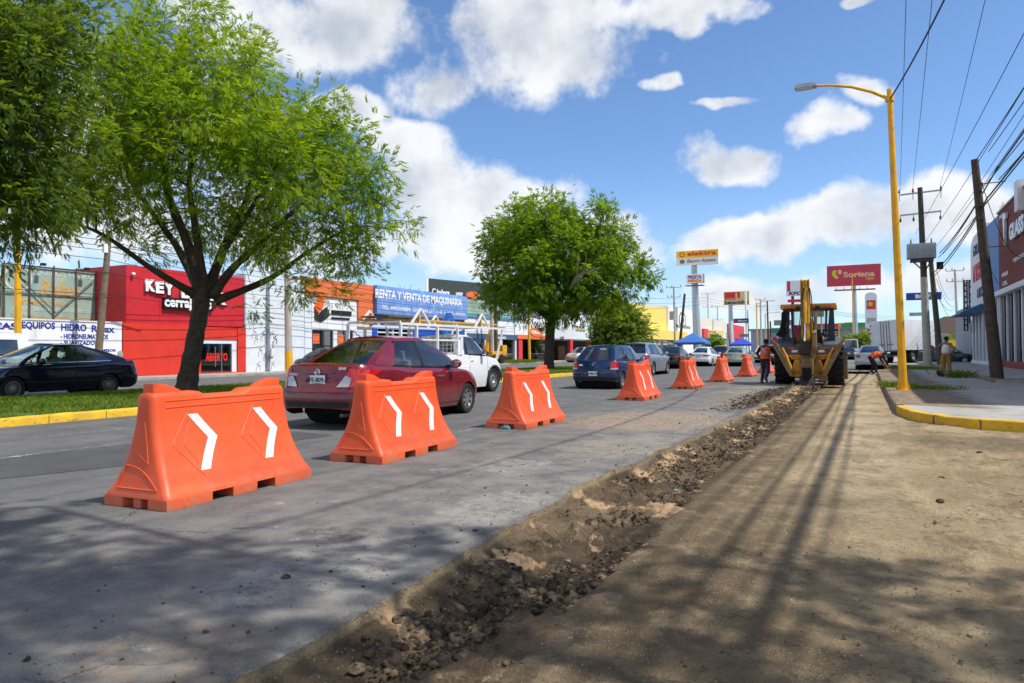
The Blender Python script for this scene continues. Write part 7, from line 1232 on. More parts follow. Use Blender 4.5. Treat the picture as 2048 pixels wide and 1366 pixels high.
# ------------------------------------------------------------------ further traffic: simple copies of the sedan form in their own colours
def sedan_variant(label, x, y, m, gl=None, wheel_='alloy5', rz=0.0, top=None, scale=(1, 1, 1), group='cars in traffic', H=0.0):
    P = dict(SEDAN); 
    if top: P.update(top)
    t, c = car(label, (x, y, 0), rz, P, m, group=group, style=wheel_, gl=gl or M_CARG, handle=(m, 0.8, (-0.72, 0.32)), doors=(-0.3, 0.98), plate=True, plate_z=0.8); t.scale = scale; return t, c
t, c = sedan_variant('black sedan with red tail lamps before the blue gazebo', -12.15, 50.6, paint('black_paint', '20272b', 0.2, 0.3, 0.15), M_CARGD); c.patch('tail_lamp', M_TAIL, ((0.15, 0.76), (0.22, 0.76), (0.3, 0.93), (0.16, 0.93)), 0.012, 8, 4); _, yb = c.plan(0, 0.95); MB().lathe([(0.05, 0), (0.06, -0.01), (0.07, 0)], 16, 'y', (0, yb-0.01, 0.92)).build('badge', M_CHROME, t); c.patch('bumper_strip', M_BLKP, ((0, 0.28), (0.22, 0.28), (0.22, 0.38), (0, 0.38)), 0.012)
t, c = sedan_variant('white sedan with slim red tail lamps between the black and green sedans', -11.55, 58.2, paint('white_paint', 'dfe3e8', 0.2, 0.0, 0.1), M_CARGD, rz=R(-2), top=dict(W=1.80)); c.patch('tail_lamp', M_TAIL, ((0.10, 0.83), (0.22, 0.80), (0.31, 0.90), (0.1, 0.91)), 0.012, 8, 3); c.patch('bumper_strip', M_BLKP, ((0, 0.26), (0.24, 0.26), (0.22, 0.38), (0, 0.40)), 0.012)
t, c = sedan_variant('pale green sedan with red tail lamps behind the sixth barrier', -9.05, 58.6, paint('pale_green_paint', 'a9b39c', 0.25, 0.4, 0.2)); c.patch('tail_lamp', M_TAIL, ((0.16, 0.74), (0.23, 0.74), (0.3, 0.93), (0.21, 0.96)), 0.012, 8, 4); c.patch('bumper_strip', M_BLKP, ((0, 0.26), (0.22, 0.26), (0.22, 0.34), (0, 0.34)), 0.012)
def suv_variant(label, x, y, m, rz=0.0, group='cars in traffic', gl=None):
    t, c = car(label, (x, y, 0), rz, SUV, m, group=group, style='alloy5', gl=gl or M_CARGD, plate=True, plate_z=0.85); c.patch('tail_lamp', M_TAIL, ((0.17, 0.90), (0.25, 0.88), (0.31, 1.02), (0.2, 1.05)), 0.012, 8, 4); c.patch('bumper_cladding', M_BLKP, ((0, 0.40), (0.3, 0.40), (0.3, 0.56), (0, 0.56)), 0.012, 10, 2); return t, c
suv_variant('dark red car behind the white and pale green sedans', -12.0, 69, paint('maroon_paint', '5e1420', 0.25, 0.2)); suv_variant('dark red sport-utility vehicle just behind the worker', -6.9, 64.5, paint('red_paint', '7c1220', 0.25, 0.2)); suv_variant('white sport-utility vehicle before the small bright blue gazebo', -8.6, 73, paint('white_paint', 'dfe3e8', 0.2, 0.0, 0.1)); suv_variant('red car glimpsed left of the digger wheel', -4.9, 72, paint('red_paint2', '8c1a28', 0.25, 0.2))
t, c = sedan_variant('silver sedan parked beyond the bent worker', 0.35, 50.6, paint('silver_paint', 'a9adb4', 0.28, 0.6, 0.2), M_CARGD, rz=R(-3)); c.patch('tail_lamp', M_TAIL, ((0.165, 0.74), (0.22, 0.74), (0.28, 0.93), (0.17, 0.95)), 0.012, 8, 4)
t, c = sedan_variant('black saloon driving away left of the silver sedan', -1.75, 97, paint('black_paint', '20272b', 0.2, 0.3, 0.15), M_CARGD); c.patch('tail_lamp', M_TAIL, ((0.15, 0.8), (0.22, 0.8), (0.3, 0.93), (0.16, 0.93)), 0.012)
# parked on the far pavement
sedan_variant('grey sedan parked by the pole with the yellow foot', -30.2, 34.6, paint('graphite_paint', '4d545c', 0.25, 0.5), M_CARGD, 'alloy15', rz=R(90), group='cars parked at the far shops')
suv_variant('beige sport-utility vehicle parked behind the round tree trunk', -28.2, 74.5, paint('champagne_paint', 'b3a294', 0.28, 0.5), R(158), 'cars parked at the far shops'); suv_variant('dark silver wagon parked beside the beige sport-utility vehicle', -28.0, 80.5, paint('dark_silver_paint', '747a82', 0.28, 0.5), R(158), 'cars parked at the far shops')
sedan_variant('dark car parked on the right pavement beyond the tank-top man', 6.2, 71, paint('black_paint', '20272b', 0.2, 0.3, 0.15), M_CARGD, rz=R(-100), group='cars parked at the far shops')
for (x, y, cc, lb) in ((8.0, 128, 'c8ccd0', 'small silver car far down the right pavement'), (9.6, 140, 'd8dadc', 'small white car far down the right pavement')): sedan_variant(lb, x, y, paint('far_paint_'+cc, cc, 0.3), M_CARGD, rz=R(10))
# ------------------------------------------------------------------ white vans
def van(label, loc, rz, L=5.2, W=1.95, H=2.35, wr=0.34, slab=True):
    m = paint('white_paint', 'dfe3e8', 0.2, 0.0, 0.1); t = thing('van', label, 'van', loc, rz); P = dict(L=L, W=W, wb=L*0.6, fo=0.85, wr=wr, rz=0.35, sect=[0.96, 0.98, 1, 1, 1, 0.995, 0.99], rear=[0.05, 0, 0, 0, 0, 0, 0.01, 0.05], corner=(0.16, 0.2, 0.4, 0.5), front=[0.05, 0, 0, 0.05, 0.12, 0.3], top=[(-L/2, 1.2), (L/2-1.2, 1.2), (L/2-0.7, 1.15), (L/2, 0.8)], cab=dict(r0=-L/2+0.05, r1=-L/2+0.14, f0=L/2-0.55, f1=L/2-1.45, wb=W/2-0.02, wt=W/2-0.16, b=L/2-2.3, q=-L/2+1.9, c=(-L/2+0.5, -L/2+0.5), v1=0.72, ra=0.85, rv=0.12, bow=0.05, roof=[(-L/2, H), (0, H+0.03), (L/2, H-0.02)]))
    c = Car(t, P); c.body(m); c.cabin(m, M_CARGD, M_CARGD, M_CARG); c.finish(m, style='steel', doors=(L/2-2.3, -L/2+1.9), plate=True, plate_z=0.7); c.patch('tail_lamp', M_TAIL, ((0.2, 0.75), (0.26, 0.75), (0.26, 1.1), (0.2, 1.1)), 0.01); return t
van('white passenger van with lettering behind the navy sedan', (-27.4, 12.6, 0), R(180), 5.0, 1.9, 1.98); van('white panel van far ahead left of the silver sedan', (-1.85, 106, 0), R(4), 5.6, 2.05, 2.6)
# ------------------------------------------------------------------ white pickup with rack
M_WHT = paint('pickup_white_paint', 'e2e5e8', 0.22, 0.0, 0.15); M_WHS = mat('white_steel_tube', 'dcdedf', 0.45, var=0.05, dirt=('8a6a4a', 0.25, 6)); M_PINE = mat('pine_timber', 'c29a54', 0.75, var=0.2, scale=5)
P = dict(L=5.25, W=1.79, wb=3.15, fo=0.92, wr=0.375, tw=0.23, rz=0.5, sect=[0.94, 0.97, 1, 1, 0.995, 0.98, 0.97], rear=[0.3, 0.12, 0.05, 0.0, 0, 0, 0, 0], front=[0.08, 0.0, 0.0, 0.02, 0.08, 0.25], corner=(0.1, 0.12, 0.42, 0.5), shoulder=0.01, crown=0.02, top=[(-2.62, 1.18), (0.1, 1.18), (0.2, 1.16), (1.0, 1.13), (1.35, 1.11), (2.0, 1.02), (2.62, 0.82)], cab=dict(r0=-0.25, r1=-0.1, f0=1.42, f1=0.72, wb=0.83, wt=0.62, b=0.15, c=(0.02, 0.04), ra=0.8, rv=0.1, bow=0.03, roof=[(-0.3, 1.74), (0.3, 1.77), (0.75, 1.745)]))
t = thing('pickup_truck', 'white pickup with a tall ladder rack of white tubes and timber', 'pickup', (-11.45, 18.25, 0), R(-1)); c = Car(t, P); c.body(M_WHT); c.cabin(M_WHT, M_CARGD, M_CARG, M_CARG); c.seats(0.62, rows=(0.1,)); c.finish(M_WHT, style='steel', handle=(M_BLKP, 0.98, (0.35,)), doors=(0.22, 1.28), mirror_m=M_BLKP, plate=True, plate_z=0.72)
c.patch('tail_lamp', M_TAIL, ((0.205, 0.75), (0.3, 0.75), (0.3, 1.1), (0.205, 1.1)), 0.01); c.patch('bumper', M_BLKP, ((0, 0.48), (0.3, 0.48), (0.3, 0.62), (0, 0.62)), 0.03, 10, 2)
for i in range(3): c.patch('bed_rib', M_WHT, ((0.33, 0.74+i*0.14), (0.49, 0.74+i*0.14), (0.49, 0.80+i*0.14), (0.33, 0.80+i*0.14)), 0.014, 6, 2)
for y in c.yw:                                                     # dark arch mouldings
    for sg in (1, -1): MB().tube([(sg*0.90, y+0.45*math.cos(a), 0.375+0.45*math.sin(a)) for a in np.linspace(-0.1, math.pi+0.1, 14)], 0.028, 6).build('arch_moulding', M_BLKP, t, smooth=True)
for sg in (1, -1): MB().bx(sg*0.9-0.006, sg*0.9+0.006, -0.35, -0.2, 1.2, 1.7).build('cab_edge', M_WHT, t)
mesh_ = MB()
for i in range(11): mesh_.bar((-0.72+i*0.144, -0.34, 1.22), (-0.72+i*0.144, -0.34, 1.72), 0.012); 
for i in range(5): mesh_.bar((-0.75, -0.34, 1.25+i*0.11), (0.75, -0.34, 1.25+i*0.11), 0.012)
mesh_.build('cab_guard', M_WHS, t)
RZ = 2.0
for sg in (1, -1):
    MB().bar((sg*0.86, -3.25, RZ), (sg*0.86, 2.6, RZ), 0.06).build('rack_rail', M_WHS, t); MB().bar((sg*0.86, -2.55, 1.6), (sg*0.86, -0.4, 1.6), 0.045).build('rack_rail', M_WHS, t)
    for y in (-3.2, -2.5, -1.5, -0.45): MB().bar((sg*0.86, y, 1.18 if y > -3 else 1.5), (sg*0.86, y, RZ), 0.065).build('rack_post', M_WHS, t)
    MB().bar((sg*0.80, 2.0, 1.02), (sg*0.86, 2.35, RZ), 0.05).build('rack_strut', M_WHS, t)
    for y in (-2.3, 1.0): MB().bar((sg*0.86, y-0.45, RZ), (sg*0.86, y, RZ+0.42), 0.05).bar((sg*0.86, y+0.45, RZ), (sg*0.86, y, RZ+0.42), 0.05).build('rack_bracket', M_WHS, t); MB().bar((sg*0.80, y, RZ), (sg*0.80, y, RZ+0.36), 0.07).build('stake', M_PINE, t)
for y in (-3.2, -1.6, -0.45, 1.0, 2.55): MB().bar((-0.86, y, RZ+0.05), (0.86, y, RZ+0.05), 0.05).build('rack_crossbar', M_WHS, t)
for x, y0, y1 in ((-0.6, -2.9, 2.2), (-0.3, -3.4, 2.3), (0.05, -2.0, 2.4), (0.35, -3.2, 2.1), (0.62, -2.4, 2.3)): MB().bar((x, y0, RZ+0.13), (x, y1, RZ+0.13), 0.2, 0.045).build('plank', M_PINE, t)
MB().box((0.1, -2.4, RZ+0.2), (0.9, 1.8, 0.04)).build('sheet', mat('dark_sheet', '55585a', 0.6), t)
# blue and yellow machines standing in front of the shops
def folded_machine(label, loc, m, s=1.0):
    t = thing('lift_machine', label, 'machine', loc); b = MB(); MB().bx(-0.7*s, 0.7*s, -0.9*s, 0.9*s, 0.35*s, 1.0*s).build('chassis', m, t, bevel=0.05); 
    for x in (-0.75, 0.75):
        for y in (-0.6, 0.6): MB().lathe([(0.001, -0.1*s), (0.38*s, -0.1*s), (0.38*s, 0.1*s), (0.001, 0.1*s)], 16, 'x', (x*s, y*s, 0.38*s)).build('wheel', M_TYRE, t)
    MB().bar((0, -0.6*s, 1.0*s), (0, 0.3*s, 2.9*s), 0.3*s).build('lower_boom', m, t, bevel=0.03); MB().bar((0, 0.3*s, 2.9*s), (0, 1.5*s, 1.3*s), 0.24*s).build('upper_boom', m, t, bevel=0.03); MB().bar((0.15*s, -0.2*s, 1.2*s), (0.15*s, 0.7*s, 2.2*s), 0.1*s).build('ram', M_CHROME, t); MB().bx(-0.5*s, 0.5*s, 1.3*s, 2.1*s, 0.7*s, 1.5*s).build('platform', m, t, bevel=0.05); return t
M_MBLUE = mat('machine_blue', '1668b8', 0.4); M_MYEL = mat('machine_yellow', 'd89a12', 0.45, dirt=('4a3a20', 0.3, 4))
p_ = on_x(893, 726, -31.6); folded_machine('blue folding lift machine in front of the blue building', (p_.x, p_.y, 0.12), M_MBLUE, 1.5)
p_ = on_x(980, 726, -31.4); folded_machine('yellow digger arm machine in front of the shop row', (p_.x, p_.y, 0.12), M_MYEL, 1.15)
# ------------------------------------------------------------------ box truck
M_BOX = mat('white_box_panels', 'd6d9de', 0.4, var=0.05, scale=1.0, dirt=('8c8478', 0.25, 1.5)); t = thing('box_truck', 'white box truck with closed rear doors behind the yellow street lamp', 'truck', (1.75, 70.6, 0.02), R(-27)); 
MB().bx(-1.2, 1.2, 0, 5.6, 0.98, 3.35).build('cargo_box', M_BOX, t, bevel=0.03)
for s in (-1, 1):
    d_ = MB().bx(0.02*s if s > 0 else -1.16, 1.16 if s > 0 else -0.02, -0.035, 0.0, 1.03, 3.28).build('rear_door', M_BOX, t, bevel=0.01)
    for x in (0.12*s, 0.32*s): MB().tube([(x, -0.07, 1.0), (x, -0.07, 3.3)], 0.022, 6).build('lock_bar', M_STEEL, d_)
    MB().bar((0.12*s, -0.09, 1.45), (0.55*s, -0.09, 1.45), 0.05).build('door_handle', M_STEEL, d_)
    for z in (1.25, 1.8, 2.4, 3.0): MB().box((1.12*s, -0.05, z), (0.16, 0.03, 0.06)).build('hinge', M_STEEL, d_)
MB().bx(-1.22, 1.22, -0.03, 0.1, 0.86, 0.98).bx(-1.0, 1.0, -0.05, 0.1, 0.5, 0.62).build('rear_frame', M_STEEL, t); MB().bx(-0.5, 0.5, 0.1, 7.2, 0.6, 0.95).build('chassis', M_UNDER, t)
MB().prism([(5.75, 0.5), (7.5, 0.5), (7.55, 1.3), (7.2, 1.45), (6.8, 2.4), (5.75, 2.45)], 'x', -1.0, 1.0).build('cab', M_BOX, t, bevel=0.08)
for sg in (1, -1): MB().add([(sg*1.005, 6.1, 1.5), (sg*1.005, 7.05, 1.5), (sg*1.005, 6.75, 2.25), (sg*1.005, 6.1, 2.25)], [(0, 1, 2, 3)]).build('cab_window', M_CARGD, t)
MB().add([(1.0, 6.9, 0.8), (1.85, 6.75, 0.8), (1.85, 6.5, 2.3), (1.0, 6.2, 2.35)], [(0, 1, 2, 3)]).build('open_door', M_BOX, t)
for y, xs_2 in ((1.9, (-1.0, -0.72, 0.72, 1.0)), (6.6, (-0.98, 0.98))):
    for x in xs_2: wheel(t, x, y, 0.46, 0.26, 'steel', 1 if x > 0 else -1)
for s in (-1, 1): MB().box((s*0.95, -0.06, 0.8), (0.25, 0.04, 0.1)).build('tail_lamp', M_TAIL, t); MB().bx(s*1.0-0.2, s*1.0+0.2, 2.45, 2.48, 0.3, 0.85).build('mud_flap', M_BLKP, t)
t.rotation_euler = (0, R(-3.0), R(-27)); t.scale = (1.13,)*3
# ================================================================== BACKHOE LOADER
M_CAT = mat('digger_yellow', 'cf9416', 0.5, var=0.12, scale=3, dirt=('5b4526', 0.62, 2.5)); M_MUD = mat('muddy_steel', '86704f', 0.8, var=0.25, scale=4, dirt=('4a3a28', 0.4, 4)); M_DGREY = mat('digger_grey', '4f545a', 0.55, var=0.12, scale=3, dirt=('8a7a64', 0.3, 3)); M_HOSE = mat('hydraulic_hose', '141414', 0.5)
t = thing('backhoe_loader', 'yellow backhoe loader seen from behind with raised boom, straddling the trench', 'digger', (-1.86, 28.7, -0.03), R(0.5)); D = t
# big rear tyres with chevron lugs, small front tyres
def tractor_wheel(x, y, r, w, s):
    b = MB(); b.lathe([(r*0.55, -w*0.5), (r*0.80, -w*0.5), (r*0.93, -w*0.47), (r*0.95, 0), (r*0.93, w*0.47), (r*0.80, w*0.5), (r*0.55, w*0.5)], 32, 'x', (0, 0, 0)); o = b.build('rear_tyre' if r > 0.6 else 'front_tyre', M_TYRE, D, smooth=True); o.location = (x, y, r)
    lug = MB(); n = 18
    for i in range(n):
        for h in (-1, 1):
            a0 = 2*math.pi*(i+(0.5 if h > 0 else 0))/n; pts_ = []
            for k, (xx, da) in enumerate(((0.03*h, 0.0), (w*0.25*h, 0.10), (w*0.49*h, 0.22))): a = a0+da; pts_.append((xx, a))
            for (xa, aa), (xb, ab) in zip(pts_[:-1], pts_[1:]): lug.bar((xa, math.cos(aa)*r*0.965, math.sin(aa)*r*0.965), (xb, math.cos(ab)*r*0.965, math.sin(ab)*r*0.965), 0.07, 0.075, up=(0, math.cos(aa), math.sin(aa)))
    tag(lug.build('tread_lugs', M_TYRE, o), kind='stuff')
    MB().lathe([(r*0.55, -w*0.45), (r*0.5, -w*0.1), (r*0.25, w*0.05*s), (0.001, w*0.05*s), (0.001, w*0.2*s), (r*0.25, w*0.2*s), (r*0.5, w*0.25), (r*0.55, w*0.45)], 20, 'x').build('rim', M_CAT, o, smooth=True)
for s in (-1, 1): tractor_wheel(s*0.90, 0.0, 0.74, 0.54, s); tractor_wheel(s*0.86, 2.1, 0.47, 0.34, s)
MB().bx(-0.62, 0.62, -0.3, 0.3, 0.55, 0.95).build('rear_axle', M_DGREY, t, bevel=0.04); MB().bx(-0.42, 0.42, -0.6, 2.6, 0.55, 1.1).build('main_frame', M_DGREY, t, bevel=0.03)
MB().prism([(0.5, 1.05), (2.75, 1.05), (2.75, 1.5), (2.4, 1.75), (0.5, 1.85)], 'x', -0.45, 0.45).build('bonnet', M_CAT, t, bevel=0.05)
# grey fenders and rear console
for s in (-1, 1):
    pl = [(-0.85, 1.28), (-0.8, 1.5), (-0.45, 1.72), (0.3, 1.78), (0.75, 1.6), (0.75, 1.45), (0.3, 1.55), (-0.4, 1.5), (-0.68, 1.25)]; MB().prism(pl, 'x', s*0.5, s*1.08).build('fender', M_DGREY, t, bevel=0.03)
    MB().prism([(-0.85, 1.08), (-0.5, 1.08), (-0.4, 1.55), (-0.8, 1.45)], 'x', s*0.2, s*0.78).build('rear_console', M_DGREY, t, bevel=0.04); MB().box((s*0.45, -0.87, 1.25), (0.2, 0.02, 0.09)).build('white_plate', M_PLATE, t); MB().box((s*0.55, -0.86, 1.36), (0.26, 0.02, 0.05)).build('red_reflector', M_TAIL, t)
MB().bx(-0.62, 0.62, -0.75, 0.7, 0.98, 1.1).build('cab_floor', M_DGREY, t)
# cab: posts, glass, roof with lamps
M_CPOST = mat('cab_post_blue_black', '1d2838', 0.45)
for s in (-1, 1):
    MB().prism([(s*0.62, 1.5), (s*0.90, 1.5), (s*0.86, 2.82), (s*0.72, 2.82)], 'y', -0.62, -0.50).build('cab_post', M_CPOST, t, bevel=0.02); MB().bar((s*0.80, 0.75, 1.5), (s*0.76, 0.6, 2.82), 0.08).build('cab_post', M_CPOST, t); MB().bar((s*0.55, 0.0, 1.6), (s*0.6, 0.0, 2.82), 0.07).build('inner_post', M_CPOST, t)
    MB().bar((s*0.82, -0.5, 1.72), (s*0.80, 0.72, 1.72), 0.05).build('side_rail', M_CPOST, t)
    MB().box((s*0.66, -0.80, 2.87), (0.26, 0.05, 0.11)).build('red_rear_lamp', mat('orange_red_lens', 'b8421c', 0.25, coat=0.6), t, bevel=0.01); MB().box((s*0.33, -0.84, 2.83), (0.15, 0.1, 0.12)).build('work_lamp', M_BLKP, t, bevel=0.02)
MB().bx(-0.94, 0.94, -0.78, 0.95, 2.80, 2.98).build('cab_roof', M_CAT, t, bevel=0.05); MB().bx(-0.8, 0.8, -0.7, 0.85, 2.77, 2.8).build('roof_lining', M_BLKP, t)
MB().prism([(-0.86, 1.75), (-0.72, 1.95), (-0.80, 2.2), (-0.70, 2.45), (-0.76, 2.7), (-0.9, 2.7), (-0.92, 2.3), (-1.0, 2.0), (-1.12, 1.85), (-0.98, 1.78)], 'y', -0.74, -0.64).build('hanging_jacket', mat('black_cloth', '0f0f12', 0.95), t, bevel=0.03)
MB().box((0.15, 0.25, 1.35), (0.5, 0.5, 0.2)).box((0.15, 0.02, 1.7), (0.48, 0.14, 0.65)).build('seat', M_BLKP, t, bevel=0.05)
MB().add([(-0.7, 0.68, 1.85), (0.7, 0.68, 1.85), (0.66, 0.6, 2.75), (-0.66, 0.6, 2.75)], [(0, 1, 2, 3)]).build('windscreen', M_CARG, t); MB().box((-0.42, 0.9, 1.9), (0.3, 0.5, 0.7)).build('side_box', M_REDP, t)
for x in (-0.15, 0.45): MB().tube([(x, -0.45, 1.5), (x, -0.55, 1.85)], 0.02, 6).ball((x, -0.55, 1.88), 0.04).build('control_lever', M_BLKP, t)
# yellow rear frame with stabiliser housings
MB().prism([(-0.78, 1.10), (0.78, 1.10), (0.60, 1.02), (0.42, 0.80), (0.55, 0.46), (0.35, 0.40), (-0.35, 0.40), (-0.55, 0.46), (-0.42, 0.80), (-0.60, 1.02)], 'y', -1.02, -0.86).build('rear_frame', M_CAT, t, bevel=0.02)
MB().bx(-0.8, 0.8, -1.06, -0.9, 1.06, 1.12).bx(-0.55, 0.62, -1.1, -0.85, 0.33, 0.42).build('frame_rail', M_CAT, t); MB().box((0.5, -1.08, 0.27), (0.3, 0.12, 0.16)).build('step', M_MUD, t)
for x in (-0.5, 0.5): MB().prism([(x-0.12, 0.95), (x+0.12, 0.95), (x+0.05, 0.60), (x-0.05, 0.60)], 'y', -1.045, -1.02).build('frame_recess', M_UNDER, t)
for x in (-0.35, 0.35): MB().lathe([(0.001, -1.04), (0.12, -1.04), (0.12, -1.01)], 16, 'y', (x, 0, 0.86)).build('frame_hole', M_UNDER, t); MB().prism([(x-0.22, 0.5), (x+0.22, 0.5), (x+0.08, 0.95), (x-0.08, 0.95)], 'y', -1.1, -1.02).build('frame_gusset', M_CAT, t, bevel=0.01)
for s in (-1, 1):                                               # folded stabiliser legs
    a, b_ = Vector((s*0.55, -1.15, 0.42)), Vector((s*1.10, -1.15, 1.52)); MB().bar(a, b_, 0.16, 0.2, up=(0, 1, 0)).build('stabiliser_leg', M_MUD, t, bevel=0.02); MB().tube([a+Vector((-s*0.02, -0.08, 0.15)), a.lerp(b_, 0.55)+Vector((-s*0.12, -0.04, 0.1)), a.lerp(b_, 0.8)+Vector((-s*0.14, -0.02, 0.08))], [0.055, 0.055, 0.035], 10).build('stabiliser_ram', M_CAT, t, smooth=True)
    MB().prism([(s*0.92, 1.42), (s*1.06, 1.30), (s*1.22, 1.62), (s*1.26, 1.78), (s*1.16, 1.66)], 'y', -1.28, -1.0).build('stabiliser_foot', M_MUD, t, bevel=0.015); MB().cyl((s*0.55, -1.3, 0.42), (s*0.55, -0.95, 0.42), 0.07, n=12).build('pivot_pin', M_MUD, t)
# swing post, boom folded upright, dipper hanging inside, bucket tucked down in the trench
MB().bx(-0.20, 0.20, -1.5, -1.0, 0.42, 1.18).build('swing_post', M_MUD, t, bevel=0.03); MB().bx(-0.17, 0.17, -1.56, -1.48, 0.72, 0.98).build('swing_casting', M_MUD, t, bevel=0.02); MB().bx(-0.16, 0.14, -1.53, -1.45, 0.3, 0.66).build('swing_gap', M_UNDER, t)
MB().tube([(0, -1.55, 1.15), (0.0, -1.6, 1.5), (0, -1.5, 2.2), (-0.03, -1.35, 2.9), (-0.05, -1.2, 3.55), (-0.06, -1.25, 3.8)], [0.2, 0.2, 0.18, 0.16, 0.14, 0.1], 6).build('boom', M_CAT, t, bevel=0.0)
for s in (-1, 1): MB().prism([(-1.75, 1.15), (-1.3, 1.15), (-1.25, 1.7), (-1.35, 2.4), (-1.5, 2.4), (-1.7, 1.7)], 'x', s*0.16-0.02, s*0.16+0.02).build('boom_plate', M_CAT, t); MB().prism([(-1.32, 3.0), (-1.12, 3.0), (-1.1, 3.75), (-1.3, 3.82)], 'x', s*0.13-0.06-0.02, s*0.13-0.06+0.02).build('boom_head', M_CAT, t)
MB().tube([(-0.03, -1.82, 1.6), (-0.04, -1.72, 2.2)], 0.055, 10).build('ram_rod', M_CHROME, t, smooth=True); MB().tube([(-0.04, -1.72, 2.2), (-0.05, -1.45, 3.0)], 0.075, 10).build('ram_cylinder', M_CAT, t, smooth=True)
MB().prism([(-2.0, 1.35), (-1.75, 1.2), (-1.55, 1.6), (-1.75, 2.0), (-1.95, 1.9)], 'x', 0.2, 0.34).build('dipper_link', M_MUD, t, bevel=0.02); MB().bar((0.22, -1.7, 1.0), (0.30, -1.6, 2.45), 0.08, 0.12).build('dipper', M_MUD, t, bevel=0.01); MB().bar((0.30, -1.6, 2.45), (0.36, -1.5, 2.62), 0.04).build('dipper_tip', M_MUD, t)
MB().prism([(-1.95, 1.15), (-1.55, 1.1), (-1.5, 1.55), (-1.85, 1.65)], 'x', -0.22, 0.12).build('bucket_linkage', mat('black_iron', '2a231c', 0.7), t, bevel=0.03); MB().cyl((-0.28, -1.75, 1.45), (0.28, -1.75, 1.45), 0.06, n=12).build('pivot_pin', M_MUD, t)
b = MB(); r_ = random.Random(2)
for x in (-0.16, -0.12, 0.12, 0.17): b.tube(smooth_line([(x, -1.62, 1.2), (x*1.5, -1.85, 1.7), (x*1.2, -1.72, 2.4), (x, -1.45, 3.1), (x*0.6, -1.35, 3.5)], 3), 0.018, 6)
b.build('hoses', M_HOSE, t, smooth=True)
MB().prism([(-1.55, -0.35), (-1.1, -0.38), (-0.9, 0.05), (-1.0, 0.36), (-1.3, 0.38), (-1.5, 0.1)], 'x', -0.26, 0.24).build('bucket', mat('black_iron', '2a231c', 0.7), t, bevel=0.03)
for i in range(5): MB().box((-0.26+i*0.125, -1.6, -0.3), (0.05, 0.16, 0.04)).build('bucket_tooth', M_MUD, t)
MB().prism([(3.2, 0.1), (3.9, 0.12), (3.95, 0.3), (3.35, 0.45), (3.3, 1.0), (3.15, 1.05)], 'x', -1.25, 1.25).build('loader_bucket', M_MUD, t, bevel=0.02)
for s in (-1, 1): MB().bar((s*0.62, 0.9, 1.5), (s*0.7, 3.2, 0.5), 0.14, 0.2).build('loader_arm', M_CAT, t)
# ================================================================== PEOPLE
def remesh(b, name, m, parent, vox=0.016, smooth_it=4):
    o = b.build(name, m, None, clean=False); md = o.modifiers.new('r', 'REMESH'); md.mode = 'VOXEL'; md.voxel_size = vox; ms = o.modifiers.new('s', 'SMOOTH'); ms.iterations = smooth_it; ms.factor = 0.5
    me = bpy.data.meshes.new_from_object(o.evaluated_get(bpy.context.evaluated_depsgraph_get())); old = o.data; o.modifiers.clear(); o.data = me; bpy.data.meshes.remove(old); me.materials.clear(); me.materials.append(m); me.shade_smooth(); me.name = name; o.parent = parent; return o
BASE = dict(pel=(0, 0, 0.95), wai=(0, 0, 1.10), che=(0, 0.01, 1.30), nec=(0, 0.0, 1.47), hea=(0, 0.03, 1.62), sL=(-0.19, 0, 1.41), eL=(-0.25, -0.04, 1.13), wL=(-0.26, 0.05, 0.88), sR=(0.19, 0, 1.41), eR=(0.25, -0.04, 1.13), wR=(0.26, 0.05, 0.88), hL=(-0.09, 0, 0.93), kL=(-0.10, 0.03, 0.50), aL=(-0.10, -0.02, 0.09), hR=(0.09, 0, 0.93), kR=(0.10, 0.03, 0.50), aR=(0.10, -0.02, 0.09))
def hand(b, w, d, up, s):
    """palm, four unequal bent fingers and a thumb leaving the side of the palm"""
    w, d = Vector(w), Vector(d).normalized(); sd = d.cross(Vector(up)).normalized(); n = sd.cross(d); p = w+d*0.09; b.tube([w, w+d*0.04, p], [0.026, 0.038, 0.036], 8)
    for i, L in enumerate((0.068, 0.078, 0.072, 0.055)): o = p+sd*(0.03-0.02*i); b.tube([o, o+d*L*0.5-n*0.008, o+d*L*0.85-n*L*0.4], [0.0095, 0.009, 0.007], 6)
    th = w+d*0.03+sd*0.032*s; b.tube([th, th+sd*0.03*s+d*0.03, th+sd*0.034*s+d*0.062-n*0.01], [0.012, 0.0105, 0.008], 6)
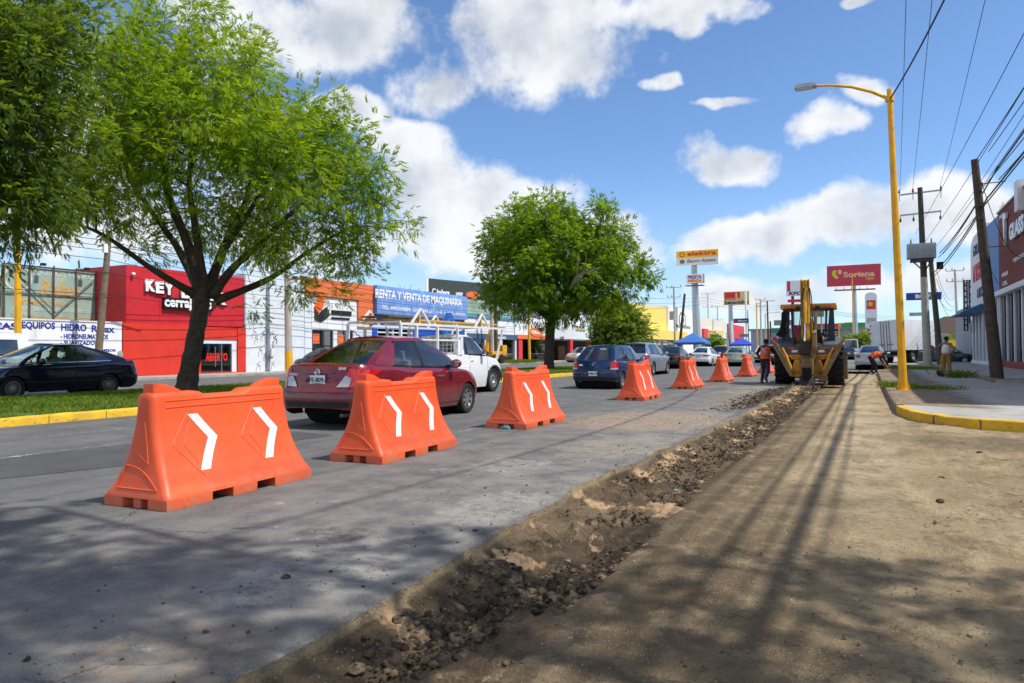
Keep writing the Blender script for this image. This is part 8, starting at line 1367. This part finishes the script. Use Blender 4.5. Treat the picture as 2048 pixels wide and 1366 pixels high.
def person(label, loc, rz, J, skin, cloth, scale=1.0, hand_dirs=None, cap=None, hair=True, face=(0, 1, 0), vest=None, sleeves='long', shirt=None, trousers=None, shoes=None, group=None, belly=0.0, crop=None):
    j = dict(BASE); j.update(J); j = {k: Vector(v) for k, v in j.items()}; t = thing('person', label, 'person', loc, rz, group); t.scale = (scale,)*3
    fw = Vector(face).normalized(); hd = j['hea']; b = MB()
    b.tube([j['pel'], j['wai'], j['che'], j['nec']], [0.14, 0.125+belly, 0.145, 0.06], 12); b.tube([j['nec']-(hd-j['nec'])*0.3, hd], [0.062, 0.055], 10); b.tube([j['sL'], j['nec'].lerp(j['che'], 0.25), j['sR']], [0.062, 0.08, 0.062], 10)
    b.ball(hd+Vector((0, 0, 0.01)), (0.076, 0.092, 0.112), 14, 10); b.ball(hd+fw*0.055+Vector((0, 0, -0.07)), (0.048, 0.045, 0.04), 10, 7); b.ball(hd+fw*0.095+Vector((0, 0, -0.015)), (0.014, 0.016, 0.024), 6, 5)
    sdv = fw.cross(Vector((0, 0, 1))).normalized()
    for s in (-1, 1): b.ball(hd+sdv*0.078*s, (0.014, 0.024, 0.034), 6, 5)
    for a in 'LR':
        b.tube([j['s'+a], j['e'+a], j['w'+a]], [0.058, 0.043, 0.029], 10); b.ball(j['s'+a], 0.066); b.tube([j['h'+a], j['k'+a], j['a'+a]], [0.088, 0.058, 0.04], 10)
    body = remesh(b, 'body', skin, t); hb = MB()
    for a, s in (('L', 1), ('R', -1)):
        d = (hand_dirs or {}).get(a) or (j['w'+a]-j['e'+a]); hand(hb, j['w'+a], d, (0, 0, 1) if abs(Vector(d).normalized().z) < 0.8 else (0, 1, 0), s)
    bm = bmesh.new(); bm.from_mesh(body.data); tmp = bpy.data.meshes.new('hand'); tmp.from_pydata(hb.v, [], hb.f); bm.from_mesh(tmp); bm.to_mesh(body.data); bm.free(); bpy.data.meshes.remove(tmp); body.data.shade_smooth()
    fb = MB()
    for s in (-1, 1): fb.ball(hd+fw*0.083+sdv*0.03*s+Vector((0, 0, 0.012)), (0.012, 0.012, 0.008), 6, 5)
    fb.build('eyes', M_BLKP, t); MB().box(hd+fw*0.093+Vector((0, 0, -0.062)), (0.04 if abs(fw.y) > 0.5 else 0.01, 0.01 if abs(fw.y) > 0.5 else 0.04, 0.008)).build('mouth', mat('lips', '6a3028', 0.6), t)
    if trousers is not None:
        b = MB(); b.tube([j['pel']+Vector((0, 0, 0.09)), j['pel'], j['pel']-Vector((0, 0, 0.06))], [0.15, 0.165, 0.13], 12)
        for a in 'LR': kn = j['k'+a]; b.tube([j['h'+a]+Vector((0, 0, 0.02)), kn, kn.lerp(j['a'+a], 0.95)], [0.108, 0.08, 0.066], 10)
        remesh(b, 'trousers', trousers, t, 0.018)
    if shirt is not None:
        b = MB(); b.tube([j['pel']+Vector((0, 0, 0.06)), j['wai'], j['che'], j['che'].lerp(j['nec'], 0.72)], [0.163, 0.15+belly, 0.168, 0.085], 12)
        if sleeves != 'none':
            b.tube([j['sL'], j['nec'].lerp(j['che'], 0.3), j['sR']], [0.075, 0.095, 0.075], 10)
            for a in 'LR': b.tube([j['s'+a], j['e'+a], j['w'+a].lerp(j['e'+a], 0.1)] if sleeves == 'long' else [j['s'+a], j['s'+a].lerp(j['e'+a], 0.6)], [0.078, 0.06, 0.046] if sleeves == 'long' else [0.078, 0.07], 10)
        else:
            for s in (-1, 1): b.tube([j['che']+sdv*0.09*s+Vector((0, 0, 0.02)), j['nec'].lerp(j['s'+('R' if s > 0 else 'L')], 0.45)+Vector((0, 0, 0.0))], [0.07, 0.05], 8)
        remesh(b, 'shirt', shirt, t, 0.018)
    if vest is not None:
        b = MB(); b.tube([j['pel']+Vector((0, 0, 0.02)), j['wai'], j['che'], j['che'].lerp(j['nec'], 0.6)], [0.19, 0.18, 0.192, 0.13], 14)
        for a in 'LR': b.ball(j['s'+a].lerp(j['che'], 0.25), 0.085)
        v_ = remesh(b, 'vest', vest, t, 0.018); st = MB(); ax = (j['che']-j['wai']).normalized(); bk = sdv.cross(ax).normalized(); bk = bk if bk.dot(fw) < 0 else -bk
        M_RS = mat('reflective_tape', '8e8f96', 0.3, 0.4)
        for s in (-1, 1):
            st.bar(j['che']+ax*0.1+sdv*0.11*s+bk*0.175, j['wai']+ax*0.03-sdv*0.11*s+bk*0.192, 0.035, 0.012, up=bk)
        for k in range(10): a0, a1_ = k*0.628, (k+1)*0.628; c0 = j['wai']; R_ = 0.193; st.bar(c0+(sdv*math.cos(a0)+bk*math.sin(a0))*R_, c0+(sdv*math.cos(a1_)+bk*math.sin(a1_))*R_, 0.012, 0.04, up=ax)
        st.build('reflective_stripe', M_RS, v_)
    for a in 'LR':
        an, kn = j['a'+a], j['k'+a]; dn = (an-kn).normalized(); fwd = fw-dn*fw.dot(dn); fwd = fwd.normalized() if fwd.length > 0.2 else Vector((0, 1, 0)); b = MB(); b.tube([an+dn*0.03-fwd*0.06, an+dn*0.05, an+dn*0.06+fwd*0.1, an+dn*0.065+fwd*0.17], [0.045, 0.055, 0.048, 0.032], 10); b.tube([an-dn*0.04, an+dn*0.05], [0.05, 0.05], 10); b.build('shoe', shoes or M_BLKP, t, smooth=True, angle=180, clean=False)
    if hair: MB().ball(hd-fw*0.012+Vector((0, 0, 0.035)), (0.084, 0.098, 0.10), 14, 9).build('hair', M_HAIR, t, smooth=True, angle=180)
    if cap is not None: MB().ball(hd+Vector((0, 0, 0.06)), (0.092, 0.105, 0.085), 14, 9).build('cap', cap, t, smooth=True, angle=180); MB().ball(hd+fw*0.13+Vector((0, 0, 0.055)), (0.075, 0.075, 0.012), 12, 6).build('cap_peak', cap, t, smooth=True, angle=180)
    return t
M_DKCL = mat('dark_cloth', '191b21', 0.95, var=0.2); M_JEAN = mat('dark_jeans', '2a3242', 0.95, var=0.2); M_HIVIS = mat('orange_hi_vis', 'f0621a', 0.8, var=0.06); M_KHAKI = mat('khaki_cloth', '9a7440', 0.9, var=0.12); M_TANKT = mat('white_vest_cloth', 'd8d8de', 0.9, var=0.05); M_CAPD = mat('dark_cap', '14161c', 0.9)
person('worker in an orange reflective vest walking away left of the digger', (-3.42, 28.6, 0.0), R(-12), dict(pel=(0, 0, 0.93), che=(0, 0.05, 1.28), nec=(0, 0.07, 1.45), hea=(0, 0.12, 1.59), sL=(-0.19, 0.06, 1.40), eL=(-0.29, -0.05, 1.16), wL=(-0.24, 0.10, 0.98), sR=(0.19, 0.06, 1.40), eR=(0.30, 0.16, 1.18), wR=(0.36, 0.40, 1.20), kL=(-0.10, 0.10, 0.50), aL=(-0.14, 0.02, 0.09), hR=(0.09, 0, 0.91), kR=(0.12, -0.02, 0.50), aR=(0.16, -0.38, 0.24)), M_SKIN2, None, 0.98, shirt=M_DKCL, vest=M_HIVIS, trousers=M_JEAN, cap=M_CAPD, shoes=mat('grey_shoes', '4d4a48', 0.8))
w2 = person('worker with orange vest bending over a shovel at the end of the dug lane', (0.42, 43.6, -0.1), R(-70), dict(pel=(0, -0.15, 0.90), wai=(0, -0.02, 1.02), che=(0, 0.22, 1.10), nec=(0, 0.40, 1.10), hea=(0, 0.52, 1.06), sL=(-0.19, 0.36, 1.06), eL=(-0.2, 0.45, 0.78), wL=(-0.1, 0.62, 0.62), sR=(0.19, 0.36, 1.06), eR=(0.22, 0.50, 0.80), wR=(0.05, 0.74, 0.48), hL=(-0.09, -0.15, 0.88), kL=(-0.13, 0.02, 0.48), aL=(-0.15, -0.08, 0.09), hR=(0.09, -0.15, 0.88), kR=(0.13, 0.08, 0.48), aR=(0.15, 0.05, 0.09)), M_SKIN2, None, 1.0, face=(0, 0.5, -0.85), shirt=M_DKCL, vest=M_HIVIS, trousers=M_DKCL, cap=M_CAPD, shoes=mat('white_shoes', 'b9b6b2', 0.7))
sh = thing('shovel', 'wooden-handled shovel held by the bending worker', 'shovel', (0.42, 43.6, -0.1), R(-70)); MB().tube([(-0.12, 0.55, 0.72), (0.1, 0.86, 0.1)], 0.02, 8).build('handle', M_PINE, sh, smooth=True); MB().prism([(0.82, 0.14), (0.92, 0.12), (1.05, -0.02), (0.95, -0.02), (0.84, 0.04)], 'x', -0.02, 0.22).build('blade', M_STEEL, sh, bevel=0.01)
person('man in white tank top and khaki trousers, hands on hips, on the right pavement', (3.2, 36.6, 0.04), R(-35), dict(sL=(-0.2, 0, 1.41), eL=(-0.42, -0.14, 1.18), wL=(-0.22, 0.02, 1.02), sR=(0.2, 0, 1.41), eR=(0.42, -0.14, 1.18), wR=(0.22, 0.02, 1.02), kL=(-0.12, 0.02, 0.50), aL=(-0.15, -0.02, 0.09), kR=(0.12, 0.02, 0.5), aR=(0.15, -0.02, 0.09)), M_SKIN2, None, 1.02, hand_dirs={'L': (0.5, 0.6, -0.5), 'R': (-0.5, 0.6, -0.5)}, shirt=M_TANKT, sleeves='none', trousers=M_KHAKI, cap=M_CAPD, belly=0.03)
sh = thing('spade', 'black spade standing at the feet of the man in the tank top', 'spade', (2.92, 36.3, 0.04)); MB().tube([(0.1, 0.2, 0.95), (0, 0, 0.25)], 0.018, 8).build('handle', M_PINE, sh); MB().prism([(-0.11, 0.30), (0.11, 0.30), (0.12, 0.12), (0.0, 0.0), (-0.12, 0.12)], 'y', -0.012, 0.012).build('blade', M_BLKP, sh)
person('man in jeans standing by the box truck near the greenish pole', (4.35, 61.5, 0.04), R(30), {}, M_SKIN2, None, 1.02, shirt=mat('grey_pink_shirt', '7d7276', 0.9), sleeves='short', trousers=mat('blue_jeans', '2c4a6e', 0.9), cap=M_CAPD)
op = person('operator in a dark jacket and blue cap seated in the digger cab', (-1.71, 28.85, 0.42), R(0), dict(pel=(0, -0.02, 1.05), wai=(0, 0, 1.2), che=(0, 0.03, 1.38), nec=(0, 0.04, 1.55), hea=(0, 0.07, 1.69), sL=(-0.19, 0.03, 1.48), eL=(-0.27, 0.1, 1.22), wL=(-0.2, 0.35, 1.2), sR=(0.19, 0.03, 1.48), eR=(0.27, 0.1, 1.22), wR=(0.2, 0.35, 1.2), hL=(-0.1, 0.02, 1.05), kL=(-0.13, 0.45, 1.08), aL=(-0.13, 0.5, 0.72), hR=(0.1, 0.02, 1.05), kR=(0.13, 0.45, 1.08), aR=(0.13, 0.5, 0.72)), M_SKIN2, None, 0.95, shirt=M_DKCL, trousers=M_JEAN, cap=mat('blue_cap', '2a4a8a', 0.8))
